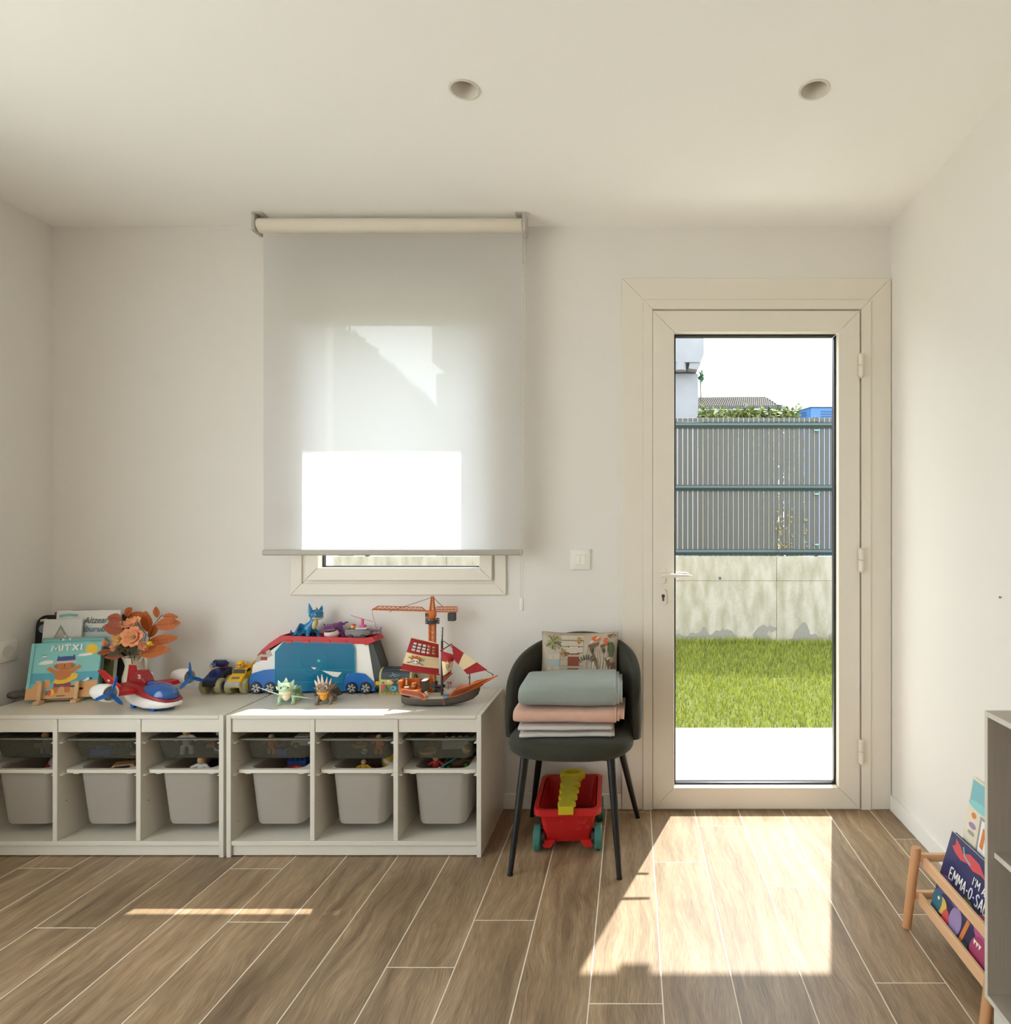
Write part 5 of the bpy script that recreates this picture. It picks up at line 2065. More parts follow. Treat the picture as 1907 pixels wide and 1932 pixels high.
# nail left in the side wall
ny = F * XR / (1888 - VX)
nl = thing('wall_nail', 'small grey nail left in the bare side wall by the garden door', 'nail', (XR, ny, PZ(1127, ny)))
g = G(mat('nail_grey', (140, 136, 130), 0.4, metal=0.6))
g.cyl((0.0, 0, 0), (-0.004, 0, 0), 0.0015, n=8)
g.obj('shank', nl)
g = G(mat('nail_grey', (140, 136, 130), 0.4, metal=0.6))
g.cyl((-0.004, 0, 0), (-0.0055, 0, 0), 0.004, n=12)
g.obj('head', nl)
# ================================================================ things on top of the storage units
def spx(px, d):
    return PX(px, d)


TOP = SHELF_Z
M_TW = mat('toy_plastic_white', (232, 230, 226), 0.35, 0.02, 20)
M_TR = mat('toy_plastic_red', (190, 22, 34), 0.35, 0.03, 20)
M_TDR = mat('toy_plastic_dark_red', (150, 26, 34), 0.35, 0.04, 20)
M_TB = mat('toy_plastic_blue', (14, 102, 186), 0.35, 0.03, 20)
M_TBL = mat('toy_plastic_bright_blue', (16, 104, 196), 0.35, 0.03, 20)
M_TK = mat('toy_plastic_black', (34, 34, 36), 0.45, 0.04, 20)
M_TG = mat('toy_plastic_grey', (128, 128, 126), 0.4, 0.04, 20)
M_TLG = mat('toy_plastic_light_grey', (190, 188, 182), 0.4, 0.03, 20)
M_TY = mat('toy_plastic_yellow', (236, 184, 24), 0.38, 0.03, 20)
M_TNAVY = mat('toy_plastic_navy', (26, 48, 108), 0.38, 0.04, 20)
M_TIRE = mat('toy_tire_cream', (172, 168, 128), 0.7, 0.05, 40)
M_BWIN = see_through('toy_blue_window', (30, 142, 182), clear=0.34, transl=0.25, rough=0.15, tint=(0.35, 0.85, 1.0))
M_CANOPY = mat('canopy_blue', (20, 84, 158), 0.12, 0.06, 20, coat=0.5)
M_CYAN = mat('emblem_cyan', (80, 200, 210), 0.4, 0.05, 30)


# ---------------------------------------------------------------- big rescue bus
BYF = 2.880
K = BYF / F
bc = 594.0
bus = thing('toy_bus', 'large red, white and blue toy bus with a blue see-through side', 'toy bus', (PX(bc, BYF), BYF + 0.052, TOP))


def bp(zx, zy):
    """measured outline point of the bus side -> local x,z"""
    px, row = 470 + zx / 7.335, 1140 + zy / 7.335
    return ((px - bc) * K, max(0.0, (1309.5 - row) * K))


def bpl(*pts):
    return [bp(*p) for p in pts]


y0, y1 = -0.046, 0.046
g = G(M_TW)
g.pxz(bpl((22, 1000), (40, 850), (300, 640), (460, 520), (1640, 560), (1735, 1140), (1735, 1190), (20, 1190))[::-1], y0, y1)
g.obj('body', bus, smooth=20)
# front windscreen with white pillars
g = G(mat('windscreen', (176, 158, 140), 0.15, 0.08, 20))
g.pxz(bpl((60, 826), (112, 712), (270, 626), (312, 715))[::-1], y0 - 0.0012, y1 + 0.0012)
g.obj('windscreen', bus, smooth=20)
g = G(M_TDR)
for (a, b_) in (((150, 780), (240, 735)), ((170, 700), (225, 668))):
    p, q = bp(*a), bp(*b_)
    g.box(p[0], y0 - 0.003, min(p[1], q[1]), q[0], y0 - 0.001, max(p[1], q[1]), b=0.002)
    g.obj('seat_detail', bus)
    g = G(M_TDR)
# red roof band and tray
g = G(M_TR)
g.pxz(bpl((105, 716), (170, 640), (280, 540), (430, 440), (1580, 470), (1700, 455), (1742, 515), (1620, 572), (1570, 552), (460, 515), (330, 590), (200, 660))[::-1], y0 - 0.006, y0 - 0.0005)
g.pxz(bpl((105, 716), (170, 640), (280, 540), (430, 440), (1580, 470), (1700, 455), (1742, 515), (1620, 572), (1570, 552), (460, 515), (330, 590), (200, 660))[::-1], y1 + 0.0005, y1 + 0.006)
p1, p2 = bp(430, 500), bp(1600, 520)
g.box(p1[0], y0 - 0.0005, p1[1] - 0.004, p2[0], y1 + 0.0005, p1[1] + 0.002)
g.pxz(bpl((105, 716), (170, 640), (280, 540), (430, 440), (430, 500), (290, 590), (180, 680))[::-1], y0 - 0.0005, y1 + 0.0005)
g.pxz(bpl((1600, 500), (1700, 455), (1742, 515), (1620, 572))[::-1], y0 - 0.0005, y1 + 0.0005)
roof = g.obj('roof_tray', bus, smooth=20)
ROOF_Z = TOP + p1[1] + 0.0021
for zx in (550, 790, 1075, 1310):
    g = G(M_TR)
    a, b_ = bp(zx - 45, 545), bp(zx + 45, 500)
    g.box(a[0], y0 - 0.009, a[1], b_[0], y0 - 0.004, b_[1], b=0.001)
    g.obj('hinge_tab', roof)
# sheet coloured as the dim inside behind the see-through side
g = G(mat('bus_inside_tint', (84, 138, 164), 0.6, 0.3, 14))
g.pxz(bpl((395, 670), (490, 545), (1420, 560), (1440, 960), (1330, 980), (1290, 1180), (375, 1180))[::-1], y0 - 0.0009, y0 - 0.0001)
g.obj('interior', bus, smooth=0)
for (zx, zy, r_, m_) in ((500, 820, 0.012, M_TBL), (640, 930, 0.008, M_TLG), (740, 960, 0.009, M_TY), (1150, 1000, 0.010, M_TLG), (880, 1060, 0.011, M_TR), (600, 1080, 0.009, M_TB)):
    g = G(m_)
    c = bp(zx, zy)
    g.ell((c[0], y0 - 0.001, c[1]), (r_, 0.0025, r_ * 0.8), 12, 8)
    g.obj('cargo', bus)
g = G(M_BWIN)
g.pxz(bpl((365, 660), (480, 522), (1425, 545), (1460, 620), (1465, 955), (1350, 965), (1312, 1040), (1305, 1205), (358, 1205))[::-1], y0 - 0.0075, y0 - 0.0048)
wn_ = g.obj('side_window', bus, smooth=0)
g = G(mat('window_rim', (36, 168, 190), 0.25, 0.05, 20))
lp = bpl((365, 660), (480, 522), (1425, 545), (1460, 620), (1465, 955), (1350, 965))
g.tube([(a, y0 - 0.0078, b_) for a, b_ in bpl((358, 1205), (365, 660), (480, 524), (1425, 547), (1460, 620), (1465, 955))], 0.0016, 6)
g.obj('window_rim', wn_)
g = G(mat('window_rim', (36, 168, 190), 0.25, 0.05, 20))
shl = [(690, 620), (680, 740), (700, 850), (760, 920), (850, 985), (940, 930), (1010, 840), (1055, 720), (1055, 600)]
g.tube([(a, y0 - 0.0078, b_) for a, b_ in bpl(*shl)], 0.0010, 5)
for (a, b_) in (((370, 905), (1460, 910)), ((1055, 600), (1055, 900)), ((365, 1075), (1310, 1080))):
    g.tube([(q[0], y0 - 0.0076, q[1]) for q in bpl(a, b_)], 0.0008, 5)
    g.obj('shield_line', wn_)
    g = G(mat('window_rim', (36, 168, 190), 0.25, 0.05, 20))
st = []
c = bp(965, 785)
for k in range(18):
    a = 2 * math.pi * k / 18
    r_ = 0.009 if k % 2 else 0.0055
    st.append((c[0] + r_ * math.cos(a), c[1] + r_ * 0.8 * math.sin(a)))
art('emblem', bus, [(M_CYAN, st), (M_TW, bpl((1010, 920), (1285, 945), (1225, 1010), (1160, 1000))), (M_TW, bpl((860, 870), (940, 880), (900, 905)))],
    lambda u, v, h: Vector((u, y0 - 0.0079 - h, v)))
# blue mudguards
for pts_ in (((8, 1000), (60, 955), (200, 915), (350, 903), (385, 905), (385, 1205), (5, 1205)),
             ((1285, 1205), (1312, 1040), (1390, 962), (1500, 955), (1600, 970), (1715, 1075), (1745, 1205))):
    g = G(M_TB)
    g.pxz(bpl(*pts_)[::-1], y0 - 0.007, y1 + 0.007)
    g.obj('mudguard', bus, smooth=20)
g = G(M_TB)
g.pxz(bpl((360, 1165), (1310, 1165), (1310, 1210), (360, 1210))[::-1], y0 - 0.006, y1 + 0.006)
g.obj('sill', bus, smooth=20)
# tail ramp
g = G(mat('ramp_grey', (62, 66, 68), 0.5, 0.04, 20))
g.pxz(bpl((1640, 572), (1700, 545), (1812, 880), (1790, 1150), (1740, 1190), (1735, 1130))[::-1], y0 + 0.002, y1 - 0.002)
g.obj('tail_ramp', bus, smooth=20)
g = G(M_TY)
a, b_ = bp(1740, 1130), bp(1800, 1075)
g.box(a[0], y0 - 0.002, a[1], b_[0], y0 + 0.012, b_[1], b=0.002)
g.obj('tow_clip', bus)
for zx, zy in ((100, 1125), (293, 1125), (1420, 1137), (1615, 1137)):
    cx_, cz_ = bp(zx, zy)
    cz_ = 0.0262
    for (ya, s) in ((y0 - 0.006, -1), (y1 + 0.006, 1)):
        g = G(M_TK)
        g.lathe([(0.0262, -0.006), (0.0262, 0.0035), (0.0245, 0.006), (0.0205, 0.006), (0.0200, 0.0045), (0.0005, 0.0045)], 26, (cx_, ya, cz_), (0, s, 0))
        w = g.obj('wheel', bus)
        g = G(M_TLG)
        for k in range(6):
            a = 2 * math.pi * k / 6 + 0.25
            u_ = Vector((math.cos(a), 0, math.sin(a)))
            v_ = Vector((-math.sin(a), 0, math.cos(a)))
            c = Vector((cx_, ya + s * 0.0045, cz_))
            q = [c + u_ * 0.006 - v_ * 0.003, c + u_ * 0.018 - v_ * 0.004, c + u_ * 0.018 + v_ * 0.004, c + u_ * 0.006 + v_ * 0.003]
            g.add(q + [p + Vector((0, s * 0.0018, 0)) for p in q], [(0, 1, 2, 3), (7, 6, 5, 4), (0, 4, 5, 1), (1, 5, 6, 2), (2, 6, 7, 3), (3, 7, 4, 0)])
        g.cyl((cx_, ya + s * 0.0045, cz_), (cx_, ya + s * 0.007, cz_), 0.0075, n=16)
        g.obj('rim', w)
        g = G(M_TNAVY)
        g.cyl((cx_, ya + s * 0.007, cz_), (cx_, ya + s * 0.0078, cz_), 0.0048, n=14)
        g.obj('hub_cap', w)


# ---------------------------------------------------------------- toy dragons (generic)
def dragon(label, loc, rz, s, cb, cbelly, parts, group, belly_scale=1.0):
    t = thing('toy_dragon', label, 'toy dragon', loc, rz, group)
    t.scale = (s, s, s)
    mb = mat('dragon_' + parts['id'], cb, 0.3, 0.08, 30, coat=0.2)
    mb2 = mat('dragon_belly_' + parts['id'], cbelly, 0.4, 0.05, 30)
    mw = mat('dragon_wing_' + parts['id'], parts.get('wing', cb), 0.4, 0.08, 30)
    g = G(mb)
    # a crouching four-legged dragon, 0.1 long; faces -y
    if parts['pose'] == 'tall':
        hc = Vector((0.012, -0.020, 0.098))
        g.tube([(0, 0.045, 0.018), (0, 0.03, 0.03), (0, 0.008, 0.042), (0.006, -0.008, 0.062), (0.010, -0.014, 0.082)], [0.014, 0.022, 0.024, 0.017, 0.015], 12)
        fl, bl2 = [(-0.018, -0.012), (0.020, -0.014)], [(-0.022, 0.035), (0.022, 0.038)]
    else:
        hc = Vector((0.0, -0.030, 0.060))
        g.tube([(0, 0.045, 0.016), (0, 0.03, 0.024), (0, 0.008, 0.030), (0, -0.010, 0.036), (0, -0.022, 0.048)], [0.012, 0.018, 0.020, 0.017, 0.014], 12)
        fl, bl2 = [(-0.020, -0.020), (0.020, -0.020)], [(-0.022, 0.028), (0.022, 0.028)]
    for i, (x, y) in enumerate(fl):
        sx = 1 if x > 0 else -1
        g.tube([(x * 0.6, y + 0.006, 0.032), (x * 1.15, y, 0.020), (x * 1.1, y - 0.004, 0.006)], [0.009, 0.0075, 0.0065], 8)
        g.ell((x * 1.12, y - 0.008, 0.0045), (0.0085, 0.011, 0.0045), 10, 6)
    for (x, y) in bl2:
        g.tube([(x * 0.6, y, 0.024), (x * 1.2, y - 0.006, 0.016), (x * 1.15, y + 0.004, 0.006)], [0.011, 0.009, 0.006], 8)
        g.ell((x * 1.15, y - 0.006, 0.0045), (0.008, 0.011, 0.0045), 10, 6)
    tl = parts.get('tail', [(0, 0.05, 0.018), (-0.012, 0.066, 0.012), (-0.03, 0.074, 0.012), (-0.042, 0.072, 0.022), (-0.044, 0.066, 0.034)])
    g.tube(tl, [0.012 - 0.0095 * k / (len(tl) - 1) for k in range(len(tl))], 8)
    remesh(g.obj('body', t), 0.0022, 3)
    g = G(mb)
    hs_ = parts.get('head', (0.026, 0.022, 0.021))
    g.ell(hc, hs_, 18, 12)
    g.ell(hc + Vector((0, -0.016, -0.006)), (hs_[0] * 0.72, 0.013, hs_[2] * 0.55), 14, 10)
    remesh(g.obj('head', t), 0.0022, 3)
    g = G(mb2)
    g.ell(hc + Vector((0, -0.012, -0.013)), (hs_[0] * 0.8, 0.016, 0.009), 14, 8)
    g.obj('jaw', t)
    g = G(mb2)
    if parts['pose'] == 'tall':
        g.ell((0.007, -0.020, 0.060), (0.012, 0.010, 0.024), 12, 10, rot=(0.15, 0.12, 0))
    else:
        g.ell((0, -0.026, 0.032), (0.0135 * belly_scale, 0.010, 0.019), 12, 10, rot=(-0.15, 0, 0))
    g.obj('belly', t)
    for sx in (-1, 1):
        e = hc + Vector((sx * hs_[0] * 0.48, -hs_[1] * 0.86, 0.004))
        g = G(mat('dragon_eye_white', (226, 216, 150), 0.25))
        g.ell(e, (0.0052, 0.003, 0.0042), 12, 8)
        ey = g.obj('eye', t)
        g = G(M_TK)
        g.ell(e + Vector((-sx * 0.001, -0.0022, 0)), (0.0026, 0.0016, 0.0032), 10, 6)
        g.obj('pupil', ey)
        g = G(mb)
        g.ell(e + Vector((0, -0.001, 0.0045)), (0.0065, 0.003, 0.0022), 10, 6, rot=(0, sx * 0.35, 0))
        g.obj('brow', t)
        # wing: folded, three ribs and a web
        w0 = Vector((sx * 0.012, 0.012, 0.050 if parts['pose'] == 'tall' else 0.040))
        wt = parts.get('wingtip', [(0.044, 0.030, 0.020), (0.050, 0.044, 0.012), (0.036, 0.056, 0.014)])
        tips = [Vector((sx * p[0], p[1], p[2])) for p in wt]
        sh_ = w0 + Vector((sx * 0.022, 0.006, 0.012))
        g = G(mw)
        vs = [w0, sh_] + tips
        nrm = Vector((sx * 0.0012, 0, 0.0008))
        n_ = len(vs)
        g.add([p + nrm for p in vs] + [p - nrm for p in vs], [tuple(range(n_)), tuple(range(2 * n_ - 1, n_ - 1, -1))] +
              [(i, (i + 1) % n_, n_ + (i + 1) % n_, n_ + i) for i in range(n_)])
        for tp in tips:
            g.tube([sh_, tp], [0.0028, 0.0012], 6)
        g.tube([w0, sh_], 0.0036, 6)
        g.obj('wing', t, smooth=25)
    for (dx, dz, dy, r_, tipx, tipz, tipy, m_) in parts.get('horns', []):
        g = G(m_)
        g.tube([hc + Vector((dx, dy, dz)), hc + Vector(((dx + tipx) / 2, (dy + tipy) / 2 - 0.002, (dz + tipz) / 2)), hc + Vector((tipx, tipy, tipz))], [r_, r_ * 0.66, r_ * 0.12], 8)
        g.obj('horn', t)
    return t


GRP = None
bl_roof = BYF + 0.052
dragon('shiny blue toy dragon sitting upright on the roof of the toy bus', (PX(583, 2.91), 2.923, ROOF_Z), math.radians(58), 1.08, (24, 118, 172), (214, 196, 140),
       dict(id='blue', pose='tall', wing=(20, 108, 164), head=(0.030, 0.024, 0.021),
            horns=[(-0.022, 0.010, 0.004, 0.011, -0.027, 0.048, 0.008, MATS['dragon_blue'] if 'dragon_blue' in MATS else mat('dragon_blue', (24, 118, 172), 0.3, 0.08, 30, coat=0.2)),
                   (0.021, 0.010, 0.004, 0.010, 0.030, 0.034, 0.006, mat('dragon_blue', (24, 118, 172), 0.3, 0.08, 30)),
                   (0.004, 0.016, -0.002, 0.004, 0.004, 0.030, 0.006, mat('dragon_navy', (24, 60, 110), 0.4))]), None)
# purple big-jawed dragon
t = thing('toy_dragon', 'purple big-jawed toy dragon grinning on the roof of the toy bus', 'toy dragon', (PX(622, 2.90), 2.931, ROOF_Z), math.radians(20))
t.scale = (1.0, 0.9, 1.05)
mp_ = mat('dragon_purple', (112, 46, 128), 0.35, 0.08, 30, coat=0.2)
g = G(mp_)
g.ell((0.012, 0.014, 0.034), (0.030, 0.030, 0.028), 16, 12)
g.ell((0.034, 0.012, 0.018), (0.014, 0.02, 0.018), 12, 8)
for (x, y) in ((0.04, -0.004), (0.044, 0.024), (-0.014, 0.03)):
    g.ell((x, y, 0.006), (0.010, 0.012, 0.006), 10, 6)
    g.tube([(x * 0.9, y, 0.006), (x * 0.8, y, 0.022)], 0.008, 8)
g.ell((0.03, 0.02, 0.056), (0.013, 0.014, 0.010), 12, 8)
remesh(g.obj('body', t), 0.0024, 3)
g = G(mp_)
g.ell((-0.008, -0.016, 0.046), (0.031, 0.024, 0.014), 18, 10, rot=(0.15, -0.1, 0))
g.ell((-0.022, -0.034, 0.042), (0.016, 0.010, 0.007), 12, 8)
remesh(g.obj('upper_jaw', t), 0.0022, 3)
g = G(mat('dragon_chin', (226, 206, 208), 0.4, 0.04, 30))
g.ell((-0.004, -0.018, 0.020), (0.032, 0.024, 0.021), 20, 12)
g.obj('chin', t)
g = G(mat('mouth_dark', (52, 16, 28), 0.5))
g.ell((-0.008, -0.030, 0.0345), (0.024, 0.0135, 0.0068), 18, 8, rot=(0.1, -0.12, 0))
mo = g.obj('mouth', t)
for k in range(9):
    g = G(M_TW)
    a = -0.9 + 1.8 * k / 8
    p = Vector((-0.008 + 0.0225 * math.sin(a), -0.031 - 0.0125 * math.cos(a), 0.0405 + 0.002 * math.sin(a)))
    g.tube([p, p - Vector((0, 0, 0.004))], [0.0016, 0.0003], 6)
    g.obj('tooth', mo)
for sx in (-1, 1):
    g = G(mat('dragon_eye_green', (196, 190, 90), 0.25))
    g.ell((-0.008 + sx * 0.010, -0.036, 0.056), (0.005, 0.003, 0.0042), 10, 8)
    ey = g.obj('eye', t)
    g = G(M_TK)
    g.ell((-0.008 + sx * 0.010, -0.0385, 0.056), (0.0026, 0.0014, 0.003), 8, 6)
    g.obj('pupil', ey)
    g = G(mp_)
    g.ell((-0.008 + sx * 0.011, -0.037, 0.061), (0.007, 0.003, 0.002), 8, 6, rot=(0, sx * 0.4, 0))
    g.obj('brow', t)
for pts_ in ([(-0.03, -0.012, 0.058), (-0.040, -0.014, 0.066), (-0.034, -0.012, 0.052)], [(0.036, 0.008, 0.056), (0.056, 0.004, 0.068), (0.066, 0.0, 0.062), (0.052, 0.004, 0.058), (0.046, 0.006, 0.050)]):
    g = G(mat('dragon_fin', (84, 36, 100), 0.4, 0.06, 30))
    g.add([Vector(p) for p in pts_] + [Vector(p) + Vector((0, 0.003, 0)) for p in pts_], [tuple(range(len(pts_)))[::-1], tuple(range(len(pts_), 2 * len(pts_)))] +
          [(i, (i + 1) % len(pts_), len(pts_) + (i + 1) % len(pts_), len(pts_) + i) for i in range(len(pts_))])
    g.obj('fin', t, smooth=0)

# pale green and brown dragons at the front of the shelf
mgn = mat('dragon_green_horn', (206, 226, 196), 0.4)
YD = shelf_y(1328)
dragon('pale green toy dragon with thin trailing whiskers standing before the bus', (PX(539, YD), YD + 0.02, TOP), math.radians(14), 1.18, (176, 202, 168), (238, 224, 196),
       dict(id='green', pose='low', wing=(150, 186, 150), tail=[(0, 0.045, 0.014), (0.018, 0.058, 0.010), (0.034, 0.056, 0.010), (0.046, 0.046, 0.009)],
            wingtip=[(0.034, 0.030, 0.020), (0.038, 0.040, 0.012), (0.03, 0.048, 0.014)],
            horns=[(0.0, 0.014, 0.0, 0.009, 0.0, 0.034, 0.002, mgn), (-0.018, 0.008, 0.0, 0.008, -0.025, 0.026, 0.002, mgn), (0.018, 0.008, 0.0, 0.008, 0.025, 0.026, 0.002, mgn),
                   (0.024, -0.002, 0.0, 0.006, 0.035, 0.008, 0.002, mgn), (-0.024, -0.002, 0.0, 0.006, -0.033, 0.006, 0.002, mgn),
                   (-0.014, -0.026, 0.0, 0.0026, -0.085, 0.006, -0.004, mgn), (0.016, -0.030, 0.004, 0.0026, 0.092, -0.046, 0.004, mgn)]), None)
mbn = mat('dragon_brown_horn', (222, 196, 172), 0.4)
mbr = mat('dragon_brown_dark', (116, 84, 66), 0.5)
dragon('brown toy dragon with orange chest and pale spines standing before the bus', (PX(610, YD), YD + 0.02, TOP), math.radians(12), 1.15, (128, 108, 90), (226, 156, 44),
       dict(id='brown', pose='low', wing=(96, 84, 74), wingtip=[(0.040, 0.024, 0.030), (0.048, 0.040, 0.018), (0.036, 0.054, 0.012)],
            tail=[(0, 0.045, 0.014), (0.02, 0.06, 0.012), (0.036, 0.054, 0.014)],
            horns=[(-0.012, 0.014, -0.004, 0.005, -0.020, 0.046, 0.0, mbn), (-0.002, 0.016, -0.004, 0.005, -0.006, 0.050, 0.0, mbn), (0.010, 0.015, -0.004, 0.004, 0.012, 0.040, 0.0, mbn),
                   (-0.020, 0.010, -0.002, 0.005, -0.030, 0.030, 0.0, mbn), (0.020, 0.010, 0, 0.004, 0.026, 0.034, 0.0, mbn),
                   (0.022, 0.002, 0.004, 0.010, 0.044, 0.014, 0.004, mbr), (-0.022, 0.0, 0.004, 0.006, -0.036, 0.002, 0.004, mbr)]), None)

# ---------------------------------------------------------------- grey toy helicopter with pink rotor on the bus roof
YH = 2.925
t = thing('toy_helicopter', 'grey toy helicopter with a pink rotor on the roof of the toy bus', 'toy helicopter', (PX(679, YH), YH, ROOF_Z), math.radians(-4))
g = G(M_TG)
rings = []
for (x, w, zb, zt) in ((-0.063, 0.010, 0.020, 0.034), (-0.058, 0.020, 0.010, 0.040), (-0.03, 0.027, 0.006, 0.042), (0.02, 0.027, 0.006, 0.042), (0.045, 0.020, 0.012, 0.038), (0.054, 0.010, 0.02, 0.034)):
    rings.append([(x, p[0], p[1]) for p in rrect2(-w, zb, w, zt, min(0.008, (zt - zb) * 0.45), 3)])
g.loft(rings)
g.obj('hull', t)
g = G(M_TLG)
g.box(-0.012, -0.024, 0.041, 0.042, 0.024, 0.050, b=0.004, seg=2)
g.obj('deck', t)
g = G(mat('stripe_purple', (122, 92, 130), 0.4))
g.box(-0.052, -0.0285, 0.030, 0.040, -0.0268, 0.034)
g.obj('side_stripe', t)
g = G(M_TK)
g.box(-0.050, -0.019, 0.0405, -0.018, 0.019, 0.0435, b=0.002)
g.obj('cockpit', t)
g = G(M_TY)
g.ell((-0.030, -0.004, 0.050), (0.010, 0.010, 0.012), 12, 8)
pi = g.obj('pilot_head', t)
g = G(mat('pilot_pink', (206, 62, 120), 0.4))
g.ell((-0.028, -0.002, 0.058), (0.010, 0.010, 0.006), 12, 8)
g.obj('pilot_cap', pi)
M_PINK = mat('rotor_pink', (222, 74, 158), 0.4, 0.04, 30)
g = G(M_PINK)
g.box(0.000, -0.010, 0.050, 0.026, 0.010, 0.060, b=0.002)
g.cyl((0.012, 0, 0.058), (0.012, 0, 0.085), 0.006, n=12)
mast = g.obj('rotor_mast', t)
g = G(M_PINK)
g.T = Matrix.Translation((0.008, 0, 0.087)) @ Euler((0, math.radians(20), math.radians(24))).to_matrix().to_4x4()
g.pxy([(-0.048, -0.003), (0, -0.0045), (0.05, -0.003), (0.05, 0.003), (0, 0.0045), (-0.048, 0.003)], -0.0008, 0.0008)
g.obj('rotor_blade', t)
g = G(mat('boom_purple', (108, 92, 122), 0.4))
g.tube([(0.048, 0, 0.036), (0.075, 0, 0.034), (0.095, 0, 0.034)], [0.007, 0.005, 0.004], 10)
g.obj('tail_boom', t)
g = G(mat('boom_purple', (108, 92, 122), 0.4))
g.pxz([(0.094, 0.018), (0.099, 0.018), (0.098, 0.034), (0.101, 0.050), (0.094, 0.049), (0.092, 0.034)], -0.002, 0.002)
g.obj('tail_fin', t)
for x in (-0.03, 0.025):
    for y in (-0.026, 0.026):
        g = G(M_TK)
        g.cyl((x, y - 0.005, 0.0105), (x, y + 0.005, 0.0105), 0.0105, n=16)
        g.obj('wheel', t)


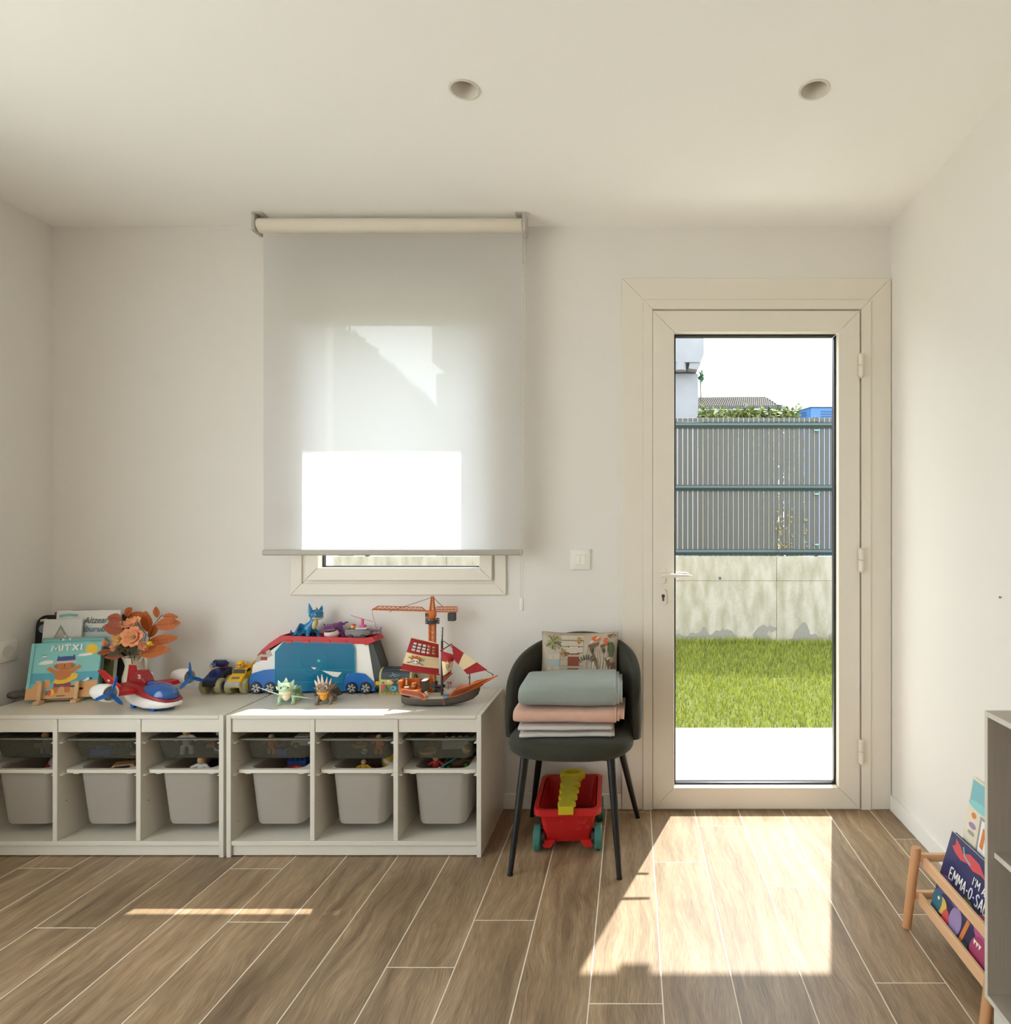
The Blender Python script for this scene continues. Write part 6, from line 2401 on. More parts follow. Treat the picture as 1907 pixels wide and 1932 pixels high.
# ---------------------------------------------------------------- two toy trucks
def truck(label, loc, rz, mbody, mdark, mhub, kind):
    t = thing('toy_truck', label, 'toy truck', loc, rz)
    t.scale = (0.9, 0.98, 1.05)
    r_, w_ = 0.0315, 0.030
    for sx in (-1, 1):
        for y in (-0.034, 0.034):
            g = G(M_TIRE)
            cx_ = sx * 0.036
            pr = [(0.020, -0.5), (0.030, -0.48), (0.0335, -0.36), (0.034, 0), (0.0335, 0.36), (0.030, 0.48), (0.020, 0.5)]
            g.lathe([(a * r_ / 0.034, b_ * w_) for a, b_ in pr], 28, (cx_, y, r_), (1, 0, 0))
            w = g.obj('wheel', t)
            g = G(mhub)
            g.lathe([(0.018, 0.46 * w_), (0.017, 0.56 * w_), (0.008, 0.60 * w_), (0.0005, 0.60 * w_)], 20, (cx_, y, r_), (sx, 0, 0))
            g.obj('hub', w)
            for k in range(14):
                a = 2 * math.pi * k / 14
                c = Vector((cx_, y + math.cos(a) * r_ * 0.985, r_ + math.sin(a) * r_ * 0.985))
                g = G(M_TIRE)
                d = Vector((0, math.cos(a), math.sin(a)))
                e = Vector((0, -math.sin(a), math.cos(a)))
                q = [c - e * 0.0022, c + e * 0.0022]
                vs = []
                for xo in (-w_ * 0.4, w_ * 0.4):
                    for p in q:
                        vs += [p + Vector((xo, 0, 0)) - d * 0.001, p + Vector((xo, 0, 0)) + d * 0.0012]
                g.add(vs, [(0, 1, 3, 2), (4, 6, 7, 5), (1, 5, 7, 3), (0, 2, 6, 4), (0, 4, 5, 1), (2, 3, 7, 6)])
                g.obj('tread_lug', w, smooth=0)
    if kind == 'blue':
        g = G(mbody)
        g.pyz([(-0.068, 0.044), (-0.066, 0.062), (-0.030, 0.078), (0.03, 0.094), (0.066, 0.092), (0.066, 0.044)], -0.030, 0.030)
        g.obj('body', t, smooth=20)
        g = G(mdark)
        g.box(-0.026, -0.073, 0.040, 0.026, -0.064, 0.058, b=0.002)
        g.obj('grille', t)
        g = G(mdark)
        g.box(-0.031, -0.070, 0.034, 0.031, 0.064, 0.046, b=0.003)
        g.obj('bumper', t)
        for sx in (-1, 1):
            g = G(mdark)
            g.pyz([(0.0, 0.055), (0.005, 0.072), (0.05, 0.086), (0.055, 0.055)], sx * 0.0295, sx * 0.034)
            g.obj('side_panel', t, smooth=0)
        g = G(M_TDR)
        g.box(-0.010, 0.022, 0.094, 0.022, 0.050, 0.100, b=0.002)
        g.obj('turret_base', t)
        g = G(M_TNAVY)
        g.cyl((0.002, 0.052, 0.112), (-0.010, -0.004, 0.120), 0.014, 0.016, n=18)
        g.tube([(0.010, 0.045, 0.100), (0.016, 0.050, 0.112), (0.008, 0.046, 0.118)], 0.008, 8)
        ca = g.obj('cannon', t)
        g = G(M_TK)
        g.cyl((-0.0098, -0.0036, 0.120), (-0.0104, -0.0062, 0.1204), 0.0125, n=18)
        g.obj('muzzle', ca)
        # seated driver with a plain blue helmet
        g = G(M_TNAVY)
        g.ell((-0.006, -0.022, 0.086), (0.011, 0.010, 0.016), 12, 8)
        for sx in (-1, 1):
            g.tube([(-0.006 + sx * 0.010, -0.024, 0.090), (-0.006 + sx * 0.013, -0.036, 0.080), (-0.006 + sx * 0.008, -0.042, 0.076)], 0.0035, 6)
        dv = g.obj('driver_body', t)
        g = G(mat('driver_tan', (222, 168, 90), 0.45))
        g.ell((-0.006, -0.030, 0.106), (0.009, 0.009, 0.009), 12, 8)
        g.obj('driver_head', dv)
        g = G(mat('helmet_blue', (44, 84, 160), 0.3))
        g.ell((-0.006, -0.026, 0.114), (0.014, 0.013, 0.010), 14, 8)
        for sx in (-1, 1):
            g.tube([(-0.006 + sx * 0.009, -0.024, 0.118), (-0.006 + sx * 0.011, -0.022, 0.127)], [0.004, 0.001], 8)
        g.obj('driver_helmet', dv)
        g = G(mat('helmet_badge', (188, 200, 150), 0.3))
        g.ell((-0.006, -0.0385, 0.115), (0.005, 0.0015, 0.004), 10, 6)
        g.obj('helmet_badge', dv)
    else:
        g = G(mbody)
        g.pyz([(-0.070, 0.030), (-0.070, 0.052), (-0.058, 0.066), (-0.026, 0.082), (-0.018, 0.098), (0.018, 0.104), (0.030, 0.080), (0.064, 0.070), (0.064, 0.044), (-0.052, 0.044), (-0.052, 0.030)], -0.032, 0.032)
        g.obj('body', t, smooth=20)
        g = G(M_TLG)
        g.box(-0.033, -0.083, 0.036, 0.033, -0.069, 0.058, b=0.003)
        for k in range(5):
            g.box(-0.028 + 0.0122 * k, -0.0845, 0.038, -0.021 + 0.0122 * k, -0.082, 0.056)
        g.obj('roller_bumper', t)
        g = G(mat('vent_grey', (120, 112, 100), 0.4))
        g.T = Matrix.Translation((0, -0.054, 0.0695)) @ Euler((math.radians(25), 0, 0)).to_matrix().to_4x4()
        g.box(-0.018, -0.006, -0.002, 0.018, 0.006, 0.002, b=0.001)
        g.obj('bonnet_vent', t)
        g = G(M_TK)
        g.pyz([(-0.0275, 0.083), (-0.0205, 0.0965), (-0.0175, 0.098), (-0.0240, 0.0825)], -0.029, 0.029)
        g.obj('windscreen', t, smooth=0)
        for sx in (-1, 1):
            g = G(M_TK)
            g.pyz([(-0.016, 0.086), (-0.010, 0.097), (0.014, 0.100), (0.016, 0.088)], sx * 0.0318, sx * 0.033)
            g.obj('side_window', t, smooth=0)
            g = G(M_TY)
            g.pyz([(0.020, 0.060), (0.016, 0.112), (0.060, 0.124), (0.070, 0.062)], sx * 0.030, sx * 0.034)
            g.obj('tipper_side', t, smooth=0)
        g = G(M_TY)
        g.pyz([(0.018, 0.060), (0.014, 0.112), (0.019, 0.114), (0.024, 0.066), (0.068, 0.066), (0.070, 0.060)], -0.030, 0.030)
        g.obj('tipper_bed', t, smooth=0)
        # seated driver with a plain yellow cap
        g = G(mat('driver_sand', (222, 178, 96), 0.45))
        g.ell((-0.004, -0.006, 0.114), (0.017, 0.015, 0.013), 14, 10)
        g.ell((-0.005, -0.020, 0.110), (0.010, 0.006, 0.006), 12, 8)
        dv = g.obj('driver_head', t)
        g = G(M_TY)
        g.ell((-0.004, -0.002, 0.124), (0.018, 0.018, 0.010), 14, 8)
        g.ell((-0.005, -0.018, 0.120), (0.014, 0.010, 0.0025), 12, 6)
        g.obj('driver_cap', dv)
        for sx in (-1, 1):
            g = G(M_TK)
            g.ell((-0.004 + sx * 0.007, -0.0205, 0.116), (0.003, 0.0015, 0.003), 8, 6)
            g.obj('driver_eye', dv)
    return t


truck('dark blue toy monster truck with cannon parked beside the bus', (-1.856, 2.925, TOP), math.radians(1), M_TNAVY, M_TK, M_TNAVY, 'blue')
truck('yellow toy dump truck with fat cream tyres parked beside the bus', (-1.745, 2.922, TOP), math.radians(3), M_TY, M_TK, M_TY, 'yellow')

# ---------------------------------------------------------------- rescue plane
YP = 2.672
pl = thing('toy_plane', 'red and white toy plane with blue canopy and two blue propellers', 'toy plane', (-1.990, YP, TOP), math.radians(-22))
pl.scale = (1.2, 1.0, 1.12)
# local +x = nose, y = wings
g = G(M_TW)
rings = []
for (x, w, zb, zt) in ((-0.12, 0.010, 0.060, 0.070), (-0.10, 0.022, 0.046, 0.066), (-0.05, 0.042, 0.024, 0.060), (0.0, 0.056, 0.014, 0.056), (0.06, 0.060, 0.010, 0.050), (0.11, 0.052, 0.012, 0.044), (0.145, 0.034, 0.016, 0.038), (0.16, 0.012, 0.022, 0.032)):
    rings.append([(x, p[0], p[1]) for p in rrect2(-w, zb, w, zt, min((zt - zb) * 0.48, 0.014), 4)])
g.loft(rings)
g.obj('lower_hull', pl, smooth=50)
g = G(M_TDR)
rings = []
for (x, w, zb, zt) in ((-0.125, 0.010, 0.062, 0.074), (-0.09, 0.024, 0.056, 0.082), (-0.04, 0.040, 0.052, 0.092), (0.01, 0.052, 0.050, 0.088), (0.06, 0.058, 0.046, 0.070), (0.11, 0.050, 0.040, 0.054), (0.145, 0.034, 0.035, 0.043), (0.155, 0.014, 0.034, 0.038)):
    rings.append([(x, p[0], p[1]) for p in rrect2(-w, zb, w, zt, min((zt - zb) * 0.45, 0.016), 4)])
g.loft(rings)
g.obj('upper_hull', pl, smooth=50)
g = G(M_TB)
rings = []
for (x, w) in ((-0.03, 0.02), (0.02, 0.040), (0.08, 0.044), (0.12, 0.030)):
    rings.append([(x, p[0], p[1]) for p in rrect2(-w, 0.008, w, 0.0165, 0.004, 3)])
g.loft(rings)
g.obj('keel', pl)
g = G(M_CANOPY)
g.ell((0.070, 0, 0.054), (0.080, 0.051, 0.041), 24, 14)
cano = g.obj('canopy', pl)
g = G(M_TBL)
g.box(0.020, -0.012, 0.080, 0.045, 0.012, 0.094, b=0.005, seg=2)
g.obj('canopy_catch', cano)
# cabin block behind the canopy
g = G(M_TDR)
rings = []
for (x, w, zt) in ((-0.055, 0.022, 0.110), (-0.045, 0.025, 0.128), (-0.015, 0.026, 0.130), (0.008, 0.022, 0.112), (0.022, 0.018, 0.096)):
    rings.append([(x, p[0], p[1]) for p in rrect2(-w, 0.076, w, zt, 0.006, 3)])
g.loft(rings)
cabn = g.obj('cabin', pl)
for s in (-1, 1):
    g = G(M_TW)
    g.box(-0.006, s * 0.0245 - 0.0015, 0.106, 0.006, s * 0.0245 + 0.0015, 0.120, b=0.001)
    g.obj('cabin_window', cabn)
    g = G(M_TNAVY)
    g.ell((0.0, s * 0.0262, 0.114), (0.004, 0.001, 0.004), 10, 6)
    g.obj('window_dot', cabn)
# wings and engines
g = G(M_TR)
g.pxy([(-0.03, -0.128), (0.012, -0.128), (0.028, -0.05), (0.028, 0.05), (0.012, 0.128), (-0.03, 0.128), (-0.055, 0.05), (-0.055, -0.05)], 0.062, 0.076)
g.obj('wing', pl, smooth=20)
g = G(M_TW)
g.pxy([(-0.026, -0.122), (0.008, -0.122), (0.022, -0.05), (0.022, 0.05), (0.008, 0.122), (-0.026, 0.122), (-0.05, 0.05), (-0.05, -0.05)], 0.058, 0.0618)
g.obj('wing_underside', pl, smooth=20)
for s in (-1, 1):
    yy = s * 0.153
    g = G(M_TW)
    g.lathe([(0.006, -0.055), (0.020, -0.045), (0.028, -0.02), (0.031, 0.012), (0.031, 0.034), (0.028, 0.037), (0.025, 0.036), (0.022, 0.026), (0.0005, 0.026)], 28, (0, yy, 0.082), (1, 0, 0))
    en = g.obj('engine', pl)
    g = G(M_TG)
    g.lathe([(0.0235, 0.0275), (0.020, 0.033), (0.010, 0.034), (0.0005, 0.034)], 24, (0, yy, 0.082), (1, 0, 0))
    g.obj('engine_face', en)
    g = G(M_TBL)
    g.cyl((0.03, yy, 0.082), (0.044, yy, 0.082), 0.009, 0.005, n=16)
    g.obj('spinner', en)
    for k in range(3):
        a = 2 * math.pi * k / 3 + (0.35 if s < 0 else 0.12) + math.pi / 2 - 0.7 * (s < 0)
        u_ = Vector((0, math.cos(a), math.sin(a)))
        v_ = Vector((0.35, -math.sin(a) * 0.94, math.cos(a) * 0.94))
        c = Vector((0.040, yy, 0.082))
        nn = u_.cross(v_).normalized() * 0.0012
        pr = [(0.004, 0.003), (0.014, 0.0062), (0.034, 0.0072), (0.052, 0.0050), (0.060, 0.001)]
        up_ = [c + u_ * d + v_ * w for d, w in pr]
        lo_ = [c + u_ * d - v_ * w for d, w in pr[::-1]]
        poly = up_ + lo_
        n_ = len(poly)
        g = G(M_TBL)
        g.add([p + nn for p in poly] + [p - nn for p in poly], [tuple(range(n_)), tuple(range(2 * n_ - 1, n_ - 1, -1))] + [(i, (i + 1) % n_, n_ + (i + 1) % n_, n_ + i) for i in range(n_)])
        g.obj('propeller_blade', en, smooth=25)
# twin tail fins
for s in (-1, 1):
    g = G(M_TR)
    g.loft([[(-0.145, s * 0.036, 0.066), (-0.085, s * 0.036, 0.066), (-0.085, s * 0.030, 0.072), (-0.145, s * 0.030, 0.072)],
            [(-0.17, s * 0.062, 0.128), (-0.135, s * 0.062, 0.128), (-0.135, s * 0.057, 0.130), (-0.17, s * 0.057, 0.130)]])
    fn_ = g.obj('tail_fin', pl, smooth=20)
    g = G(M_TW)
    g.ell((-0.128, s * 0.0485, 0.092), (0.006, 0.003, 0.005), 10, 6, rot=(s * -0.4, 0, 0))
    g.obj('fin_badge', fn_)
g = G(M_TR)
g.pxy([(-0.14, -0.042), (-0.085, -0.042), (-0.06, 0), (-0.085, 0.042), (-0.14, 0.042)], 0.062, 0.072)
g.obj('tailplane', pl, smooth=20)
for (x, y) in ((0.09, -0.034), (0.09, 0.034), (-0.02, -0.03), (-0.02, 0.03)):
    g = G(M_TB)
    g.cyl((x, y - 0.007, 0.009), (x, y + 0.007, 0.009), 0.009, n=16)
    g.obj('wheel', pl)

# ---------------------------------------------------------------- treasure chest tin
YC = 2.905
tc_ = thing('treasure_chest', 'small domed chest box printed with colourful sea creatures', 'box', (PX(753, YC), YC, TOP), math.radians(-3))
M_CH = mat('chest_base', (186, 178, 116), 0.5, 0.06, 30)
M_CHD = mat('chest_dark', (44, 52, 60), 0.5, 0.10, 30)
hw, dp = 0.072, 0.042
prof = [(-dp, 0.0), (-dp, 0.082)] + [(-dp + dp * (1 - math.cos(math.pi * k / 10 / 1)), 0.082 + 0.032 * math.sin(math.pi * k / 10)) for k in range(1, 10)] + [(dp, 0.082), (dp, 0.0)]
g = G(M_CH)
g.pyz(prof, -hw, hw)
g.obj('box', tc_, smooth=30)
g = G(M_CHD)
pt = [(-dp - 0.0008, 0.070), (-dp - 0.0008, 0.082)] + [((-dp + dp * (1 - math.cos(math.pi * k / 10))) * 1.012, 0.0828 + 0.0325 * math.sin(math.pi * k / 10)) for k in range(1, 10)] + [(dp + 0.0008, 0.082), (dp + 0.0008, 0.070)]
g.pyz(pt, -hw + 0.008, hw - 0.008)
g.obj('lid', tc_, smooth=30)
sh = []
rr = random.Random(3)
cc = dict(tl=bm_['teal'], aq=bm_['aqua'], rd=bm_['red'], orr=bm_['orange'], gr=bm_['green'], ye=bm_['yellow'], nv=M_CHD, gn2=bm_['green2'], wh=bm_['white'])
sh.append((cc['nv'], rect2(0.07, 0.62, 0.93, 0.99)))
sh.append((cc['ye'], rect2(0.06, 0.42, 0.94, 0.60)))
sh.append((cc['gn2'], rect2(0.06, 0.04, 0.94, 0.42)))
for k in range(16):
    x = rr.uniform(0.1, 0.9)
    sh.append((rr.choice([cc['rd'], cc['orr'], cc['aq'], cc['gr'], cc['ye'], cc['wh']]), ell2(x, rr.uniform(0.44, 0.68), rr.uniform(0.02, 0.05), rr.uniform(0.03, 0.07), 7)))
sh.append((cc['nv'], [(0.38, 0.60), (0.62, 0.60), (0.54, 0.50), (0.62, 0.38), (0.38, 0.38), (0.46, 0.50)]))
sh.append((cc['tl'], ell2(0.52, 0.26, 0.20, 0.12, 18)))
sh.append((cc['aq'], ell2(0.45, 0.27, 0.09, 0.09, 14)))
sh.append((cc['tl'], ell2(0.44, 0.27, 0.06, 0.06, 14)))
sh.append((cc['tl'], ell2(0.74, 0.28, 0.09, 0.09, 12)))
sh.append((cc['rd'], ell2(0.15, 0.30, 0.07, 0.12, 10)))
sh.append((cc['gr'], ell2(0.22, 0.22, 0.05, 0.08, 10)))
for k in range(12):
    sh.append((cc['ye'] if k % 2 else cc['orr'], ell2(0.12 + 0.065 * k, 0.07, 0.03, 0.03, 6)))
sh.append((cc['aq'], stroke2([(0.35, 0.76), (0.5, 0.84), (0.68, 0.80), (0.5, 0.76), (0.42, 0.90)], 0.012)))


def chmap(u, v, h):
    x = (u - 0.5) * 2 * hw
    z = v * 0.108
    if z <= 0.082:
        return Vector((x, -dp - 0.0011 - h, z))
    q = math.asin(min(1, (z - 0.082) / 0.0325))
    return Vector((x, -dp * math.cos(q) * 1.012 - 0.0011 - h, z + 0.001))


art('printed_sea', tc_, sh, chmap)
g = G(M_CHD)
rings = []
g.tube([(hw + 0.001, 0.020 * math.cos(a), 0.060 + 0.020 * math.sin(a)) for a in np.linspace(0, math.pi, 12)], 0.0035, 8)
g.obj('side_handle', tc_)

# ---------------------------------------------------------------- toy tower crane
YT = 2.905
KT = YT / F
M_CO = mat('crane_orange', (200, 104, 30), 0.45, 0.05, 30)
M_CK = mat('crane_grey', (54, 58, 62), 0.5, 0.04, 30)
cr = thing('toy_crane', 'orange lattice toy tower crane standing behind the pirate ship', 'toy crane', (PX(815.5, YT), YT, TOP))


def cp(zx, zy):
    px, row = 700 + zx / 9.2, 1120 + zy / 9.2
    return ((px - 815.5) * KT, PZ(row, YT) - TOP)


def lattice_mast(name, x0, x1, z0, z1, hw_, n, r_=0.0017, taper=1.0):
    g = G(M_CO)
    cs = []
    for sx in (-1, 1):
        for sy in (-1, 1):
            g.box(sx * hw_ - 0.003, sy * hw_ - 0.003, z0, sx * hw_ + 0.003, sy * hw_ + 0.003, z1)
    dz = (z1 - z0) / n
    for k in range(n):
        a, b_ = z0 + k * dz, z0 + (k + 1) * dz
        for s in (-1, 1):
            e = 1 if k % 2 else -1
            g.tube([(-hw_ * e, s * hw_, a), (hw_ * e, s * hw_, b_)], r_, 5)
            g.tube([(s * hw_, -hw_ * e, a), (s * hw_, hw_ * e, b_)], r_, 5)
            g.tube([(-hw_, s * hw_, b_), (hw_, s * hw_, b_)], r_ * 0.8, 5)
    return g.obj(name, cr)


ztop = cp(1060, 520)[1]
lattice_mast('tower', 0, 0, 0.014, ztop, 0.0105, 26)
g = G(M_CK)
g.box(-0.045, -0.03, 0, 0.045, 0.03, 0.008, b=0.003)
g.box(-0.02, -0.018, 0.008, 0.02, 0.018, 0.05, b=0.003)
g.obj('base', cr)
# ring platform with rails
zr0, zr1 = cp(0, 515)[1], cp(0, 435)[1]
g = G(M_CK)
for z in (zr0, (zr0 + zr1) / 2, zr1):
    g.tube([(0.030 * math.cos(a), 0.020 * math.sin(a), z) for a in np.linspace(0, 2 * math.pi, 25)], 0.0016, 5)
for k in range(12):
    a = 2 * math.pi * k / 12
    g.tube([(0.030 * math.cos(a), 0.020 * math.sin(a), zr0), (0.030 * math.cos(a), 0.020 * math.sin(a), zr1)], 0.0014, 5)
g.lathe([(0.014, zr0), (0.019, zr0 + 0.002), (0.019, zr0 + 0.010), (0.013, zr0 + 0.012)], 20)
for k in range(4):
    a = math.pi / 4 + math.pi / 2 * k
    g.tube([(0.015 * math.cos(a), 0.015 * math.sin(a), zr0 + 0.003), (0.030 * math.cos(a), 0.020 * math.sin(a), zr0)], 0.002, 5)
g.obj('ring_platform', cr)
# cab
a, b_ = cp(955, 430), cp(1120, 292)
g = G(M_CO)
g.box(a[0], -0.016, a[1] + 0.004, b_[0], 0.016, b_[1], b=0.003, seg=2)
g.lathe([(0.013, zr1 - 0.012), (0.013, a[1] + 0.006)], 16)
cab = g.obj('cab', cr)
g = G(M_CK)
p, q = cp(958, 392), cp(1015, 335)
g.box(p[0], -0.0172, p[1], q[0], -0.0155, q[1], b=0.003)
g.obj('cab_window', cab)
# top mast
g = G(M_CO)
zt0, zt1 = cp(0, 300)[1], cp(0, 62)[1]
for sx in (-1, 1):
    for sy in (-1, 1):
        g.tube([(sx * 0.0095, sy * 0.009, zt0), (sx * 0.004, sy * 0.004, zt1)], 0.0024, 6)
for k in range(6):
    f0, f1 = k / 6, (k + 1) / 6
    for s in (-1, 1):
        e = 1 if k % 2 else -1
        w0_, w1_ = 0.0095 - 0.0055 * f0, 0.0095 - 0.0055 * f1
        g.tube([(-w0_ * e, s * w0_, zt0 + (zt1 - zt0) * f0), (w1_ * e, s * w1_, zt0 + (zt1 - zt0) * f1)], 0.0014, 5)
g.box(-0.006, -0.006, zt1 - 0.002, 0.006, 0.006, zt1 + 0.005, b=0.002)
g.obj('top_mast', cr)


def boom(name, xa, za, xb, zb, hgt, n):
    """triangular lattice boom between two ends"""
    g = G(M_CO)
    A, B = Vector((xa, 0, za)), Vector((xb, 0, zb))
    w = 0.010
    for s in (-1, 1):
        g.tube([A + Vector((0, s * w, 0)), B + Vector((0, s * w, 0))], 0.0028, 6)
    U0 = A.lerp(B, 0.10) + Vector((0, 0, hgt))
    U1 = A.lerp(B, 0.93) + Vector((0, 0, hgt))
    g.tube([A, U0, U1, B], 0.0022, 6)
    for k in range(n):
        f0, f1 = 0.06 + 0.9 * k / n, 0.06 + 0.9 * (k + 0.5) / n
        f2 = 0.06 + 0.9 * (k + 1) / n
        top = A.lerp(B, f1) + Vector((0, 0, hgt))
        for s in (-1, 1):
            g.tube([A.lerp(B, f0) + Vector((0, s * w, 0)), top, A.lerp(B, f2) + Vector((0, s * w, 0))], 0.0013, 5)
        g.tube([A.lerp(B, f0) + Vector((0, -w, 0)), A.lerp(B, f0) + Vector((0, w, 0))], 0.0013, 5)
    return g.obj(name, cr)


a, b_ = cp(28, 272), cp(950, 298)
boom('jib', a[0], a[1], b_[0], b_[1], 0.015, 11)
a, b_ = cp(1120, 312), cp(1490, 318)
g = G(M_CO)
g.box(a[0], -0.011, a[1] - 0.002, b_[0], 0.011, a[1] + 0.002)
for s in (-1, 1):
    zt_ = cp(0, 232)[1]
    for zz_ in (a[1] + 0.010, zt_):
        g.tube([(a[0] + 0.003, s * 0.010, zz_), (b_[0], s * 0.010, zz_)], 0.0013, 5)
    for k in range(7):
        x = a[0] + 0.003 + (b_[0] - a[0] - 0.003) * k / 6
        g.tube([(x, s * 0.010, a[1]), (x, s * 0.010, zt_)], 0.0013, 5)
g.obj('counter_jib', cr)
p, q = cp(1338, 472), cp(1470, 330)
g = G(M_CK)
g.box(p[0], -0.012, p[1], q[0], 0.012, q[1], b=0.003)
g.obj('counterweight', cr)
g = G(M_CK)
A = cp(1040, 72)
B = cp(330, 300)
g.tube([(A[0], 0, A[1]), (B[0] + 0.01, -0.004, B[1] + 0.002), (B[0], -0.004, B[1] - 0.004), (B[0] + 0.001, -0.004, B[1] - 0.006)], 0.0012, 6)
g.obj('tie_cable', cr)
g = G(M_CK)
A, B = cp(1085, 72), cp(1245, 228)
g.tube([(A[0], 0, A[1]), (B[0], 0, B[1])], 0.0012, 6)
g.obj('tie_cable', cr)
g = G(M_CK)
pts_ = [cp(32, 278), cp(36, 370), cp(70, 480), cp(100, 610), cp(130, 800), cp(165, 1050), cp(235, 1265)]
g.tube([(x, -0.006, z) for x, z in pts_], 0.0007, 5)
g.obj('hoist_line', cr)

# ---------------------------------------------------------------- pirate ship
YS = 2.70
KS = YS / F
M_HULL = mat('ship_grey', (84, 76, 68), 0.55, 0.10, 25, bump=0.2, stretch=(1, 1, 12))
M_SO = mat('ship_orange', (196, 98, 28), 0.45, 0.05, 30)
M_SB = mat('ship_redbrown', (132, 58, 34), 0.5, 0.06, 30)
M_MAST = mat('ship_mast', (56, 38, 30), 0.5, 0.08, 30)
M_SR = mat('sail_red', (164, 30, 40), 0.7, 0.05, 60)
M_SC = mat('sail_cream', (232, 212, 168), 0.7, 0.04, 60)
M_DECK = mat('ship_deck', (196, 186, 168), 0.6, 0.05, 30)
shp = thing('pirate_ship', 'toy pirate ship with red and cream sails at the shelf edge', 'toy ship', (PX(848, YS), YS, TOP))


def sp(zx, zy):
    px, row = 740 + zx / 9.08, 1190 + zy / 9.08
    return ((px - 848) * KS, (1331.5 - row) * KS)


# stations along the hull: x, half beam at rail, keel z, rail z
ST = []
for zx, hb, kz, rzv in ((185, 0.024, 1250, 1105), (260, 0.036, 1270, 1118), (400, 0.044, 1283, 1130), (640, 0.050, 1284, 1140), (900, 0.050, 1275, 1135),
                        (1100, 0.044, 1255, 1110), (1260, 0.034, 1225, 1060), (1390, 0.020, 1180, 1010), (1470, 0.009, 1110, 985), (1505, 0.002, 1020, 975)):
    x, k_ = sp(zx, kz)
    _, r_ = sp(zx, rzv)
    ST.append((x, hb, k_, r_))


def hull_rings(inset=0.0, lift=0.0):
    rings = []
    for (x, hb, k_, r_) in ST:
        ring = []
        for i in range(13):
            a = math.pi * i / 12
            c, s = math.cos(a), math.sin(a)
            yy = abs(c) ** 0.55 * (1 if c > 0 else -1) * max(0.0005, hb - inset)
            z = r_ - (r_ - k_ - lift) * s ** 0.9
            ring.append((x, yy, z))
        rings.append(ring)
    return rings


g = G(M_HULL)
g.loft(hull_rings())
g.obj('hull', shp, smooth=50)
for k in range(3):                                    # planking battens on the near side
    g = G(M_HULL)
    f = 0.25 + 0.22 * k
    pts_ = []
    for (x, hb, k_, r_) in ST[:-1]:
        pts_.append((x, -hb * (1.0 - 0.35 * f * f) - 0.0006, r_ - (r_ - k_) * f))
    g.tube(pts_, 0.0008, 5)
    g.obj('plank_batten', shp)
g = G(M_DECK)
dk = [s for s in ST if s[0] < sp(1330, 0)[0]]
zz_ = sp(0, 1125)[1]
g.pxy([(x, -hb + 0.004) for (x, hb, k_, r_) in dk] + [(x, hb - 0.004) for (x, hb, k_, r_) in dk[::-1]], zz_ - 0.004, zz_)
g.obj('deck', shp, smooth=0)
# orange stern castle and bow bulwarks, on both sides
stern = [(150, 850), (165, 990), (160, 1045), (200, 1080), (530, 1115), (605, 1155), (640, 1145), (640, 1080), (555, 1010), (180, 985)]
bow = [(1015, 1110), (1110, 1105), (1330, 1035), (1545, 960), (1560, 915), (1700, 850), (1815, 790), (1790, 782), (1650, 830), (1430, 885), (1330, 940), (1110, 990), (1050, 1040)]
for s in (-1, 1):
    for nm, pl_ in (('stern_bulwark', stern), ('bow_bulwark', bow)):
        def beam(x):
            xs_ = [q[0] for q in ST]
            hb_ = [q[1] for q in ST]
            return float(np.interp(x, xs_, hb_)) + 0.002
        poly = [sp(*p) for p in pl_]
        if nm == 'stern_bulwark':
            poly = poly[1:]
        g = G(M_SO)
        n_ = len(poly)
        a_ = [Vector((x, s * (beam(x) + 0.002), z)) for x, z in poly]
        b2 = [Vector((x, s * max(0.0, beam(x) - 0.003), z)) for x, z in poly]
        g.add(a_ + b2, [tuple(range(n_)) if s > 0 else tuple(range(n_))[::-1], tuple(range(n_, 2 * n_))[::-1] if s > 0 else tuple(range(n_, 2 * n_))] +
              [(i, (i + 1) % n_, n_ + (i + 1) % n_, n_ + i) for i in range(n_)])
        bo = g.obj(nm, shp, smooth=0)
        cxm = sum(p[0] for p in poly) / n_
        czm = sum(p[1] for p in poly) / n_
        g = G(M_SB)
        if nm == 'stern_bulwark':
            inner_ = [sp(*p) for p in ((200, 1000), (200, 1055), (530, 1092), (605, 1130), (618, 1090), (545, 1025))]
        else:
            inner_ = [sp(*p) for p in ((1040, 1092), (1105, 1085), (1330, 1015), (1530, 945), (1700, 850), (1640, 850), (1440, 905), (1330, 958), (1120, 1008))]
        g.add([Vector((x, s * (beam(x) + 0.0028), z)) for x, z in inner_], [tuple(range(len(inner_)))])
        g.obj('inset_panel', bo, smooth=0)
g = G(M_SO)
a, b_ = sp(150, 850), sp(190, 1060)
g.box(a[0], -0.030, b_[1], b_[0], 0.030, a[1], b=0.004)
g.box(a[0] - 0.004, -0.034, a[1] - 0.006, a[0] + 0.008, 0.034, a[1], b=0.002)
g.obj('transom', shp)
g = G(M_SO)
a, b_ = sp(190, 990), sp(640, 1005)
g.box(a[0], -0.034, b_[1] - 0.004, sp(540, 0)[0], 0.034, b_[1], b=0.001)
g.obj('quarter_deck', shp)
g = G(M_SO)
a, b_ = sp(200, 865), sp(640, 990)
g.box(a[0], 0.036, b_[1], b_[0], 0.040, a[1], b=0.001)
g.obj('far_rail', shp)
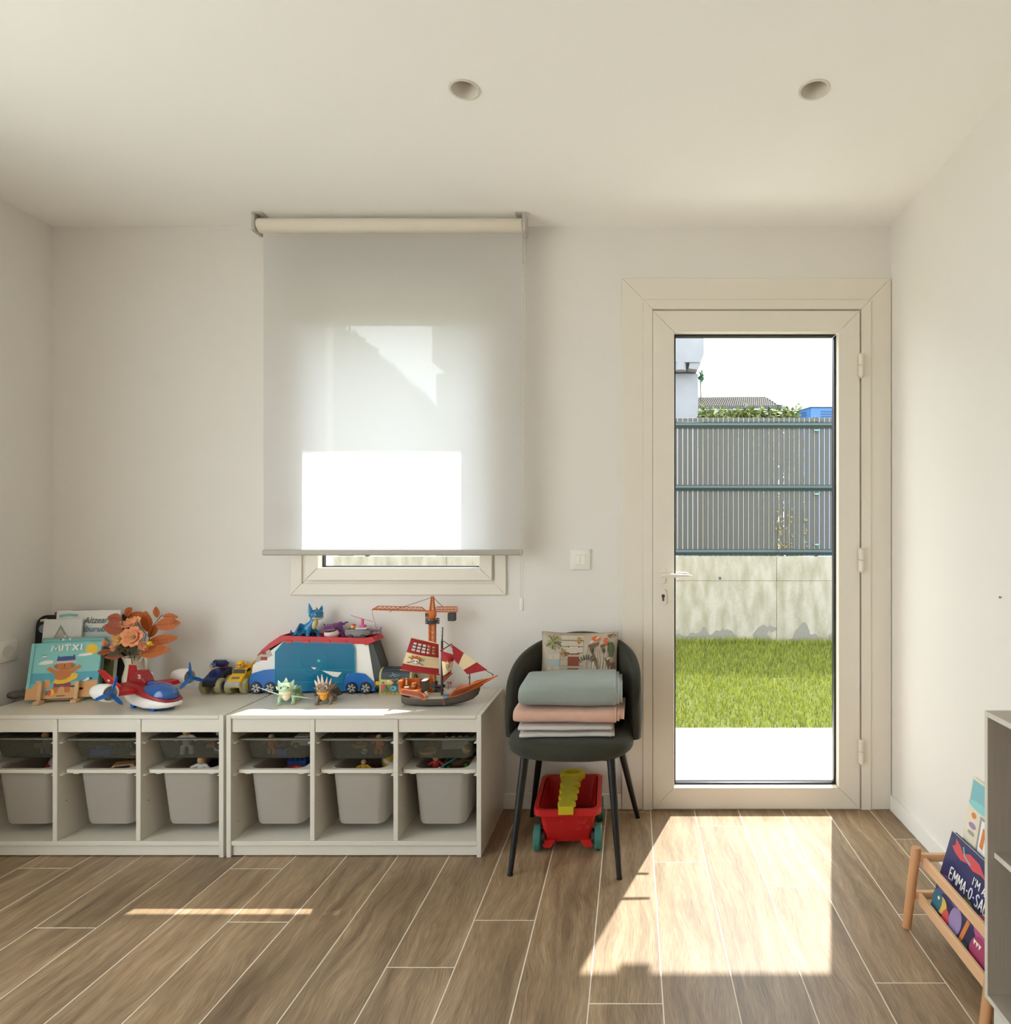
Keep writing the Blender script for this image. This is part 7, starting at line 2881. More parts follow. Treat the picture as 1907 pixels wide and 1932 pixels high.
# barrel, crate, cabin door, stair, lantern
a = sp(385, 985)
g = G(mat('barrel_tan', (196, 124, 62), 0.5, 0.08, 40))
g.lathe([(0.0095, 0), (0.0118, 0.008), (0.012, 0.012), (0.0112, 0.018), (0.0095, 0.022)], 16, (a[0], -0.006, a[1] - 0.002))
ba = g.obj('barrel', shp)
g = G(M_MAST)
for z in (0.005, 0.017):
    g.lathe([(0.0113, z - 0.001), (0.0118, z), (0.0113, z + 0.001)], 16, (a[0], -0.006, a[1] - 0.002), cap=False)
g.obj('barrel_hoop', ba)
g = G(M_DECK)
a = sp(270, 975)
g.box(a[0] - 0.010, -0.022, a[1] - 0.002, a[0] + 0.010, -0.008, a[1] + 0.004, b=0.001)
g.obj('map_chest', shp)
a, b_ = sp(545, 1040), sp(615, 855)
g = G(M_MAST)
g.box(a[0], -0.034, a[1], b_[0], 0.02, b_[1], b=0.002)
dk_ = g.obj('cabin_bulkhead', shp)
g = G(M_DECK)
g.box(a[0] - 0.001, -0.035, b_[1], b_[0] + 0.001, 0.021, b_[1] + 0.003, b=0.001)
g.obj('bulkhead_cap', dk_)
g = G(M_TLG)
a = sp(645, 1130)
for k in range(4):
    g.box(a[0] - 0.012 + 0.004 * k, -0.040, a[1] + 0.024 - 0.007 * k - 0.004, a[0] - 0.004 + 0.004 * k, -0.016, a[1] + 0.024 - 0.007 * k)
g.obj('stair', shp)
g = G(M_MAST)
a = sp(525, 900)
g.cyl((a[0], -0.030, a[1] - 0.015), (a[0], -0.030, a[1] + 0.020), 0.0022, n=8)
g.tube([(a[0] + 0.005 * math.cos(q), -0.030, a[1] + 0.012 + 0.010 * math.sin(q)) for q in np.linspace(0, 2 * math.pi, 17)], 0.0012, 5)
g.obj('ship_wheel', shp)
# masts and spars
a, b_ = sp(852, 1130), sp(852, 190)
MX = a[0]
g = G(M_MAST)
g.cyl((MX, 0, a[1] - 0.004), (MX, 0, b_[1]), 0.0052, 0.0044, n=14)
g.obj('main_mast', shp)
g = G(M_MAST)
t_ = sp(868, -45)
g.cyl((MX, 0, b_[1] - 0.002), (MX + 0.003, 0, t_[1]), 0.0024, 0.0016, n=10)
for k in range(7):
    z = b_[1] + (t_[1] - b_[1]) * (k + 0.5) / 7
    g.tube([(MX - 0.004 + 0.002 * (k % 2), 0, z), (MX + 0.005, 0.001, z + 0.002)], 0.0011, 5)
g.obj('top_mast', shp)


def sail(name, A, B, C, D, bulge, bands, bdir=Vector((0, -1, 0)), n=16, holes=False):
    """four-cornered sail A(top left) B(top right) C(bottom right) D(bottom left), bands = [(v0,v1,material)] from the bottom"""
    A, B, C, D = map(Vector, (A, B, C, D))
    out = []

    def pt(u, v, h=0.0):
        p = D.lerp(C, u).lerp(A.lerp(B, u), v)
        bl__ = bulge * math.sin(math.pi * u) ** 1.0 * math.sin(math.pi * v) ** 0.8
        return p + bdir * (bl__ + h)
    for k, (v0, v1, m_) in enumerate(bands):
        g = G(m_)
        g.grid(lambda u, v: pt(u, v0 + (v1 - v0) * v), n, 8, thick=0.0012)
        out.append(g.obj(name if k == 0 else 'sail_band', shp if k == 0 else out[0], smooth=50))
    return out[0], pt


def s3(zx, zy, y):
    x, z = sp(zx, zy)
    return (x * (YS + y) / YS, y, z)


A, B, C, D = s3(365, 120, -0.035), s3(797, 245, -0.004), s3(805, 765, -0.006), s3(203, 640, -0.05)
ms, mpt = sail('main_sail', A, B, C, D, 0.014, [(0.0, 0.20, M_SR), (0.20, 0.555, M_SC)])
M_GRATE = mat('sail_grating', (112, 62, 46), 0.7)
HOLES = [(0.138 + 0.165 * c, 0.641 + 0.098 * r_, 0.138 + 0.165 * c + 0.118, 0.641 + 0.098 * r_ + 0.066) for r_ in range(3) for c in range(5)]
us = sorted({0.0, 1.0} | {q[0] for q in HOLES} | {q[2] for q in HOLES})
vs_ = sorted({0.555, 1.0} | {round(q[1], 4) for q in HOLES} | {round(q[3], 4) for q in HOLES})
g = G(M_SR)
pv, pf, idx = [], [], {}


def vid(i, j, side):
    k = (i, j, side)
    if k not in idx:
        idx[k] = len(pv)
        pv.append(mpt(us[i], vs_[j], 0.0006 * side))
    return idx[k]


def solid_cell(i, j):
    if not (0 <= i < len(us) - 1 and 0 <= j < len(vs_) - 1):
        return False
    cu_, cv_ = (us[i] + us[i + 1]) / 2, (vs_[j] + vs_[j + 1]) / 2
    return not any(q[0] < cu_ < q[2] and q[1] < cv_ < q[3] for q in HOLES)


for i in range(len(us) - 1):
    for j in range(len(vs_) - 1):
        if not solid_cell(i, j):
            continue
        for sd in (1, -1):
            pf.append([vid(i, j, sd), vid(i + 1, j, sd), vid(i + 1, j + 1, sd), vid(i, j + 1, sd)][::sd])
        for (ni, nj, e0, e1) in ((i - 1, j, (i, j), (i, j + 1)), (i + 1, j, (i + 1, j), (i + 1, j + 1)), (i, j - 1, (i, j), (i + 1, j)), (i, j + 1, (i, j + 1), (i + 1, j + 1))):
            if not solid_cell(ni, nj):
                pf.append([vid(*e0, 1), vid(*e1, 1), vid(*e1, -1), vid(*e0, -1)])
g.add(pv, pf)
g.obj('sail_grating', ms, smooth=0)
shs = []
for q in HOLES:                                      # brown lashing printed round each opening
    for pr in ([(q[0] - 0.012, q[1] - 0.006), (q[2] + 0.012, q[1] - 0.006)], [(q[0] - 0.012, q[3] + 0.006), (q[2] + 0.012, q[3] + 0.006)]):
        shs.append((M_GRATE, stroke2(pr, 0.011)))
    for pr in ([(q[0] - 0.007, q[1]), (q[0] - 0.007, q[3])], [(q[2] + 0.007, q[1]), (q[2] + 0.007, q[3])]):
        shs.append((M_GRATE, stroke2(pr, 0.013)))
NPRE = len(shs)
SK, OR_ = M_TK, M_SO
ink = mat('ink_dark', (50, 46, 44), 0.7)
cx_, cy_ = 0.36, 0.365
for s in (-1, 1):
    shs.append((ink, stroke2([(cx_ - 0.16 * s, cy_ - 0.075), (cx_ + 0.16 * s, cy_ + 0.05)], 0.016)))
    for (ex, ey) in ((0.165, 0.055), (-0.165, -0.08)):
        shs.append((ink, ell2(cx_ + ex * s, cy_ + ey, 0.03, 0.018, 10)))
        shs.append((M_SC, ell2(cx_ + ex * s, cy_ + ey, 0.018, 0.009, 10)))
shs += [(ink, ell2(cx_, cy_, 0.098, 0.068, 18)), (M_TW, ell2(cx_, cy_, 0.084, 0.058, 18)), (ink, rect2(cx_ - 0.05, cy_ - 0.085, cx_ + 0.05, cy_ - 0.045)),
        (M_TW, rect2(cx_ - 0.04, cy_ - 0.077, cx_ + 0.04, cy_ - 0.043)), (ink, ell2(cx_ - 0.036, cy_ - 0.008, 0.022, 0.017, 10)), (ink, ell2(cx_ + 0.036, cy_ - 0.008, 0.022, 0.017, 10)),
        (OR_, [(cx_ - 0.10, cy_ + 0.03), (cx_ + 0.10, cy_ + 0.03), (cx_ + 0.12, cy_ + 0.11), (cx_ + 0.06, cy_ + 0.10), (cx_ + 0.02, cy_ + 0.145), (cx_ - 0.04, cy_ + 0.11), (cx_ - 0.12, cy_ + 0.13)])]
art('sail_print', ms, [(m_, [(cx_ + (a - cx_) * 1.25, cy_ + (b_ - cy_) * 1.2) for a, b_ in p] if i >= NPRE else p) for i, (m_, p) in enumerate(shs)], lambda u, v, h: mpt(u, v, 0.0012 + h * 0.35))
g = G(M_SC)
g.tube([Vector(A) + Vector((-0.004, 0, 0.004)), Vector(B) + Vector((0.004, 0, 0))], 0.0016, 8)
g.obj('upper_yard', shp)
g = G(M_SB)
g.tube([Vector(D) + Vector((-0.004, 0, -0.002)), Vector(C) + Vector((0.004, 0.004, -0.002))], 0.0024, 8)
g.obj('lower_yard', shp)
# stay sail stretched from the mast head to the bow
A, B, C, D = s3(1020, 245, -0.004), s3(1632, 690, 0.0), s3(1335, 785, -0.012), s3(1085, 500, -0.03)
ss, spt = sail('stay_sail', s3(1085, 495, -0.024), s3(1020, 245, -0.004), s3(1630, 690, 0.0), s3(1300, 755, -0.012), 0.004,
               [(0.0, 0.30, M_SR), (0.30, 0.66, M_SC), (0.66, 1.0, M_SR)])
# half-furled square sail hanging from the fore yard, twisted towards its foot
fs_, fpt = sail('furled_sail', s3(855, 345, -0.020), s3(1085, 420, -0.016), s3(1010, 745, -0.006), s3(880, 880, 0.0), 0.016,
                [(0.0, 0.18, M_SB), (0.18, 0.66, M_SC), (0.66, 1.0, M_SR)])
shs = [(ink, ell2(0.62, 0.46, 0.17, 0.10, 16)), (M_TW, ell2(0.62, 0.46, 0.13, 0.08, 16)), (ink, ell2(0.56, 0.45, 0.04, 0.03, 10)), (ink, ell2(0.70, 0.45, 0.04, 0.03, 10)),
       (OR_, [(0.44, 0.52), (0.80, 0.52), (0.86, 0.70), (0.66, 0.66), (0.56, 0.76), (0.40, 0.64)]), (ink, stroke2([(0.3, 0.36), (0.7, 0.28)], 0.03)), (ink, stroke2([(0.3, 0.25), (0.6, 0.36)], 0.03))]
art('sail_print', fs_, shs, lambda u, v, h: fpt(u, v, 0.0012 + h * 0.35))
g = G(M_SB)
g.tube([s3(845, 350, -0.020), s3(1028, 238, -0.004)], 0.0026, 8)
g.obj('fore_yard', shp)
g = G(M_SB)
g.tube([s3(868, 895, 0.0), s3(955, 800, -0.005), s3(1040, 735, -0.010)], [0.0035, 0.005, 0.0025], 8)
g.obj('furled_foot', shp)
for pts_ in ([(875, 190, 0), (1045, 310, -0.006)], [(1575, 685, 0), (1720, 765, 0)]):
    g = G(M_MAST)
    g.tube([s3(*p) for p in pts_], 0.0014, 6)
    g.obj('rigging', shp)
g = G(M_MAST)
a = sp(1330, 935)
g.cyl((a[0], -0.004, a[1] - 0.01), (a[0], -0.004, sp(0, 740)[1]), 0.0022, n=8)
g.tube([(a[0] - 0.002 + 0.004 * math.cos(q), -0.005, sp(0, 815)[1] + 0.005 * math.sin(q)) for q in np.linspace(0, 2 * math.pi, 13)], 0.001, 5)
g.obj('fore_post', shp)
g = G(M_MAST)
a = sp(1720, 765)
g.cyl((a[0], 0, a[1] - 0.006), (a[0], 0, a[1] + 0.002), 0.002, n=8)
g.obj('bow_pin', shp)
# deck clutter: cannon, flag figure, anchor on the side
g = G(M_TK)
a = sp(800, 985)
g.cyl((a[0] - 0.02, 0.012, a[1]), (a[0] + 0.022, 0.008, a[1] + 0.004), 0.005, 0.0065, n=12)
g.box(a[0] - 0.016, 0.004, a[1] - 0.016, a[0] + 0.01, 0.022, a[1] - 0.003, b=0.002)
g.obj('cannon', shp)
g = G(M_TG)
a = sp(945, 940)
g.lathe([(0.003, -0.02), (0.0035, 0), (0.007, 0.004), (0.0085, 0.010)], 14, (a[0], 0.01, a[1]))
g.obj('bucket', shp)
g = G(mat('flag_red', (210, 40, 52), 0.5))
a = sp(985, 930)
g.ell((a[0], 0.01, a[1] + 0.002), (0.0045, 0.004, 0.007), 10, 8)
g.cyl((a[0], 0.01, a[1] - 0.018), (a[0], 0.01, a[1]), 0.0014, n=6)
g.obj('red_lamp', shp)
g = G(M_TB)
a = sp(945, 1090)
g.box(a[0] - 0.012, -0.030, a[1] - 0.004, a[0] + 0.014, -0.018, a[1] + 0.002, b=0.001)
g.obj('blue_chest', shp)
g = G(mat('anchor_brown', (150, 92, 60), 0.5))
a = sp(945, 1185)
g.tube([(a[0] - 0.006, -0.053, a[1] - 0.006), (a[0], -0.054, a[1] - 0.011), (a[0] + 0.006, -0.053, a[1] - 0.006)], 0.002, 6)
g.cyl((a[0], -0.053, a[1] - 0.011), (a[0], -0.053, a[1] + 0.012), 0.0018, n=8)
g.tube([(a[0] + 0.004 * math.cos(q), -0.053, a[1] + 0.016 + 0.004 * math.sin(q)) for q in np.linspace(0, 2 * math.pi, 13)], 0.0011, 5)
g.obj('anchor', shp)

# ---------------------------------------------------------------- books, case and stand in the corner
M_TEALC = mat('cover_teal', (110, 188, 196), 0.4, 0.05, 20)
M_WOODP = mat('pale_wood', (214, 178, 136), 0.5, 0.08, 20, stretch=(8, 8, 1))


def hard_book(label, loc, rz, lean, w, h, th, cover, group=None):
    t = thing('picture_book', label, 'book', loc, group=group, rot=(-lean, 0, rz))
    g = G(cover)
    g.box(-w / 2, 0, 0, w / 2, 0.0025, h, b=0.0008)
    g.box(-w / 2, th - 0.0025, 0, w / 2, th, h, b=0.0008)
    g.box(-w / 2, 0.0025, 0, -w / 2 + 0.0025, th - 0.0025, h)
    g.obj('cover', t)
    g = G(M_PAGE)
    g.box(-w / 2 + 0.003, 0.0026, 0.003, w / 2 - 0.003, th - 0.0026, h - 0.003)
    g.obj('pages', t)
    return t, (lambda u, v, hh_: Vector(((u - 0.5) * w, -0.0002 - hh_, v * h)))


# front book on its little wooden stand
BKY = 2.735
BX = PX(114, BKY)
stand_rz = math.radians(15)
mb_, fm = hard_book('turquoise beach picture book with a cat on a wooden stand', (BX, BKY, TOP + 0.017), stand_rz, math.radians(13), 0.252, 0.232, 0.012, M_TEALC)
I = bm_
sh = [(I['aqua'], rect2(0.055, 0.30, 0.995, 0.995)), (I['sea'], rect2(0.055, 0.28, 0.995, 0.46)), (I['sand'], [(0.005, 0.005), (0.995, 0.005), (0.995, 0.30), (0.70, 0.27), (0.40, 0.16), (0.2, 0.17), (0.055, 0.20), (0.005, 0.20)]),
      (I['sand'], [(0.08, 0.17), (0.10, 0.25), (0.13, 0.27), (0.13, 0.33), (0.20, 0.33), (0.20, 0.28), (0.25, 0.28), (0.25, 0.34), (0.32, 0.34), (0.33, 0.2)]),
      (I['sun'], ell2(0.86, 0.86, 0.088, 0.098, 24)), (I['white'], [(0.66, 0.74), (0.70, 0.78), (0.78, 0.79), (0.86, 0.80), (0.88, 0.76), (0.78, 0.74)]),
      (I['white'], [(0.12, 0.62), (0.16, 0.66), (0.22, 0.685), (0.33, 0.685), (0.33, 0.63), (0.22, 0.61)]), (I['white'], ell2(0.20, 0.76, 0.035, 0.014, 10)),
      (I['black'], stroke2([(0.16, 0.765), (0.19, 0.785), (0.23, 0.78)], 0.008)),
      (I['cat'], stroke2([(0.27, 0.55), (0.33, 0.50), (0.42, 0.45)], 0.065)), (I['cat'], stroke2([(0.73, 0.57), (0.65, 0.50), (0.58, 0.45)], 0.06)),
      (I['cat'], ell2(0.50, 0.40, 0.12, 0.12, 20)), (I['cat'], [(0.39, 0.30), (0.36, 0.10), (0.44, 0.10), (0.46, 0.2), (0.53, 0.2), (0.55, 0.10), (0.62, 0.10), (0.61, 0.30)]),
      (I['maroon'], [(0.385, 0.27), (0.38, 0.20), (0.47, 0.20), (0.50, 0.23), (0.53, 0.20), (0.625, 0.20), (0.62, 0.27)]),
      (I['cat'], ell2(0.50, 0.575, 0.145, 0.085, 22)),
      (I['capblue'], [(0.38, 0.66), (0.395, 0.77), (0.415, 0.74), (0.46, 0.745), (0.55, 0.75), (0.60, 0.745), (0.625, 0.785), (0.65, 0.67)]),
      (I['white'], [(0.355, 0.625), (0.37, 0.665), (0.655, 0.675), (0.675, 0.635)]), (I['capblue'], stroke2([(0.36, 0.64), (0.50, 0.652), (0.67, 0.65)], 0.008)),
      (I['capblue'], stroke2([(0.365, 0.655), (0.50, 0.665), (0.66, 0.664)], 0.006)), (I['black'], ell2(0.50, 0.59, 0.011, 0.010, 8)),
      (I['black'], stroke2([(0.455, 0.535), (0.48, 0.53), (0.50, 0.545), (0.50, 0.58)], 0.006)), (I['black'], stroke2([(0.545, 0.537), (0.52, 0.53), (0.50, 0.545)], 0.006))]
for k in range(3):
    for s in (-1, 1):
        sh.append((I['black'], stroke2([(0.50 + s * 0.09, 0.58 - 0.012 * k), (0.50 + s * 0.17, 0.60 - 0.03 * k)], 0.004)))
sh += [(I['sun'], stroke2([(0.38, 0.315), (0.44, 0.29), (0.52, 0.295), (0.60, 0.33)], 0.07)), (I['sun'], ell2(0.655, 0.385, 0.055, 0.06, 16)), (I['sun'], stroke2([(0.58, 0.32), (0.64, 0.36)], 0.08)),
       (I['orange'], [(0.70, 0.39), (0.73, 0.38), (0.70, 0.365)]), (I['black'], ell2(0.665, 0.40, 0.006, 0.007, 8)),
       (I['sun'], ell2(0.35, 0.115, 0.055, 0.058, 16)), (I['red'], ell2(0.335, 0.11, 0.028, 0.055, 12)), (I['teal'], ell2(0.30, 0.105, 0.016, 0.045, 12)),
       (I['white'], [(0.78, 0.29), (0.82, 0.32), (0.86, 0.36), (0.88, 0.32), (0.84, 0.29)]), (I['black'], ell2(0.90, 0.33, 0.022, 0.02, 8)), (I['black'], ell2(0.77, 0.155, 0.042, 0.022, 10)),
       (I['black'], ell2(0.65, 0.205, 0.035, 0.016, 10)), (I['black'], rect2(0.44, 0.04, 0.56, 0.052)), (I['aqua'], rect2(0.005, 0.2, 0.055, 0.995)), (I['sea'], rect2(0.05, 0.2, 0.056, 0.995))]
art('cover_print', mb_, sh, fm, step=0.00005)
LET = {'M': ([[(0.0, 0.0), (0.12, 1.0), (0.5, 0.30), (0.88, 1.0), (1.0, 0.0)]], 0.115), 'I': ([[(0.5, 0.0), (0.5, 1.0)]], 0.02),
       'T': ([[(0.0, 0.94), (1.0, 1.0)], [(0.5, 0.0), (0.52, 0.97)]], 0.085), 'X': ([[(0.0, 0.0), (1.0, 1.0)], [(0.05, 1.0), (0.95, 0.0)]], 0.085)}
for ch_, u0 in (('M', 0.295), ('I', 0.435), ('T', 0.475), ('X', 0.590), ('I', 0.705)):
    strokes, w_ = LET[ch_]
    v0 = 0.845 + 0.02 * (u0 - 0.3)
    art('cover_title', mb_, [(I['white'], stroke2([(u0 + p[0] * w_, v0 + p[1] * 0.105) for p in st_], 0.026)) for st_ in strokes], lambda u, v, h: fm(u, v, h + 0.004))
bs_ = thing('book_stand', 'small pale wooden book stand with two upright pegs', 'book stand', (BX, BKY, TOP), stand_rz)
for x in (-0.070, 0.060):
    g = G(M_WOODP)
    g.box(x - 0.012, -0.034, 0.0, x + 0.012, 0.034, 0.015, b=0.004, seg=2)
    g.obj('foot', bs_)
    g = G(M_WOODP)
    g.T = Matrix.Translation((x, -0.014, 0.013)) @ Euler((math.radians(-13), 0, 0)).to_matrix().to_4x4()
    g.box(-0.0075, -0.006, 0, 0.0075, 0.004, 0.075, b=0.003, seg=2)
    g.obj('peg', bs_)
    g = G(M_WOODP)
    g.T = Matrix.Translation((x, 0.019, 0.013)) @ Euler((math.radians(-13), 0, 0)).to_matrix().to_4x4()
    g.box(-0.0075, 0, 0, 0.0075, 0.006, 0.13, b=0.002)
    g.obj('back_rest', bs_)
g = G(M_WOODP)
g.cyl((-0.070, 0.024, 0.0085), (0.060, 0.024, 0.0085), 0.005, n=10)
g.obj('cross_bar', bs_)

# books behind it
B2Y = 2.785
b2_, fm = hard_book('grey-green picture book just behind the turquoise one', (PX(127, B2Y), B2Y, TOP), math.radians(12), math.radians(10), 0.238, 0.262, 0.008, mat('cover_sage', (128, 158, 148), 0.4, 0.05, 20))
art('cover_print', b2_, [(I['aqua'], rect2(0.03, 0.9, 0.97, 0.97)), (I['white'], ell2(0.32, 0.965, 0.04, 0.018, 12)), (I['black'], ell2(0.30, 0.965, 0.014, 0.014, 10)),
                         (I['white'], ell2(0.46, 0.97, 0.035, 0.016, 12)), (I['black'], ell2(0.475, 0.97, 0.012, 0.012, 10))], fm)
B3Y = 2.815
M_SKYC = mat('cover_white_blue', (214, 216, 214), 0.45, 0.04, 12)
b3_, fm = hard_book('white picture book with a grey gabled house on its cover', (PX(104, B3Y), B3Y, TOP), math.radians(6), math.radians(8), 0.155, 0.335, 0.009, M_SKYC)
art('cover_print', b3_, [(I['grey'], [(0.15, 0.60), (0.45, 0.93), (0.86, 0.64), (0.86, 0.58), (0.15, 0.58)]), (mat('ink_palegrey', (184, 182, 176), 0.5), [(0.22, 0.62), (0.45, 0.88), (0.80, 0.64)]),
                         (I['grey'], rect2(0.42, 0.58, 0.46, 0.74)), (mat('ink_midgrey', (104, 106, 108), 0.5), rect2(0.50, 0.58, 0.62, 0.72)), (I['grey'], rect2(0.66, 0.58, 0.72, 0.66)),
                         (I['white'], [(0.27, 0.64), (0.62, 0.80), (0.64, 0.755), (0.29, 0.605)]), (I['lilac'], stroke2([(0.36, 0.665), (0.56, 0.755)], 0.012))], fm)
B4Y = 2.845
b4_, fm = hard_book('large white picture book with cursive title and green meadow cover', (PX(152, B4Y), B4Y, TOP), math.radians(6), math.radians(8), 0.262, 0.37, 0.011, mat('cover_snow', (222, 220, 214), 0.45, 0.05, 8))
art('cover_print', b4_, [(mat('ink_mist', (196, 206, 210), 0.5), [(0.03, 0.84), (0.2, 0.87), (0.42, 0.90), (0.38, 0.86), (0.6, 0.80), (0.97, 0.72), (0.97, 0.58), (0.03, 0.60)]), (I['green2'], [(0.03, 0.03), (0.97, 0.03), (0.97, 0.40), (0.6, 0.36), (0.03, 0.34)]),
                         (mat('ink_stone', (150, 148, 136), 0.5), [(0.03, 0.34), (0.6, 0.36), (0.97, 0.40), (0.97, 0.52), (0.7, 0.60), (0.03, 0.5)]),
                         (mat('ink_darkgrass', (92, 98, 76), 0.5), ell2(0.86, 0.44, 0.06, 0.10, 14)), (I['sky'], stroke2([(0.05, 0.935), (0.2, 0.95), (0.34, 0.94)], 0.03))], fm)
ink_t = mat('ink_title', (66, 92, 108), 0.5)
text_art('cover_title', b4_, 'Altzearen', ink_t, fm, 0.44, 0.845, 0.50, 0.075, shear=0.3, bold=0.005)
text_art('cover_title', b4_, 'liburubusa', ink_t, fm, 0.42, 0.745, 0.54, 0.07, shear=0.3, bold=0.005)

# black case behind the books
case = thing('black_case', 'tall black soft case leaning on the wall behind the picture books', 'case', (-2.452, 2.893, TOP), rot=(math.radians(-5), 0, math.radians(6)))
M_BLK = mat('black_nylon', (20, 20, 22), 0.6, 0.1, 60, bump=0.15, bscale=400)
CW2, CH2 = 0.39, 0.345
g = G(M_BLK)
o1, o2 = rrect2(-CW2 / 2, 0, CW2 / 2, CH2, 0.045, 6), rrect2(-CW2 / 2 + 0.006, 0.006, CW2 / 2 - 0.006, CH2 - 0.006, 0.04, 6)
g.loft([[(x, 0.0, z) for x, z in o2], [(x, 0.005, z) for x, z in o1], [(x, 0.018, z) for x, z in o1], [(x, 0.023, z) for x, z in o2]])
g.obj('shell', case)
g = G(mat('case_badge', (112, 124, 138), 0.4, 0.05, 30))
g.cyl((-CW2 / 2 + 0.036, 0.0, 0.285), (-CW2 / 2 + 0.036, -0.003, 0.285), 0.019, n=24)
g.obj('round_badge', case)
g = G(M_TLG)
g.T = Matrix.Translation((-CW2 / 2 + 0.034, -0.0006, 0.323)) @ Euler((0, math.radians(-9), 0)).to_matrix().to_4x4()
g.box(-0.014, -0.0006, -0.005, 0.014, 0.0006, 0.005)
g.obj('label_tab', case)
g = G(M_BLK)
g.tube([(-0.06, 0.011, CH2 - 0.001), (-0.055, 0.011, CH2 + 0.014), (0.055, 0.011, CH2 + 0.014), (0.06, 0.011, CH2 - 0.001)], 0.006, 8)
g.obj('carry_handle', case)
# striped wooden cylinder behind the books
jz = PZ(1155, 2.962) - TOP
jr = 0.0225
cyl_t = thing('striped_cylinder', 'tall brown wooden cylinder with red and white lid behind the books', 'cylinder', (PX(112, 2.962), 2.972, TOP))
g = G(mat('cylinder_brown', (128, 88, 56), 0.6, 0.1, 30))
g.lathe([(jr * 0.96, 0), (jr, 0.004), (jr, jz - 0.016)], 24)
g.obj('tube', cyl_t)
g = G(M_TW)
g.lathe([(jr * 1.03, jz - 0.016), (jr * 1.03, jz - 0.009)], 24)
g.obj('white_band', cyl_t)
g = G(mat('cylinder_red', (140, 46, 40), 0.5))
g.lathe([(jr * 1.05, jz - 0.009), (jr * 1.05, jz - 0.002), (jr * 0.9, jz)], 24)
g.obj('lid', cyl_t)
# small mottled soft toy
sg = thing('soft_toy', 'small mottled grey soft toy lying by the side wall', 'soft toy', (PX(30, 2.80), 2.80, TOP), math.radians(20))
g = G(mat('mottled_plush', (120, 112, 108), 0.95, 0.3, 90, bump=0.5, bscale=300))
g.ell((0, 0, 0.017), (0.034, 0.024, 0.017), 16, 10)
g.ell((0.032, -0.006, 0.020), (0.017, 0.016, 0.015), 12, 8)
remesh(g.obj('body', sg), 0.003, 2)
for s in (-1, 1):
    g = G(mat('mottled_plush', (120, 112, 108), 0.95, 0.3, 90, bump=0.5))
    g.ell((0.034, -0.006 + s * 0.012, 0.034), (0.005, 0.004, 0.008), 10, 6)
    g.obj('ear', sg)

# ---------------------------------------------------------------- pitcher with flowers and autumn leaves
YV = 2.845
vx = PX(252.5, YV)
pi_ = thing('pitcher', 'cream ceramic pitcher holding the flowers', 'pitcher', (vx, YV, TOP))
M_CER = mat('cream_ceramic', (226, 218, 198), 0.25, 0.03, 12, coat=0.3)
RH = PZ(1239, YV) - TOP
g = G(M_CER)
prof = [(0.030, 0), (0.034, 0.003), (0.036, 0.02), (0.042, 0.055), (0.041, 0.085), (0.033, 0.118), (0.031, 0.135), (0.037, RH - 0.004), (0.039, RH), (0.0365, RH), (0.034, RH - 0.006),
        (0.028, 0.133), (0.030, 0.118), (0.037, 0.085), (0.038, 0.055), (0.032, 0.012), (0.001, 0.010)]
rings = []
for (r_, z) in prof:
    ring = []
    for i in range(40):
        a = 2 * math.pi * i / 40
        rr_ = r_ * (1 + (0.018 * math.cos(10 * a) if z < 0.12 else 0))
        sp_out = 0.012 * max(0.0, math.cos(a - math.pi)) ** 6 * max(0, (z - 0.135) / (RH - 0.135))
        ring.append(((rr_ + sp_out) * math.cos(a), (rr_ + sp_out) * math.sin(a), z))
    rings.append(ring)
g.loft(rings)
g.obj('body', pi_, smooth=60)
g = G(M_CER)
hp = [(0.033, -0.006, RH - 0.02), (0.046, -0.010, RH - 0.001), (0.058, -0.012, RH + 0.002), (0.066, -0.013, RH - 0.012), (0.064, -0.012, RH - 0.045), (0.054, -0.010, RH - 0.075), (0.040, -0.006, RH - 0.098)]
g.tube(hp, [0.006, 0.006, 0.006, 0.006, 0.0055, 0.005, 0.004], 10)
g.obj('handle', pi_)

M_LEAF = mat('leaf_orange', (186, 96, 30), 0.55, 0.14, 22)
M_LEAF2 = mat('leaf_rust', (160, 74, 32), 0.55, 0.14, 22)
M_VEIN = mat('leaf_vein', (120, 60, 26), 0.6)
M_STEM = mat('stem_brown', (92, 66, 48), 0.7)
M_GRN = mat('leaf_green', (74, 82, 52), 0.6, 0.15, 22)
M_GST = mat('stem_green', (122, 122, 80), 0.6)


def vz(zx, zy, d):
    return P(170 + zx / 9.08, 1140 + zy / 9.08, d)


mouth = Vector((vx, YV, TOP + RH - 0.035))


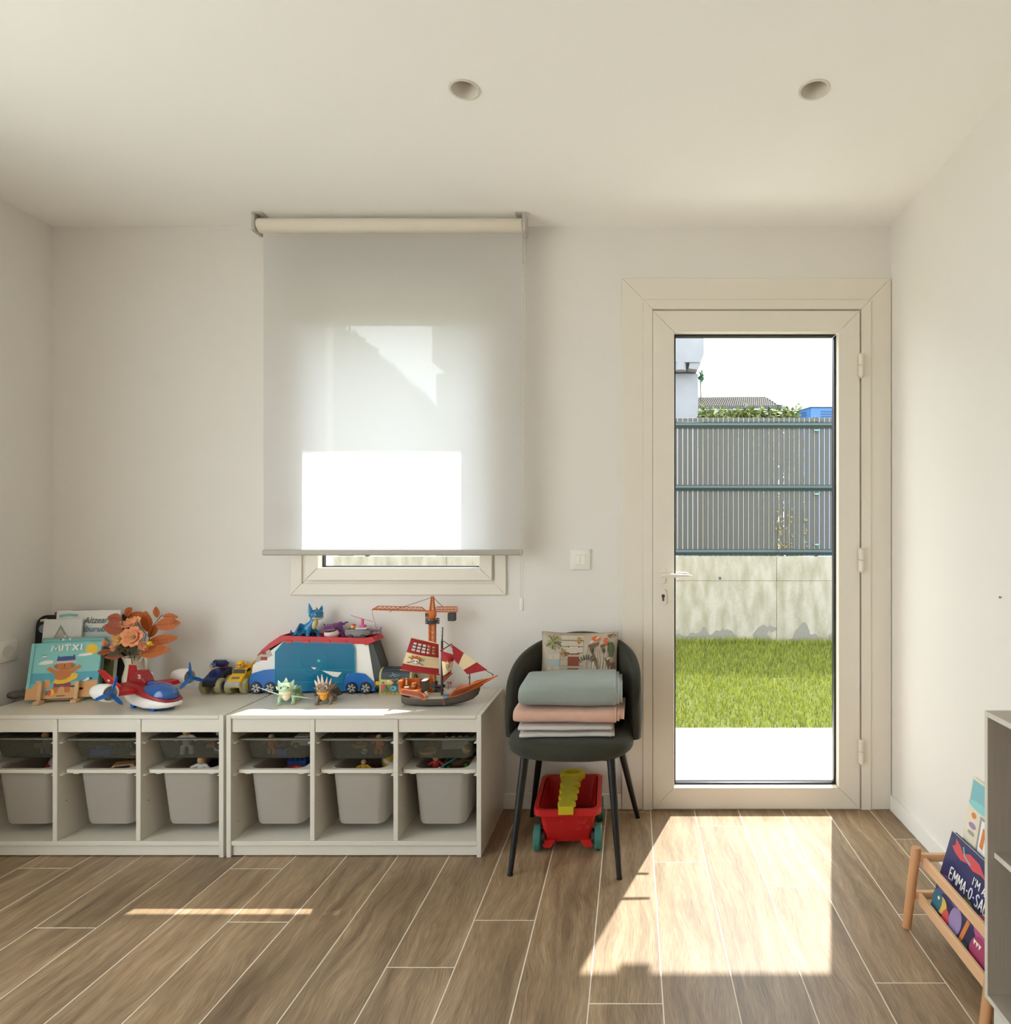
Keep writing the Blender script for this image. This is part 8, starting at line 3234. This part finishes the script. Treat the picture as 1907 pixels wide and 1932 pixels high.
def leaf_part(parent, base, tip, width, m, cup=0.10, face=Vector((0, -1, 0.25))):
    base, tip = Vector(base), Vector(tip)
    ax = tip - base
    L = ax.length
    ax.normalize()
    side = ax.cross(face).normalized()
    up = side.cross(ax).normalized()
    g = G(m)

    def fn(u, v):
        w = width * (math.sin(math.pi * min(1, u * 0.93 + 0.035)) ** 0.75) * (1 - 0.25 * u)
        s = (v - 0.5) * 2
        return base + ax * (L * u) + side * (w * s / 2) + up * (-cup * L * 0.5 * u * u + cup * 0.35 * width * abs(s) + 0.0012 * math.sin(u * 40) * abs(s))
    g.grid(fn, 12, 6, thick=0.0007)
    o_ = g.obj('leaf', parent, smooth=60, world=True)
    g = G(M_VEIN)
    g.tube([Vector(fn(u, 0.5)) + up * 0.0006 for u in np.linspace(0, 0.95, 8)], [0.0010 - 0.0008 * k / 7 for k in range(8)], 4)
    for k in range(5):
        u = 0.16 + 0.14 * k
        for s in (0.12, 0.88):
            g.tube([Vector(fn(u, 0.5)) + up * 0.0006, Vector(fn(min(1, u + 0.12), s)) + up * 0.0006], 0.0004, 3)
    vn = g.obj('veins', o_, world=False)
    Mi = parent.matrix_basis.inverted()
    for v in vn.data.vertices:
        v.co = Mi @ v.co
    return o_


BR = [
    ('right-hand orange leaf branch with two small top leaves in the pitcher', M_LEAF, [((1120, 340), (1150, 215), 3), ((1145, 225), (1125, 45), 105), ((1250, 205), (1500, 220), 100), ((1135, 360), (1530, 320), 190), ((1010, 640), (1480, 575), 150)],
     [(980, 700), (1090, 350), (1160, 265), (1235, 180)], 2.84),
    ('tall central orange leaf branch behind the flowers', M_LEAF, [((990, 470), (945, 120), 170), ((620, 330), (910, 150), 190), ((600, 190), (715, 65), 150), ((1000, 560), (1170, 340), 130)], [(880, 800), (960, 520), (800, 300), (620, 190)], 2.865),
    ('left-hand rust leaf branch in the pitcher', M_LEAF2, [((545, 260), (300, 220), 150), ((560, 440), (240, 370), 200), ((370, 800), (115, 840), 90), ((540, 890), (240, 910), 80)], [(700, 860), (600, 640), (560, 430), (550, 260)], 2.795),
    ('low orange leaf branch hanging over the pitcher handle', M_LEAF, [((850, 850), (1350, 760), 190)], [(760, 880), (850, 850)], 2.81)]
for lab, m_, leaves, stem, dd in BR:
    t = thing('leaf_branch', lab, 'leaf branch', mouth, 0, 'branches in the pitcher')
    g = G(M_STEM)
    pts_ = [mouth + Vector((0, 0, -0.05))] + [vz(a, b_, dd) for a, b_ in stem]
    g.tube(pts_, 0.0014, 6)
    g.obj('stem', t, world=True)
    for (bs0, tp, w) in leaves:
        if w < 10:
            continue
        dj = dd + R.uniform(-0.012, 0.008)
        leaf_part(t, vz(*bs0, dj), vz(*tp, dj - R.uniform(0.0, 0.02)), 1.3 * w / 9.08 * dd / F, m_, cup=R.uniform(0.05, 0.14), face=Vector((R.uniform(-0.25, 0.25), -1, R.uniform(0.0, 0.4))))

M_PEACH = mat('petal_peach', (238, 164, 118), 0.6, 0.08, 40, sheen=0.2)
M_PALEP = mat('petal_pale', (240, 176, 146), 0.6, 0.08, 40, sheen=0.2)
M_CREAMP = mat('petal_cream', (236, 190, 122), 0.6, 0.10, 40)
M_CORE = mat('flower_core', (150, 128, 70), 0.8, 0.2, 60)


def flower(label, c, nrm, r_, m_, n1, core=True, open_=0.55, layers=2):
    t = thing('flower', label, 'flower', c, 0, 'flowers in the pitcher')
    nrm = Vector(nrm).normalized()
    a0 = nrm.orthogonal().normalized()
    b0 = nrm.cross(a0)
    r_ = r_ * 1.3
    for ly in range(layers):
        rr_ = r_ * (1 - 0.32 * ly)
        op = open_ * (1 - 0.35 * ly)
        for k in range(n1):
            an_ = 2 * math.pi * (k + 0.5 * ly) / n1 + R.uniform(-0.12, 0.12)
            d = a0 * math.cos(an_) + b0 * math.sin(an_)
            e = nrm.cross(d)
            g = G(m_)
            wd = rr_ * 2.1 / n1 * 1.55

            def fn(u, v):
                s = (v - 0.5) * 2
                w = wd * (0.28 + 0.85 * math.sin(math.pi * min(1, 0.12 + 0.62 * u)) ** 1.2)
                w *= 1.0 if u < 0.85 else 0.9
                rad = rr_ * u * (0.45 + 0.55 * op)
                hgt = rr_ * (1 - op) * u ** 1.4 * 0.95 - 0.10 * rr_ * max(0, u - 0.75) * 3
                return Vector(d * rad + e * (w * s / 2) + nrm * (hgt + 0.12 * w * s * s + 0.004 * math.sin(7 * s + k) * u))
            g.grid(fn, 6, 6, thick=0.0008)
            g.obj('petal', t, smooth=60)
    g = G(M_CORE if core else m_)
    g.ell(nrm * r_ * 0.10, r_ * (0.16 if core else 0.2), 12, 8)
    g.obj('core', t)
    g = G(M_GST)
    lm = mouth - Vector(c)
    g.tube([(0, 0, 0), lm * 0.5 + Vector((0, 0.006, -0.008)), lm, lm + Vector((0, 0, -0.06))], 0.0016, 6)
    g.obj('stem', t)
    return t


flower('large open peach flower facing out of the pitcher', vz(760, 570, 2.80), (0.1, -1, 0.35), 0.046, M_PEACH, 5)
flower('cupped peach flower above the large open one', vz(730, 375, 2.82), (-0.1, -0.55, 1), 0.040, M_PEACH, 5, open_=0.5)
flower('pale pink ball-shaped flower at the pitcher spout side', vz(310, 670, 2.80), (-0.6, -0.8, 0.2), 0.020, M_PALEP, 5, core=False, open_=0.15)
flower('ragged cream-yellow blossom beside the large peach flower', vz(520, 590, 2.80), (-0.3, -1, 0.3), 0.032, M_CREAMP, 8, open_=0.6)
flower('drooping peach bloom under the large flower', vz(920, 690, 2.785), (0.35, -0.8, -0.4), 0.022, M_PEACH, 5, core=False, open_=0.5)
flower('small cream-pink blossom below the ragged one', vz(405, 745, 2.775), (-0.2, -1, -0.1), 0.014, M_PALEP, 6, open_=0.55)
# yellow berry and green leaves
t = thing('flower_bud', 'small bright yellow bud beside the drooping peach bloom', 'flower bud', vz(1015, 670, 2.760))
g = G(mat('bud_yellow', (232, 188, 30), 0.45))
g.ell((0, 0, 0), (0.0105, 0.010, 0.0095), 12, 8)
g.obj('bud', t)
for k in range(3):
    g = G(mat('bud_yellow', (232, 188, 30), 0.45))
    a = -0.9 + 0.8 * k
    g.tube([(0.007 * math.cos(a), 0, 0.007 * math.sin(a)), (0.016 * math.cos(a), -0.001, 0.015 * math.sin(a))], [0.003, 0.0004], 6)
    g.obj('bract', t)
g = G(M_GST)
lm = mouth - vz(1015, 670, 2.760)
g.tube([(0, 0, 0), lm * 0.5, lm, lm + Vector((0, 0, -0.05))], 0.0013, 6)
g.obj('stem', t)
t = thing('leaf_branch', 'dull green leaves low in the bouquet over the pitcher rim', 'leaf branch', mouth, 0, 'branches in the pitcher')
g = G(M_GST)
g.tube([mouth + Vector((0, 0, -0.05)), vz(640, 860, 2.81), vz(560, 800, 2.80)], 0.0016, 6)
g.obj('stem', t, world=True)
leaf_part(t, vz(600, 760, 2.80), vz(290, 880, 2.785), 115 / 9.08 * 2.8 / F, M_GRN)
leaf_part(t, vz(620, 800, 2.805), vz(830, 720, 2.795), 90 / 9.08 * 2.8 / F, M_GRN)
leaf_part(t, vz(560, 720, 2.815), vz(380, 800, 2.81), 110 / 9.08 * 2.8 / F, M_GRN)
